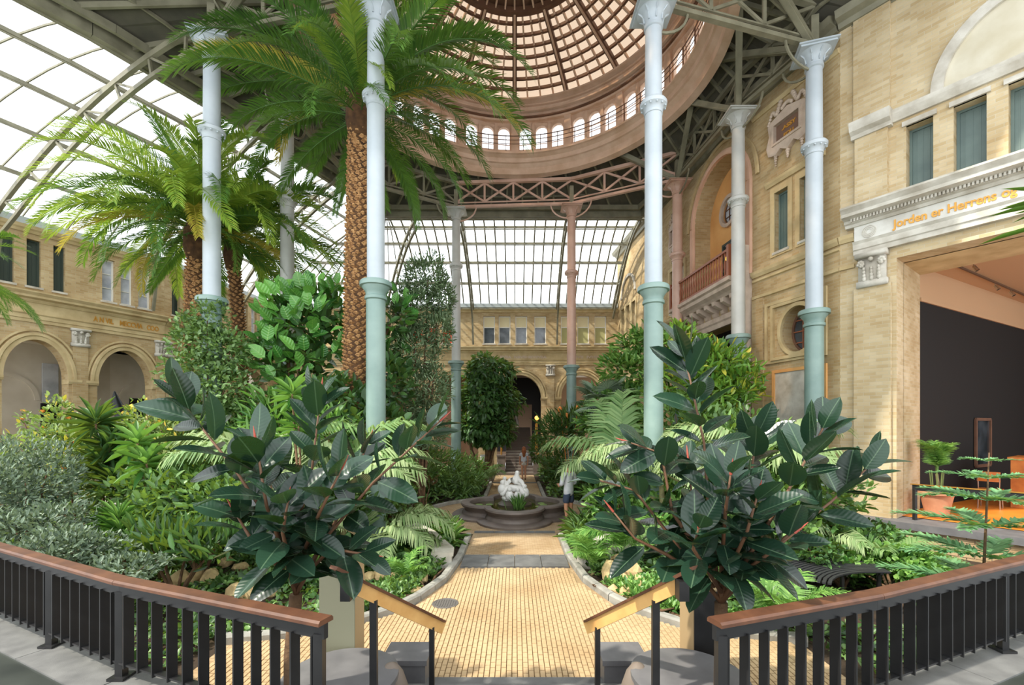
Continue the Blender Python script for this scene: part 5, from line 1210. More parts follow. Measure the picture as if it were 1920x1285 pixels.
def veins(m, pale, amt=0.12, freq=62.0, wid=0.016):       # pale midrib and side ribs, in the leaf's own length
    nt = m.node_tree; b = nt.nodes['Principled BSDF']; src = b.inputs['Base Color'].links[0].from_socket
    tc = nt.nodes.new('ShaderNodeTexCoord'); sp = nt.nodes.new('ShaderNodeSeparateXYZ'); nt.links.new(tc.outputs['Object'], sp.inputs[0])
    def M(op, a, c):
        n = nt.nodes.new('ShaderNodeMath'); n.operation = op
        for i, v in enumerate((a, c)):
            if isinstance(v, (int, float)): n.inputs[i].default_value = v
            elif v is not None: nt.links.new(v, n.inputs[i])
        return n.outputs[0]
    ay = M('ABSOLUTE', sp.outputs['Y'], None); rib = M('LESS_THAN', ay, wid); rim = M('MULTIPLY', rib, 0.7)
    mx = nt.nodes.new('ShaderNodeMixRGB'); nt.links.new(rim, mx.inputs['Fac']); nt.links.new(src, mx.inputs['Color1']); mx.inputs['Color2'].default_value = lin(pale)
    nt.links.new(mx.outputs['Color'], b.inputs['Base Color'])
    ph = M('SINE', M('MULTIPLY', M('SUBTRACT', sp.outputs['X'], M('MULTIPLY', ay, 0.55)), freq), None)
    bp = nt.nodes.new('ShaderNodeBump'); bp.inputs['Strength'].default_value = amt; bp.inputs['Distance'].default_value = 0.03
    nt.links.new(ph, bp.inputs['Height']); nt.links.new(bp.outputs['Normal'], b.inputs['Normal'])
veins(L_RUB, (86, 110, 84), 0.045, 70.0, 0.012); veins(L_FIG, (150, 190, 104), 0.2, 40.0, 0.018)
M_STEM = mat('green_stem', (98, 112, 60), 0.6); M_FLOW = mat('yellow_flower', (240, 190, 70), 0.6); M_FLOWO = mat('orange_flower', (236, 140, 60), 0.6); M_FLOWR = mat('red_flower', (206, 70, 70), 0.6)
M_PTR = mat('palm_trunk_core', (96, 66, 38), 0.95, c2=(66, 44, 26), scale=8)
M_PSC = mat('palm_trunk_scale', (190, 146, 96), 0.9, c2=(138, 96, 56), scale=9, bump=0.3, bscale=30)

def raw_mesh(name, V, quads, mt, smooth=False):
    me = bpy.data.meshes.new(name); nv = len(V); k = quads.shape[1]; nf = len(quads)
    me.vertices.add(nv); me.vertices.foreach_set('co', np.asarray(V, dtype=np.float32).ravel())
    me.loops.add(nf*k); me.loops.foreach_set('vertex_index', quads.astype(np.int32).ravel())
    me.polygons.add(nf); me.polygons.foreach_set('loop_start', np.arange(0, nf*k, k, dtype=np.int32))
    me.update(calc_edges=True); me.validate()
    if smooth: me.polygons.foreach_set('use_smooth', [True]*nf)
    me.materials.append(mt); return me
def nrm(a): return a/np.maximum(np.linalg.norm(a, axis=1, keepdims=True), 1e-9)
def leaves(name, P, D, U, L, W, mt, parent=None, fold=0.12, droop=0.15):
    D = nrm(D); S = nrm(np.cross(D, U)); U = np.cross(S, D); L = L[:, None]; W = W[:, None]
    b = P; l1 = P+D*L*0.33+S*W*0.5+U*W*fold; r1 = P+D*L*0.33-S*W*0.5+U*W*fold
    l2 = P+D*L*0.72+S*W*0.40+U*(W*fold-L*droop*0.4); r2 = P+D*L*0.72-S*W*0.40+U*(W*fold-L*droop*0.4); tp = P+D*L-U*L*droop
    V = np.stack([b, l1, l2, tp, r2, r1], 1).reshape(-1, 3); n = len(P); base = np.arange(n)[:, None]*6
    q = np.concatenate([base+np.array([[0,1,2,3]]), base+np.array([[0,3,4,5]])])
    return obj(name, raw_mesh(name, V, q, mt), parent)
def blob(c, r, n, inner=0.5):
    v = nrm(RNG.normal(size=(n, 3))); q = (inner+(1-inner)*RNG.random(n)**0.6)[:, None]
    wob = 1+0.16*np.sin(v[:, :1]*5+c[0]*3)+0.14*np.sin(v[:, 1:2]*6+v[:, 2:3]*4+c[1]*2)
    return np.asarray(c)+v*q*wob*np.asarray(r), v
def inside_path(x, y, mg=0.24):
    hw = np.interp(y, [a for a, b in HW], [b for a, b in HW])+mg
    return (np.abs(x) < hw) | ((x/2.85)**2+((y-13.3)/2.85)**2 < 1)
def foliage(parent, org, blobs, mt, L, W, n, name='foliage', up=0.5, out=0.8, rnd=0.8, hang=0.0, droop=0.2):
    Ps, Ds, Us = [], [], []; tot = sum(b[1][0]*b[1][2]+b[1][1]*b[1][2] for b in blobs)
    for c, r in blobs:
        k = max(10, int(n*(r[0]*r[2]+r[1]*r[2])/tot)); p, v = blob(c, r, k)
        keep = (p[:, 2] > 0.03) & ~((p[:, 2] < 0.9) & inside_path(p[:, 0], p[:, 1])); p, v = p[keep], v[keep]; k = len(p)
        d = v*out+RNG.normal(size=(k, 3))*rnd*0.6; d[:, 2] += up-hang; Ps.append(p); Ds.append(d)
        u = v*0.6+np.array([0, 0, 0.8])+RNG.normal(size=(k, 3))*0.35; Us.append(u)
    P = np.concatenate(Ps)-np.asarray(org); D = np.concatenate(Ds); U = np.concatenate(Us); k = len(P)
    o = leaves(name, P, D, U, L*(0.65+0.7*RNG.random(k)), W*(0.7+0.6*RNG.random(k)), mt, parent, droop=droop)
    return tag(o, kind='stuff')
def stems(parent, org, base, tips, r, mt=M_BARK, name='stem', bend=0.15):
    base = Vector(base); org = Vector(org)
    for tp in tips:
        tp = Vector(tp); mid = base.lerp(tp, 0.5)+Vector((random.uniform(-bend,bend), random.uniform(-bend,bend), 0.05)); m = MB()
        m.tube([base, base.lerp(mid, 0.55)+Vector((0,0,0.03)), mid, tp], [r, r*0.8, r*0.65, r*0.3], 6); off(m, org).build(name, mt, parent, smooth=True)
def shrub(name, label, cat, base, blobs, mt, L, W, n, nst=5, r=0.03, flowers=None, group=None, **kw):
    base = Vector(base); t = thing(name, label, cat, base, 0, group)
    foliage(t, base, blobs, mt, L, W, n, **kw)
    tips = []
    for i in range(nst):
        c, rr = blobs[i % len(blobs)]; tips.append((c[0]+random.uniform(-0.5,0.5)*rr[0], c[1]+random.uniform(-0.5,0.5)*rr[1], c[2]+random.uniform(0,0.6)*rr[2]))
    stems(t, base, base, tips, r)
    if flowers:
        fm, k, s = flowers; fl = MB(); fl.lathe([(0.01,0),(s*0.5,s*0.25),(s,s*0.6),(s*0.6,s*0.5),(0.004,s*0.3)], 6); fme = fl.mesh('flower', fm)
        for i in range(k):
            c, rr = blobs[i % len(blobs)]; v = Vector((random.gauss(0,1), -abs(random.gauss(0,1)), random.gauss(0.5,0.8))).normalized()
            o = obj('flower', fme, t); o.location = Vector((c[0]+v.x*rr[0], c[1]+v.y*rr[1], max(0.1, c[2]+v.z*rr[2])))-base; o.rotation_euler = (random.uniform(-0.9,0.9), random.uniform(-0.9,0.9), 0)
    return t
def PB(x, y, d, rx, rz, ry=None):                    # blob centred at an image place, radii in metres
    p = at(x, y, d); return ((p.x, p.y, max(p.z, 0.05)), (rx, ry or rx, rz))

# ------------------------------------------------------------------ palms
def frond_mesh(name, L, e0, curve, n, ll, lw, mt, tilt=0.35, hang=0.0, ang=(0.55, 1.0), twist=0.0, seed=0, rach=0.022, start=0.14):
    rg = np.random.default_rng(seed); m = 22; pts = [np.zeros(3)]; dirs = []
    for i in range(m):
        t = (i+0.5)/m; e = e0-curve*(t**1.5); az = twist*t*t
        d = np.array([math.cos(e)*math.cos(az), math.cos(e)*math.sin(az), math.sin(e)]); dirs.append(d); pts.append(pts[-1]+d*L/m)
    pts = np.array(pts); dirs.append(dirs[-1]); dirs = np.array(dirs)
    V = []; Fq = []
    w = rach
    for i in range(m+1):                              # rachis
        s = nrm(np.cross(dirs[i:i+1], [[0,0,1.0]]))[0]; u = np.cross(s, dirs[i]); ww = w*(1-0.85*i/m)
        V += [pts[i]-s*ww, pts[i]+u*ww*0.8, pts[i]+s*ww, pts[i]-u*ww*0.8]
    for i in range(m):
        for k in range(4): Fq.append((4*i+k, 4*i+(k+1) % 4, 4*i+4+(k+1) % 4, 4*i+4+k))
    for j in range(n):
        t = start+(1-start)*(j+0.5)/n; q = t*m; i = min(int(q), m-1); f = q-i; p = pts[i]*(1-f)+pts[i+1]*f; d = dirs[i]
        s = nrm(np.cross(d[None], [[0,0,1.0]]))[0]; u = np.cross(s, d)
        le = ll*(0.35+0.65*math.sin(PI*min(1, 0.12+0.86*t))**0.6)*(0.9+0.2*rg.random())
        a = ang[0]+(ang[1]-ang[0])*t
        for sg in (-1, 1):
            dr = s*sg*math.cos(a)+d*math.sin(a)+u*(tilt+0.12*rg.normal()); dr /= np.linalg.norm(dr)
            mid = p+dr*le*0.5; d2 = dr+np.array([0,0,-1.0])*hang; d2 /= np.linalg.norm(d2); tip = mid+d2*le*0.5+np.array([0,0,-0.06*le])
            wv = nrm(np.cross(dr[None], u[None]))[0]*lw/2*(0.6+0.4*math.sin(PI*t)); o = len(V)
            V += [p-wv*0.5, p+wv*0.5, mid+wv, mid-wv, tip+wv*0.15, tip-wv*0.15]; Fq += [(o,o+1,o+2,o+3), (o+3,o+2,o+4,o+5)]
    return raw_mesh(name, np.array(V), np.array(Fq), mt)
def put_frond(me, parent, loc, az, sc=1.0, roll=0.0, pitch=0.0):
    o = obj('frond', me, parent); o.matrix_local = Matrix.Translation(loc) @ Matrix.Rotation(az, 4, 'Z') @ Matrix.Rotation(-pitch, 4, 'Y') @ Matrix.Rotation(roll, 4, 'X') @ Matrix.Scale(sc, 4); return o
def palm_trunk(t, pts, r0, r1, n_scale, sc):
    pts = [Vector(p) for p in pts]; m = MB(); k = len(pts); rs = [r0+(r1-r0)*i/(k-1) for i in range(k)]
    m.tube(pts, rs, 16); m.build('trunk', M_PTR, t, smooth=True)
    L = [0]
    for a, b in zip(pts, pts[1:]): L.append(L[-1]+(b-a).length)
    V = []; Q = []
    for i in range(n_scale):
        q = (i+0.5)/n_scale*L[-1]
        for j in range(k-1):
            if q <= L[j+1]: f = (q-L[j])/(L[j+1]-L[j]); c = pts[j].lerp(pts[j+1], f); r = rs[j]+(rs[j+1]-rs[j])*f; break
        a = i*2.39996+random.uniform(-0.12,0.12); o = Vector((math.cos(a), math.sin(a), 0)); s = Vector((-o.y, o.x, 0)); z = Vector((0,0,1)); w = sc*random.uniform(0.85,1.15); pr = sc*random.uniform(0.45,0.8)
        b0 = c+o*r*0.96; n = len(V)
        V += [b0-s*w*0.75, b0-z*w*0.55, b0+s*w*0.75, b0+z*w*0.5, b0+o*pr+z*w*0.42-s*w*0.3, b0+o*pr+z*w*0.42+s*w*0.3, b0+o*pr*0.9+z*w*0.1-s*w*0.3, b0+o*pr*0.9+z*w*0.1+s*w*0.3]
        Q += [(n,n+6,n+4,n+3),(n+3,n+4,n+5,n+3),(n+3,n+5,n+7,n+2),(n,n+1,n+7,n+6),(n+1,n+2,n+7,n+1),(n+6,n+7,n+5,n+4)]
    me = bpy.data.meshes.new('bark_scales'); me.from_pydata([tuple(v) for v in V], [], [tuple(dict.fromkeys(q)) for q in Q]); me.materials.append(M_PSC)
    tag(obj('bark_scales', me, t), kind='stuff')
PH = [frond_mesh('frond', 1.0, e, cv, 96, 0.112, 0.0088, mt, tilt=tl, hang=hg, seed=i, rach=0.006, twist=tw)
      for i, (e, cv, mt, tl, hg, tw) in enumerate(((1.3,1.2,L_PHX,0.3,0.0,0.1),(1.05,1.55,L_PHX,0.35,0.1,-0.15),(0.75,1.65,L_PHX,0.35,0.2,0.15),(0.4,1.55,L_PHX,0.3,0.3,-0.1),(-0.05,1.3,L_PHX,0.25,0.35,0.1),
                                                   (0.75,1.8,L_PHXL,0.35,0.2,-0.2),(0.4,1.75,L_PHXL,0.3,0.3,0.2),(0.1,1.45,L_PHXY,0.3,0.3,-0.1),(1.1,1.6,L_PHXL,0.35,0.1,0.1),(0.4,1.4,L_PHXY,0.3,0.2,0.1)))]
# big palm: crown seen against the dome
b = Vector((-3.79, 11.0, 0)); t = thing('date_palm', 'tall date palm with scaly trunk rising beside the white column, crown against the dome', 'palm tree', b)
palm_trunk(t, [(0.0,0,0),(-0.06,0,3.5),(0.0,0,7.0),(0.05,0,10.1)], 0.33, 0.25, 1250, 0.095)
ct = Vector((0.06, 0, 10.25)); m = MB(); m.lathe([(0.28,-0.7),(0.36,-0.3),(0.34,0.1),(0.2,0.5),(0.05,0.8)], 14, ct); m.build('crown_base', M_PTR, t, smooth=True)
lay = [(0,1.25,6,3.2),(1,0.9,10,4.0),(2,0.6,13,4.3),(3,0.3,13,4.1),(4,0.0,9,3.2)]
ia = 0
for vi, e, n, sc in lay:
    for k in range(n):
        az = ia*2.39996; ia += 1; mi = vi
        dv = math.cos(az)                            # +x is to the right in the picture
        if vi == 2 and k in (3, 7): mi = 5
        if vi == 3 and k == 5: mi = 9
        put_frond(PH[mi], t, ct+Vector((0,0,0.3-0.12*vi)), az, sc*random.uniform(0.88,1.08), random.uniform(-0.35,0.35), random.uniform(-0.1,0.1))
put_frond(PH[9], t, ct+Vector((0,-0.1,0.1)), PI+0.25, 3.6, 0.5, 0.25); put_frond(PH[7], t, ct+Vector((0,-0.1,0.0)), PI-0.3, 3.3, -0.3, 0.25)
put_frond(PH[5], t, ct+Vector((0,-0.2,0)), -PI/2-0.2, 2.4, 0.2, 0.0); put_frond(PH[6], t, ct+Vector((0.1,-0.2,0)), -PI/2+0.5, 2.4, 0.2, -0.1)
put_frond(PH[3], t, ct, -0.2, 4.7, 0.3, -0.1); put_frond(PH[3], t, ct, -0.55, 4.7, 0.1, -0.15); put_frond(PH[2], t, ct, 0.1, 4.8, 0.0, -0.2); put_frond(PH[2], t, ct, -0.3, 4.8, 0.2, -0.1)
# left palm pair
b = Vector((-8.78, 12.5, 0)); t = thing('date_palm', 'broad date palm with arching sunlit fronds on the left', 'palm tree', b)
palm_trunk(t, [(0.0,0,0),(-0.1,0,3.0),(0.0,0,6.0),(0.05,0,7.6)], 0.27, 0.24, 900, 0.095)
ct = Vector((0.08, 0, 7.85)); m = MB(); m.lathe([(0.28,-0.7),(0.38,-0.3),(0.36,0.1),(0.2,0.5),(0.05,0.8)], 14, ct); m.build('crown_base', M_PTR, t, smooth=True)
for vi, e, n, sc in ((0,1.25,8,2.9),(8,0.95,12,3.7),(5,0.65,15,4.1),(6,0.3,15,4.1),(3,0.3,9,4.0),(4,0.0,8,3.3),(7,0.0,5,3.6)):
    for k in range(n):
        az = ia*2.39996; ia += 1; put_frond(PH[vi], t, ct+Vector((0,0,0.2)), az, sc*random.uniform(0.9,1.08), random.uniform(-0.4,0.4), random.uniform(-0.12,0.1))
b = Vector((-8.35, 13.6, 0)); t = thing('date_palm', 'second date palm trunk just right of the vine-clad column', 'palm tree', b)
palm_trunk(t, [(0.0,0,0),(0.2,0,3.0),(0.05,0,6.0),(-0.1,0,7.7)], 0.20, 0.15, 620, 0.08)
ct = Vector((-0.1, 0, 7.9)); m = MB(); m.lathe([(0.18,-0.6),(0.26,-0.2),(0.2,0.3),(0.05,0.6)], 12, ct); m.build('crown_base', M_PTR, t, smooth=True)
for vi, n, sc in ((0,5,2.6),(1,8,3.7),(2,9,4.1),(3,10,4.1),(4,6,3.3)):
    for k in range(n): az = ia*2.39996; ia += 1; put_frond(PH[vi], t, ct+Vector((0,0,0.2)), az, sc*random.uniform(0.9,1.08), random.uniform(-0.4,0.4), random.uniform(-0.12,0.1))
# kentia palms: drooping leaflets
KE = [frond_mesh('frond', 1.0, e, cv, 34, 0.30, 0.028, mt, tilt=0.1, hang=hg, ang=(0.35,0.85), seed=30+i, rach=0.009, twist=tw, start=0.28)
      for i, (e, cv, mt, hg, tw) in enumerate(((1.2,1.5,L_KEN,0.9,0.1),(1.0,1.8,L_KEN,1.2,-0.2),(0.8,1.7,L_KENP,1.3,0.2),(1.3,1.1,L_KEN,0.5,0.0),(1.0,1.9,L_KENP,1.5,0.1),(1.35,1.3,L_BRI,0.4,0.1)))]
def kentia(base, label, fr, stemh=0.0, r=0.05, group=None, name='kentia_palm'):
    base = Vector(base); t = thing(name, label, 'palm', base, 0, group)
    if stemh: m = MB(); m.tube([(0,0,0),(0.03,0,stemh*0.5),(0,0,stemh)], [r*1.2,r,r*0.8], 8); m.build('trunk', mat('ringed_stem', (128, 120, 80), 0.7, c2=(96, 88, 56), scale=10), t, smooth=True)
    for mi, az, sc, roll, pt in fr: put_frond(KE[mi], t, Vector((0,0,max(0.03, stemh-0.05))), az, sc, roll, pt)
    return t
def fan(n, mi, lo, hi, seed):
    rg = random.Random(seed); return [(rg.choice(mi), k*2*PI/n+rg.uniform(-0.3,0.3), rg.uniform(lo,hi), rg.uniform(-0.3,0.3), rg.uniform(-0.15,0.2)) for k in range(n)]
# fronds at image-left run toward -x (az = pi), right toward +x (az = 0), to the viewer az = -pi/2
def gx(x, d): return ground(x, d)
kentia(gx(1165, 11.0), 'kentia palm with drooping fronds right of the fountain beside the white column', [(1,PI+0.1,2.4,0,0.2),(4,PI+0.35,2.0,0,0.0),(1,PI-0.35,2.1,0,0.35),(2,-0.5,2.3,0,0.3),(1,0.4,2.3,0,0.4),(3,PI/2+0.3,2.6,0,0.2),(3,1.3,2.8,0,0.25),(4,-PI/2-0.5,1.5,0,-0.1),(0,PI/2,2.8,0,0.2)], 1.2, 0.07)
kentia(gx(1240, 9.2), 'pale kentia palm fronds fanning behind the right rubber plant', [(2,PI-0.3,1.9,0,0.2),(4,PI+0.2,1.7,0,0.1),(2,0.2,2.1,0,0.35),(4,-0.4,1.8,0,0.1),(2,PI/2,2.2,0,0.2),(4,-PI/2,1.4,0,0)]+fan(4,[2,4],1.5,2.0,2), 1.5, 0.06)
kentia(gx(1420, 8.3), 'kentia palm with pale feathered fronds in front of the brick facade', [(2,PI,2.1,0,0.3),(4,PI-0.5,1.9,0,0.15),(2,0.0,2.1,0,0.35),(4,0.4,1.9,0,0.2),(2,-0.5,1.8,0,0.0),(4,PI+0.5,1.7,0,0)]+fan(5,[2,4],1.6,2.2,3), 1.75, 0.06)
kentia(gx(1555, 8.0), 'small kentia palm at the foot of the entrance pier', fan(8,[2,4,2],1.0,1.5,4), 0.5, 0.05)
kentia(gx(520, 8.6), 'kentia palm with long arching fronds behind the left rubber plant', [(2,PI+0.1,2.3,0,0.25),(4,PI-0.3,2.0,0,0.05),(2,PI+0.6,2.0,0,0.2),(1,0.0,2.2,0,0.3),(4,-0.3,2.0,0,0.1),(2,PI/2,2.3,0,0.3)]+fan(3,[1,2],1.8,2.2,5), 1.55, 0.06)
kentia(gx(640, 8.2), 'kentia palm between the left rubber plant and the white column', [(2,0.2,1.9,0,0.3),(1,0.7,2.3,0,0.4),(2,PI-0.4,2.0,0,0.35),(4,-0.2,1.9,0,0.0),(2,-0.5,1.8,0,0.1)]+fan(3,[1,2],1.6,2.0,6), 1.4, 0.06)
kentia(gx(700, 8.8), 'kentia palm whose pale frond hangs over the left stone bench', [(4,-0.15,1.9,0,0.0),(4,-0.6,1.7,0,-0.1),(2,0.3,1.8,0,0.2),(2,-1.2,1.5,0,0.0)]+fan(3,[2,4],1.4,1.8,8), 0.3, 0.05)
kentia(gx(762, 7.4), 'bright young palm seedling among ground cover left of the path', fan(7,[5],0.5,0.75,9), 0.06, 0.02)
kentia(gx(1110, 7.9), 'bright yellow-green young palm beside the tufa rocks', fan(9,[5],0.7,1.0,10), 0.1, 0.03)
kentia(gx(1165, 8.3), 'young feathered palm behind the tufa rocks', fan(8,[5,0],0.8,1.15,11), 0.2, 0.03)
kentia(gx(1470, 5.4), 'bright narrow-leaved palm clump behind the right railing', fan(12,[5],0.7,1.05,12), 0.12, 0.03)
kentia(gx(1660, 7.4), 'feathered cycad palm before the retaining wall', fan(11,[5,0],0.7,1.1,13), 0.2, 0.07)
kentia(gx(1735, 7.3), 'low feathered fern palm near the slatted bench', fan(9,[0,5],0.6,0.9,14), 0.1, 0.05)
kentia(gx(905, 18.2), 'small feathered palm in the bed behind the fountain', fan(8,[0,1],0.9,1.4,15), 0.3, 0.04)
kentia(gx(1120, 15.0), 'fan of green fronds in the bed right behind the fountain', fan(9,[0,1],1.2,1.8,16), 0.8, 0.05)
pot_p = pt
t = kentia(pot_p+Vector((0,0,0.52)), 'bright areca palm growing in the terracotta pot by the pier', [(5,k*2.4,0.75+0.04*(k%5),0,0.25+0.08*(k%4)) for k in range(15)], 0.42, 0.03, None, 'areca_palm')
for k in range(8):
    m = MB(); a = k*0.8; m.tube([(0.08*math.cos(a),0.08*math.sin(a),0),(0.12*math.cos(a),0.12*math.sin(a),0.5)], [0.014,0.01], 6); m.build('cane', M_STEM, t)
# fan palm
def fanleaf(n=26, R=1.0):
    V = []; Q = []
    for i in range(n):
        a0 = -2.2+4.4*i/n; a1 = -2.2+4.4*(i+1)/n; am = (a0+a1)/2; o = len(V)
        V += [(0,0,0),(0.6*R*math.cos(a0),0.6*R*math.sin(a0),0.0),(R*math.cos(am),R*math.sin(am),-0.10*R),(0.6*R*math.cos(a1),0.6*R*math.sin(a1),0.0)]; V[o+2] = (V[o+2][0], V[o+2][1], V[o+2][2]-0.03*R*(i % 2))
        V.append((0.6*R*math.cos(am),0.6*R*math.sin(am),0.035*R)); Q += [(o,o+1,o+4,o+4),(o+1,o+2,o+4,o+4),(o,o+4,o+3,o+3),(o+4,o+2,o+3,o+3)]
    me = bpy.data.meshes.new('fan_leaf'); me.from_pydata(V, [], [q[:3] for q in Q]); me.materials.append(L_GREY); return me
FL = fanleaf()
b = gx(1132, 14.6); t = thing('fan_palm', 'grey-green fan palm in front of the right end arch', 'palm', b)
m = MB(); m.tube([(0,0,0),(0.05,0,1.5),(0,0,3.4)], [0.12,0.1,0.09], 10); m.build('trunk', M_PTR, t, smooth=True)
for k in range(16):
    a = k*2.4; e = 0.9-0.1*k; q = Vector((math.cos(a)*math.cos(e), math.sin(a)*math.cos(e), math.sin(e))); m = MB(); m.tube([(0,0,3.4), Vector((0,0,3.4))+q*0.6], 0.012, 5); st_ = m.build('petiole', M_STEM, t)
    o = obj('fan_leaf', FL, st_); o.matrix_local = Matrix.Translation(Vector((0,0,3.4))+q*0.6) @ q.to_track_quat('X', 'Z').to_matrix().to_4x4() @ Matrix.Scale(0.55, 4)

# ------------------------------------------------------------------ rubber plants: every leaf a part
def big_leaf(name, mt, L=1.0, W=0.46, cup=0.10, bend=0.18, wav=0.0, n=7):
    V = []; Q = []
    for i in range(n+1):
        t = i/n; w = W/2*(math.sin(PI*t**0.92)**0.62)*(1 if i not in (0, n) else 0.03); z = -bend*t*t
        for k, s in enumerate((-1, -0.5, 0, 0.5, 1)):
            zz = z+cup*abs(s)*w*2+(0.012 if s == 0 else 0)*-1+wav*math.sin(t*22)*abs(s)*0.02
            V.append((t*L, s*w, zz))
    for i in range(n):
        for k in range(4): Q.append((5*i+k, 5*i+k+1, 5*i+6+k, 5*i+5+k))
    me = bpy.data.meshes.new(name); me.from_pydata(V, [], Q); me.materials.append(mt); me.polygons.foreach_set('use_smooth', [True]*len(me.polygons)); return me
RL = [big_leaf('leaf', L_RUB, 1, 0.55, 0.10, 0.10), big_leaf('leaf', L_RUB, 1, 0.58, 0.06, 0.22), big_leaf('leaf', L_RUB, 1, 0.50, 0.14, 0.04), big_leaf('leaf', L_RUB, 1, 0.56, 0.08, 0.16, 1.6)]
def place_leaf(me, parent, p, d, up, L, roll=0.0):
    d = d.normalized(); s = d.cross(up)
    if s.length < 1e-3: s = d.cross(Vector((1,0,0)))
    s.normalize(); u = s.cross(d); M = Matrix((( d.x, -s.x, u.x), (d.y, -s.y, u.y), (d.z, -s.z, u.z))).to_4x4()
    o = obj('leaf', me, parent); o.matrix_local = Matrix.Translation(p) @ M @ Matrix.Rotation(roll, 4, 'X') @ Matrix.Scale(L, 4); return o
def rubber(label, base, trunk, branches, seed, leafL=0.325):
    rg = random.Random(seed); base = Vector(base); t = thing('rubber_plant', label, 'plant', base, 0, 'large rubber plants flanking the stair')
    m = MB(); m.tube([p-base for p in trunk], [0.055, 0.05, 0.048, 0.04][:len(trunk)], 10); m.build('trunk', M_BARK, t, smooth=True)
    tot = 0
    for pts, dens in branches:
        P = [p-base for p in pts]; m = MB(); k = len(P); m.tube(P, [0.018*(1-0.65*i/(k-1)) for i in range(k)], 8)
        br = m.build('branch', mat('reddish_branch', (104, 72, 48), 0.6), t, smooth=True)
        L = [0]
        for a, b in zip(P, P[1:]): L.append(L[-1]+(b-a).length)
        q = L[-1]*0.18; i = 0; ph = rg.uniform(0, 6)
        while q <= L[-1]:
            for j in range(k-1):
                if q <= L[j+1]+1e-6: f = (q-L[j])/(L[j+1]-L[j]); p = P[j].lerp(P[j+1], f); ax = (P[j+1]-P[j]).normalized(); break
            s = ax.cross(Vector((0.2,0.3,1))).normalized(); u = s.cross(ax); a = ph+i*2.39996; fr = q/L[-1]
            side = s*math.cos(a)+u*math.sin(a); pitch = 0.25+0.75*fr*fr
            d = side*math.cos(pitch)+ax*math.sin(pitch)+Vector((0,0,-0.38*(1-fr)+0.1)); d.normalize()
            place_leaf(RL[rg.randrange(4)], t, p+d*0.025, d, Vector((0,-0.35,1)) if d.z < 0.85 else -ax, leafL*rg.uniform(0.78,1.15)*(1 if fr < 0.93 else 0.8), rg.uniform(-0.5,0.5)); tot += 1
            q += dens*(0.7 if fr > 0.7 else 1.15); i += 1
        m = MB(); e = P[-1]; dd = (P[-1]-P[-2]).normalized(); m.tube([e, e+dd*0.05, e+dd*0.12], [0.01,0.009,0.002], 6); m.build('leaf_bud', mat('red_leaf_sheath', (176, 82, 66), 0.5), br)
    return t
def pl(d, *xy): return [at(x, y, d+dd) for x, y, dd in xy]
d = 3.55; bs = at(545, 1000, d); bs.z = 0
fk = at(555, 1115, d)
rubber('large rubber plant with glossy dark leaves behind the left railing', bs, [bs, at(545,1230,d), fk], [
    (pl(d,(555,1115,0),(520,1000,-0.1),(440,880,-0.15),(325,735,-0.1)), 0.055),
    (pl(d,(555,1115,0),(560,980,0.1),(585,880,0.1),(602,735,0.1)), 0.055),
    (pl(d,(555,1115,0),(610,1010,0),(700,905,0.05),(825,790,0.1)), 0.06),
    (pl(d,(570,1080,0),(640,960,0.2),(690,830,0.3)), 0.06),
    (pl(d,(540,1060,0),(500,950,-0.25),(480,830,-0.3)), 0.055),
    (pl(d,(555,1100,0),(530,1000,-0.3),(540,940,-0.4)), 0.05),
    (pl(d,(560,1090,0),(620,1030,-0.2),(690,1040,-0.25)), 0.055),
    (pl(d,(540,1080,0),(470,1010,-0.2),(440,960,-0.2)), 0.055),
    (pl(d,(560,1060,0),(600,960,-0.3),(640,880,-0.4)), 0.055),
    (pl(d,(560,1060,0.1),(520,960,0.3),(500,880,0.4)), 0.06)], 3)
d = 3.55; bs = at(1350, 1000, d); bs.z = 0
fk = at(1352, 1130, d)
rubber('large rubber plant with glossy dark leaves behind the right railing', bs, [bs, at(1352,1220,d), fk], [
    (pl(d,(1352,1130,0),(1330,980,0.1),(1320,830,0.1),(1280,650,0.1)), 0.055),
    (pl(d,(1352,1130,0),(1430,1000,-0.1),(1490,900,-0.1),(1545,800,-0.1)), 0.05),
    (pl(d,(1352,1130,0),(1470,1010,0.1),(1560,940,0.15),(1640,865,0.2)), 0.06),
    (pl(d,(1352,1130,0),(1260,1010,0.1),(1190,920,0.15),(1120,900,0.2)), 0.06),
    (pl(d,(1340,1100,0),(1250,1040,0),(1190,1010,0),(1150,960,0)), 0.065),
    (pl(d,(1352,1120,0),(1400,960,0.2),(1420,800,0.3)), 0.055),
    (pl(d,(1352,1110,0),(1300,1030,-0.3),(1310,990,-0.4)), 0.045),
    (pl(d,(1352,1100,0),(1400,1000,-0.3),(1420,930,-0.4)), 0.05),
    (pl(d,(1352,1100,0),(1440,1040,-0.2),(1490,1000,-0.3)), 0.05),
    (pl(d,(1340,1080,0),(1260,960,0.1),(1240,850,0.2),(1180,830,0.25)), 0.06),
    (pl(d,(1352,1080,0),(1360,960,-0.3),(1370,890,-0.4)), 0.05),
    (pl(d,(1352,1100,0.1),(1300,960,0.4),(1290,860,0.5)), 0.06)], 5)
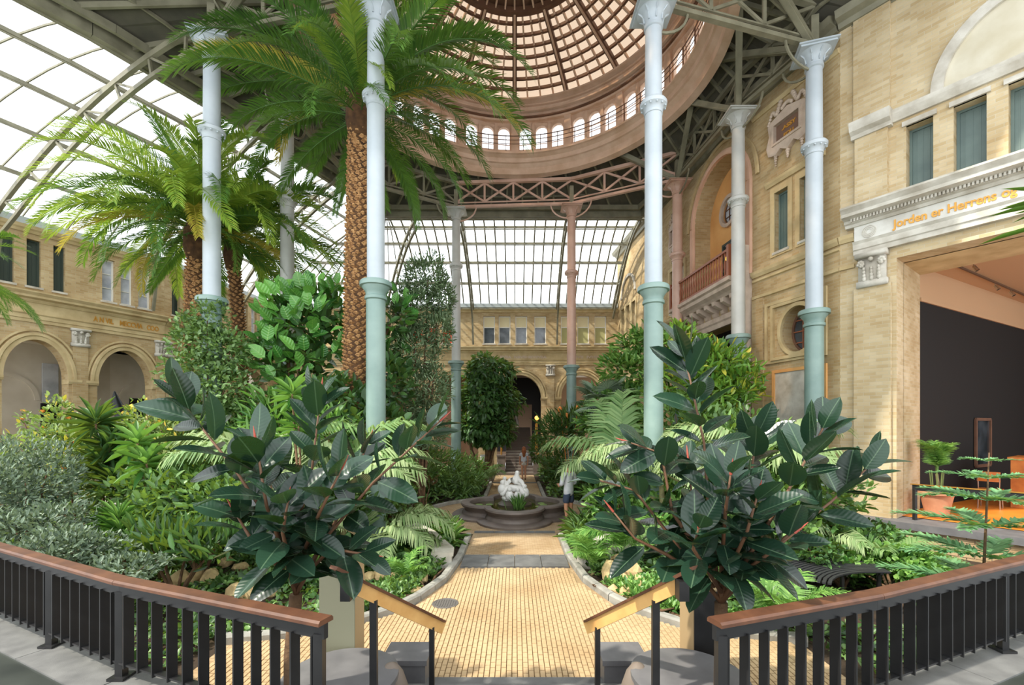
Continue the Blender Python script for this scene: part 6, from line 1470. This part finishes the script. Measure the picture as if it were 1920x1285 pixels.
# ------------------------------------------------------------------ fiddle-leaf fig with single leaves
FGL = [big_leaf('leaf', L_FIG, 1, 0.62, 0.14, 0.2, 1.0, 5), big_leaf('leaf', L_FIG, 1, 0.66, 0.10, 0.1, 0.5, 5)]
b = gx(575, 11.6); t = thing('fiddle_leaf_fig', 'fiddle-leaf fig with large bright wavy leaves left of the big palm trunk', 'tree', b)
bl_ = [PB(570,620,11.6,0.95,0.95), PB(610,590,11.7,0.75,0.8), PB(530,585,11.5,0.45,0.5), PB(560,690,11.4,0.9,0.7), PB(510,660,11.5,0.5,0.6), PB(740,600,12.0,0.4,0.8), PB(725,690,12.0,0.4,0.6)]
stems(t, b, b, [(c[0], c[1], c[2]+0.2) for c, r in bl_], 0.09, M_BARK, 'branch')
nl = 0; ta = sum(r[0]*r[2] for c, r in bl_)
for c, r in bl_:
    k = int(430*r[0]*r[2]/ta)
    P, v = blob(c, r, k, 0.8)
    for p, q in zip(P, v):
        if nl >= 295 or q[1] > 0.45: continue
        dvec = Vector(q)*0.6+Vector((random.gauss(0,0.4), random.gauss(-0.1,0.4), random.uniform(0.0,0.9))); place_leaf(FGL[nl % 2], t, Vector(p)-b, dvec, Vector((q[0]*0.4, q[1]*0.4-0.5, 0.8)), random.uniform(0.30,0.46), random.uniform(-0.4,0.4)); nl += 1
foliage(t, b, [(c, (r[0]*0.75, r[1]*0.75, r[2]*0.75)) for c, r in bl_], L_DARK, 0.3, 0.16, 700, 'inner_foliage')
# ------------------------------------------------------------------ trees and shrubs
b = gx(790, 12.4); shrub('feathery_tree', 'tall feathery small-leaved tree between the white column and the slender grey one', 'tree', b,
    [PB(800,520,12.4,0.55,0.6), PB(770,580,12.4,0.55,0.7), PB(820,620,12.5,0.5,0.5), PB(775,660,12.4,0.65,0.6), PB(800,730,12.4,0.7,0.6), PB(755,760,12.2,0.5,0.5), PB(830,560,12.6,0.35,0.6), PB(790,810,12.4,0.7,0.5), PB(745,830,12.2,0.5,0.5)], L_OLV, 0.13, 0.034, 12500, 8, 0.05, rnd=1.0, out=0.9)
b = gx(908, 20.5); shrub('weeping_fig', 'dense round-headed dark tree in front of the end wall stair', 'tree', b,
    [PB(915,700,20.5,1.1,0.75), PB(912,750,20.5,1.4,1.0), PB(890,800,20.4,0.9,0.7), PB(925,805,20.5,0.85,0.8)], L_DARK, 0.26, 0.12, 6500, 6, 0.10, hang=0.9)
b = Vector((CC[0]+0.1, CC[1]-0.25, 0)); shrub('climbing_vine', 'leafy vine climbing the left white column up to its collar', 'vine', b,
    [PB(395,600,10.4,0.35,0.45), PB(380,640,10.35,0.6,0.5), PB(420,660,10.4,0.55,0.5), PB(370,700,10.3,0.7,0.5), PB(410,730,10.3,0.8,0.5), PB(350,610,10.4,0.25,0.3), PB(400,790,10.3,0.7,0.6), PB(390,870,10.3,0.8,0.7)], L_IVY, 0.11, 0.06, 7000, 6, 0.04, hang=0.4)
b = gx(700, 11.0); shrub('understory_shrub', 'dark broad-leaved shrub behind the white column foot', 'shrub', b, [PB(730,720,11.2,0.5,0.6), PB(640,760,10.6,0.9,0.6), PB(590,760,10.8,0.8,0.5), PB(690,800,10.4,0.8,0.6)], L_DARK, 0.26, 0.13, 1500)
b = gx(600, 10.2); shrub('understory_shrub', 'bright strap-leaved shrub below the fiddle-leaf fig', 'shrub', b, [PB(540,790,10.2,0.8,0.6), PB(620,830,10.0,0.9,0.6), PB(500,830,10.2,0.8,0.6)], L_BRI, 0.36, 0.06, 1300)
b = gx(470, 11.0); shrub('understory_shrub', 'mid green shrub under the vine column', 'shrub', b, [PB(460,800,11.0,1.0,0.7), PB(400,860,10.5,1.2,0.8), PB(480,880,10.2,1.0,0.7)], L_MID, 0.16, 0.07, 2600)
# left flowering bushes
b = gx(300, 9.6); shrub('flowering_bush', 'loose bush dotted with yellow flowers below the second arch', 'bush', b, [PB(290,800,9.8,0.7,0.5), PB(250,850,9.5,0.8,0.6), PB(330,840,9.6,0.7,0.6), PB(310,900,9.2,0.8,0.6)], L_YEL, 0.12, 0.05, 3800, flowers=(M_FLOW, 16, 0.05))
b = gx(150, 9.4); shrub('flowering_bush', 'tall loose bush with orange-yellow blooms before the first arch', 'bush', b, [PB(150,830,9.4,0.8,0.6), PB(110,790,9.4,0.25,0.5), PB(185,880,9.2,0.9,0.6), PB(60,880,9.2,0.9,0.6), PB(48,790,9.3,0.12,0.2)], L_YEL, 0.12, 0.05, 3800, flowers=(M_FLOWO, 14, 0.05))
b = gx(60, 7.0); shrub('grey_leaved_bush', 'grey-green fine-leaved bush filling the left edge above the railing', 'bush', b, [PB(40,930,7.0,0.7,0.55), PB(85,890,7.4,0.5,0.5), PB(10,870,7.6,0.5,0.45), PB(110,980,6.6,0.45,0.3), PB(50,1000,6.2,0.6,0.35), PB(-60,940,6.6,0.8,0.7)], L_GREY, 0.085, 0.03, 8000)
b = gx(180, 6.2); shrub('grey_leaved_bush', 'low silvery groundcover bush behind the left railing', 'bush', b, [PB(170,1035,6.0,0.5,0.2), PB(110,1030,5.8,0.5,0.25), PB(235,1065,5.6,0.4,0.14)], L_GREY, 0.08, 0.03, 2800)
def dracaena(base, label, heads, L=0.45, W=0.055, mt=L_MID, n=42, r=0.025, name='dracaena'):
    base = Vector(base); t = thing(name, label, 'plant', base)
    for h in heads:
        h = Vector(h); m = MB(); m.tube([base, base.lerp(h, 0.5)+Vector((0.05,0,0)), h], [r,r*0.9,r*0.7], 7); off(m, base).build('stem', M_BARK, t, smooth=True)
        k = n; a = np.arange(k)*2.39996; e = np.linspace(1.3, -0.5, k); D = np.stack([np.cos(a)*np.cos(e), np.sin(a)*np.cos(e), np.sin(e)], 1); P = np.tile(np.array(h-base), (k, 1))+np.array([[0,0,1]])*np.linspace(0.06,-0.12,k)[:, None]
        U = np.tile([[0,0,1.0]], (k, 1))+RNG.normal(size=(k,3))*0.1
        tag(leaves('leaf_rosette', P, D, U, L*(0.8+0.4*RNG.random(k)), np.full(k, W), mt, t, 0.2, 0.35), kind='stuff')
    return t
dracaena(gx(195, 8.6), 'dark strap-leaved dracaena with stacked tufts among the flowering bushes', [at(180,795,8.6), at(205,840,8.6), at(188,870,8.5), at(212,905,8.4)], 0.5, 0.06, L_DARK)
dracaena(gx(300, 7.6), 'slanting dracaena with bright green leaf tuft on a bare stem', [at(258,832,7.8), at(275,870,7.7)], 0.42, 0.09, L_BRI, 26)
dracaena(gx(230, 7.0), 'spider-like rosette plant with thin arching leaves in the left bed', [at(222,978,7.0), at(225,1000,6.9)], 0.36, 0.03, L_BRI, 60)
dracaena(gx(560, 7.9), 'bamboo-like stem plant beside the kentia, left', [at(548,740,8.0), at(560,800,8.0)], 0.4, 0.06, L_BRI, 30)
# beds left of the path
b = gx(380, 7.6); shrub('understory_shrub', 'dark leafy shrub in the middle of the left bed', 'shrub', b, [PB(380,930,7.8,0.8,0.5), PB(330,960,7.6,0.7,0.4), PB(430,950,7.4,0.6,0.4), PB(300,920,8.2,0.7,0.5)], L_MID, 0.15, 0.07, 3600)
b = gx(330, 6.6); shrub('rib_leaved_plant', 'clump of upright rib-leaved plants above the tufa edging', 'plant', b, [PB(340,1020,6.6,0.5,0.22), PB(390,1025,6.5,0.5,0.2), PB(300,1010,6.8,0.4,0.2)], L_DARK, 0.30, 0.06, 420, up=1.2)
b = gx(790, 16.5); shrub('understory_shrub', 'feathery low shrub left behind the fountain', 'shrub', b, [PB(820,880,16.5,1.1,0.7), PB(770,870,16.0,1.2,0.9), PB(870,905,16.8,0.9,0.45), PB(740,900,15.0,1.0,0.6), PB(880,880,18.5,0.7,0.5)], L_MID, 0.26, 0.04, 3800)
b = gx(800, 12.6); shrub('copper_leaved_shrub', 'sparse copper and dark leaved shrub left of the fountain', 'shrub', b, [PB(790,930,12.6,0.5,0.5), PB(770,970,12.0,0.6,0.3), PB(820,950,12.3,0.4,0.3)], L_COP, 0.2, 0.08, 650)
b = gx(740, 10.5); shrub('understory_shrub', 'mixed green shrub beside the left stone bench', 'shrub', b, [PB(700,930,10.6,0.9,0.6), PB(640,960,9.6,0.9,0.6), PB(770,985,10.4,0.4,0.25), PB(590,960,9.0,0.9,0.6)], L_MID, 0.17, 0.07, 3000)
dracaena(gx(845, 9.6), 'green strap-leaved clump at the end of the left stone bench', [Vector((-1.35,9.75,0.18)), Vector((-1.55,9.9,0.18)), Vector((-1.45,10.2,0.18))], 0.42, 0.04, L_BRI, 34, 0.01)
# right side
b = gx(1185, 15.5); shrub('umbrella_tree', 'umbrella tree with bright leaf clusters left of the white column', 'tree', b, [PB(1190,650,15.5,0.6,0.5), PB(1175,700,15.4,0.8,0.6), PB(1190,760,15.2,0.9,0.7), PB(1215,640,15.4,0.4,0.4), PB(1130,760,15.0,0.7,0.5), PB(1120,790,14.6,0.6,0.4)], L_BRI, 0.34, 0.10, 1900, hang=0.3)
b = gx(1300, 12.6); shrub('croton_tree', 'bright yellow-green variegated tree right of the white column below the balcony', 'tree', b, [PB(1270,640,12.6,0.5,0.4), PB(1300,670,12.6,0.8,0.6), PB(1340,690,12.4,0.8,0.6), PB(1270,720,12.4,0.8,0.7), PB(1330,750,12.2,0.9,0.7), PB(1390,720,12.0,0.5,0.5)], L_CROT, 0.26, 0.08, 2900)
b = gx(1290, 10.8); shrub('understory_shrub', 'dark glossy shrub behind the right rubber plant', 'shrub', b, [PB(1270,790,10.8,0.8,0.7), PB(1330,830,10.5,0.9,0.7), PB(1400,840,10.0,0.9,0.8), PB(1300,900,9.6,1.0,0.7), PB(1400,920,9.0,0.9,0.6)], L_MID, 0.2, 0.08, 3000)
b = gx(1480, 8.9); shrub('understory_shrub', 'leafy shrub along the facade behind the rubber plant', 'shrub', b, [PB(1460,880,8.8,0.8,0.7), PB(1530,930,8.2,0.7,0.5), PB(1450,960,8.0,0.8,0.5)], L_MID, 0.16, 0.08, 2400)
b = gx(1040, 19.3); shrub('understory_shrub', 'dark clipped shrub right of the far stair', 'shrub', b, [PB(1012,845,22.0,0.5,0.8), PB(1035,880,20.0,0.8,0.5), PB(1060,870,19.0,0.8,0.8), PB(1100,900,17.0,1.0,0.7)], L_DARK, 0.2, 0.08, 2600)
b = gx(1150, 9.6); shrub('understory_shrub', 'bright shrub behind the right stone bench', 'shrub', b, [PB(1170,950,10.4,0.8,0.6), PB(1230,980,9.6,0.8,0.5), PB(1130,940,11.2,0.5,0.5), PB(1250,930,10.0,0.8,0.6)], L_BRI, 0.2, 0.07, 2400)
for i, (x, y) in enumerate(((1.35,9.9),(1.55,10.4),(1.4,10.6),(1.75,9.9))):
    dracaena((x, y, 0), '%s of the strap-leaved clumps beside the path right of the fountain' % ['nearest', 'third', 'farthest', 'outer'][i], [Vector((x,y,0.2)), Vector((x+0.12,y+0.15,0.25))], 0.45, 0.05, L_MID, 34, 0.01, 'spider_plant')
b = gx(1580, 7.2); shrub('understory_shrub', 'dark round-leaved shrub mass before the facade ledge', 'shrub', b, [PB(1560,1000,8.0,0.6,0.3), PB(1630,1010,8.0,0.6,0.25), PB(1520,1030,7.2,0.45,0.2)], L_DARK, 0.09, 0.06, 3000)
b = gx(1680, 6.3); shrub('ground_ivy', 'bright round-leaved creeper around the black slatted bench', 'plant', b, [PB(1650,1045,7.3,0.5,0.16), PB(1700,1055,7.0,0.45,0.14), PB(1730,1080,6.6,0.3,0.12), PB(1590,1060,7.1,0.35,0.1)], L_BRI, 0.10, 0.08, 1600)
b = gx(1240, 6.3); shrub('ground_ivy', 'bright low leafy mat inside the right kerb', 'plant', b, [PB(1230,1130,6.4,0.55,0.12), PB(1265,1150,6.0,0.5,0.12), PB(1200,1110,6.8,0.5,0.12), PB(1310,1160,5.9,0.5,0.12)], L_BRI, 0.10, 0.05, 2600)
b = gx(1130, 7.2); shrub('ground_ivy', 'dark small-leaved mat along the right kerb below the rocks', 'plant', b, [PB(1130,1115,7.1,0.3,0.10), PB(1165,1128,6.8,0.35,0.10)], L_MID, 0.09, 0.05, 1300)
b = gx(800, 6.9); shrub('ground_ivy', 'low leafy mat inside the left kerb', 'plant', b, [PB(800,1095,7.3,0.4,0.12), PB(740,1110,7.0,0.5,0.14), PB(700,1130,6.5,0.5,0.12), PB(840,1075,7.9,0.25,0.10)], L_MID, 0.09, 0.05, 3200)
b = gx(650, 8.0); shrub('ground_ivy', 'broad-leaved green mat between the left bench and the rubber plant', 'plant', b, [PB(690,1050,8.2,0.6,0.2), PB(760,1040,8.6,0.45,0.2), PB(620,1050,7.8,0.6,0.25)], L_DARK, 0.22, 0.13, 700)
# Norfolk pine sapling by the right railing
b = gx(1858, 5.2); t = thing('norfolk_pine', 'young norfolk pine with flat feathery tiers near the right railing', 'tree', b)
m = MB(); m.tube([(0,0,0),(-0.08,0,1.0),(-0.02,0,2.3)], [0.02,0.015,0.006], 7); m.build('trunk', M_BARK, t, smooth=True)
NP = frond_mesh('tier_branch', 1.0, 0.12, 0.35, 60, 0.2, 0.05, leafmat('pine_needle', (84, 140, 92), (130, 176, 124), 0.5, 0.2), tilt=0.12, seed=60, rach=0.008, start=0.1)
for i, z in enumerate((0.75,1.1,1.45,1.75,2.0,2.2)):
    for k in range(5):
        o = obj('tier_branch', NP, t); o.matrix_local = Matrix.Translation((-0.05,0,z)) @ Matrix.Rotation(k*2*PI/5+i*0.6, 4, 'Z') @ Matrix.Rotation(-0.1, 4, 'Y') @ Matrix.Scale((0.95,0.9,0.82,0.7,0.5,0.28)[i], 4)
# papyrus in the fountain
b = FC+Vector((0.10,-0.75,0.29)); t = thing('papyrus_clump', 'green papyrus clump in front of the marble sculpture', 'plant', b)
k = 90; a = RNG.random(k)*6.28; e = 0.9+RNG.random(k)*0.6; D = np.stack([np.cos(a)*np.cos(e), np.sin(a)*np.cos(e), np.sin(e)], 1); P = np.stack([RNG.normal(size=k)*0.08, RNG.normal(size=k)*0.08, np.zeros(k)], 1)
tag(leaves('blades', P, D, RNG.normal(size=(k,3)), 0.30+0.22*RNG.random(k), np.full(k, 0.018), L_BRI, t, 0.2, 0.15), kind='stuff')
# orange bird-of-paradise flowers near the end wall
t = thing('strelitzia', 'plant with orange flowers below the right end arch', 'plant', gx(1068, 17.6))
b = gx(1068, 17.6); foliage(t, b, [PB(1068,800,17.6,0.7,0.5), PB(1040,810,17.6,0.5,0.4)], L_DARK, 0.5, 0.05, 420, up=1.0)
for x, y in ((1050,768),(1082,766),(1062,780)):
    m = MB(); p = at(x, y, 17.3)-b; m.tube([(0,0,0.2), p*0.6, p], 0.012, 5); m.sphere(p, 0.09, 6, 5, 1.3); m.build('flower', M_FLOWO, t)
# long leaves of palms standing just outside the picture
t = thing('yucca', 'sword-leaved yucca reaching in at the right edge before the entrance', 'plant', Vector((7.15, 5.6, 0)))
m = MB(); m.tube([(0,0,0),(0.05,0,2.5),(0,0,5.4)], [0.10,0.09,0.07], 8); m.build('trunk', M_BARK, t, smooth=True)
k = 46; a = RNG.random(k)*6.28; e = -0.6+RNG.random(k)*1.9; D = np.stack([np.cos(a)*np.cos(e), np.sin(a)*np.cos(e), np.sin(e)], 1)
tag(leaves('sword_leaves', np.tile([[0,0,5.4]], (k,1))+RNG.normal(size=(k,3))*0.08, D, np.tile([[0,0,1.0]], (k,1)), 0.75+0.3*RNG.random(k), np.full(k,0.05), L_PHX, t, 0.2, 0.15), kind='stuff')
t = thing('date_palm', 'palm crown cut by the left edge of the picture', 'palm tree', Vector((-13.3, 10.5, 0)))
palm_trunk(t, [(0,0,0),(0.1,0,3),(0,0,6.0)], 0.25, 0.2, 160, 0.085)
for k in range(22): put_frond(PH[(1,2,3,4)[k % 4]], t, Vector((0,0,6.2)), k*2.4, 2.0*random.uniform(0.85,1.1), random.uniform(-0.3,0.3), 0)
# ------------------------------------------------------------------ ground cover: too many small leaves to count
def ground_cover(name, label, x0, x1, y0, y1, dens, mt, L, W, hmax, seed):
    rg = np.random.default_rng(seed); n = int((x1-x0)*(y1-y0)*dens); x = x0+(x1-x0)*rg.random(n); y = y0+(y1-y0)*rg.random(n)
    lw = np.interp(y, [10.65,13.4,18.5,25.5], [-17.6,-16.2,-13.6,-12.8]); rwx = np.where(y > 13.3, np.interp(y, [13.3,25.5], [6.4,5.3]), np.where(y > 10.8, np.interp(y, [10.8,13.3], [7.0,6.4]), np.interp(y, [6.4,10.8], [6.3,6.5])))
    front = np.where(x < 0, np.interp(x, [-7.35,-5.26,-3.13,-1.19], [5.64,4.63,3.61,2.86]), np.interp(x, [1.25,2.64,4.72,6.8], [2.84,3.32,4.2,5.1]))+0.55
    nz = 0.5+0.5*np.sin(x*1.9+np.sin(y*1.3)*1.5)*np.cos(y*1.6+x*0.4)
    near = (np.abs(x) < 2.0) & (y < 5.3)
    keep = ~inside_path(x, y) & (x > lw) & (x < rwx) & (y > front) & (rg.random(n) < 0.25+0.75*nz) & ~near
    for cx_, cy_ in (CA, CB, CC, CD, CE): keep &= (x-cx_)**2+(y-cy_)**2 > 0.12
    keep &= (x-4.75)**2+(y-6.5)**2 > 0.9
    for rx_, ry_ in ROCKS: keep &= (x-rx_)**2+(y-ry_+0.12)**2 > 0.06
    for cx_, cy_ in (): keep &= (x-cx_)**2+(y-cy_)**2 > 0.12
    x, y, nz = x[keep], y[keep], nz[keep]; n = len(x); z = 0.02+hmax*nz*rg.random(n)**0.7
    a = rg.random(n)*6.28; e = rg.random(n)*1.2-0.1; D = np.stack([np.cos(a)*np.cos(e), np.sin(a)*np.cos(e), np.sin(e)], 1); U = np.stack([rg.normal(size=n)*0.4, rg.normal(size=n)*0.4-0.2, np.ones(n)], 1)
    o = leaves(name, np.stack([x, y, z], 1), D, U, L*(0.7+0.6*rg.random(n)), W*(0.7+0.6*rg.random(n)), mt)
    return tag(o, label, 'ground cover', None, 'stuff')
ground_cover('ground_cover_foliage', 'dense mixed green ground cover over the near left bed', -7.5, -1.0, 3.8, 9.0, 520, L_MID, 0.10, 0.05, 0.22, 1)
ground_cover('ground_cover_foliage', 'dense mixed green ground cover over the near right bed', 1.0, 9.5, 3.8, 9.0, 480, L_MID, 0.10, 0.055, 0.22, 2)
ground_cover('ground_cover_foliage', 'darker ivy leaves scattered through the near beds', -7.5, 8.5, 3.8, 9.5, 200, L_DARK, 0.10, 0.08, 0.20, 3)
ground_cover('ground_cover_foliage', 'leafy undergrowth of the middle beds around the columns', -16.0, 8.0, 9.0, 15.0, 190, L_MID, 0.17, 0.07, 0.55, 4)
ground_cover('ground_cover_foliage', 'leafy undergrowth of the far beds before the end wall', -15.0, 6.5, 15.0, 24.0, 130, L_MID, 0.22, 0.09, 0.7, 5)
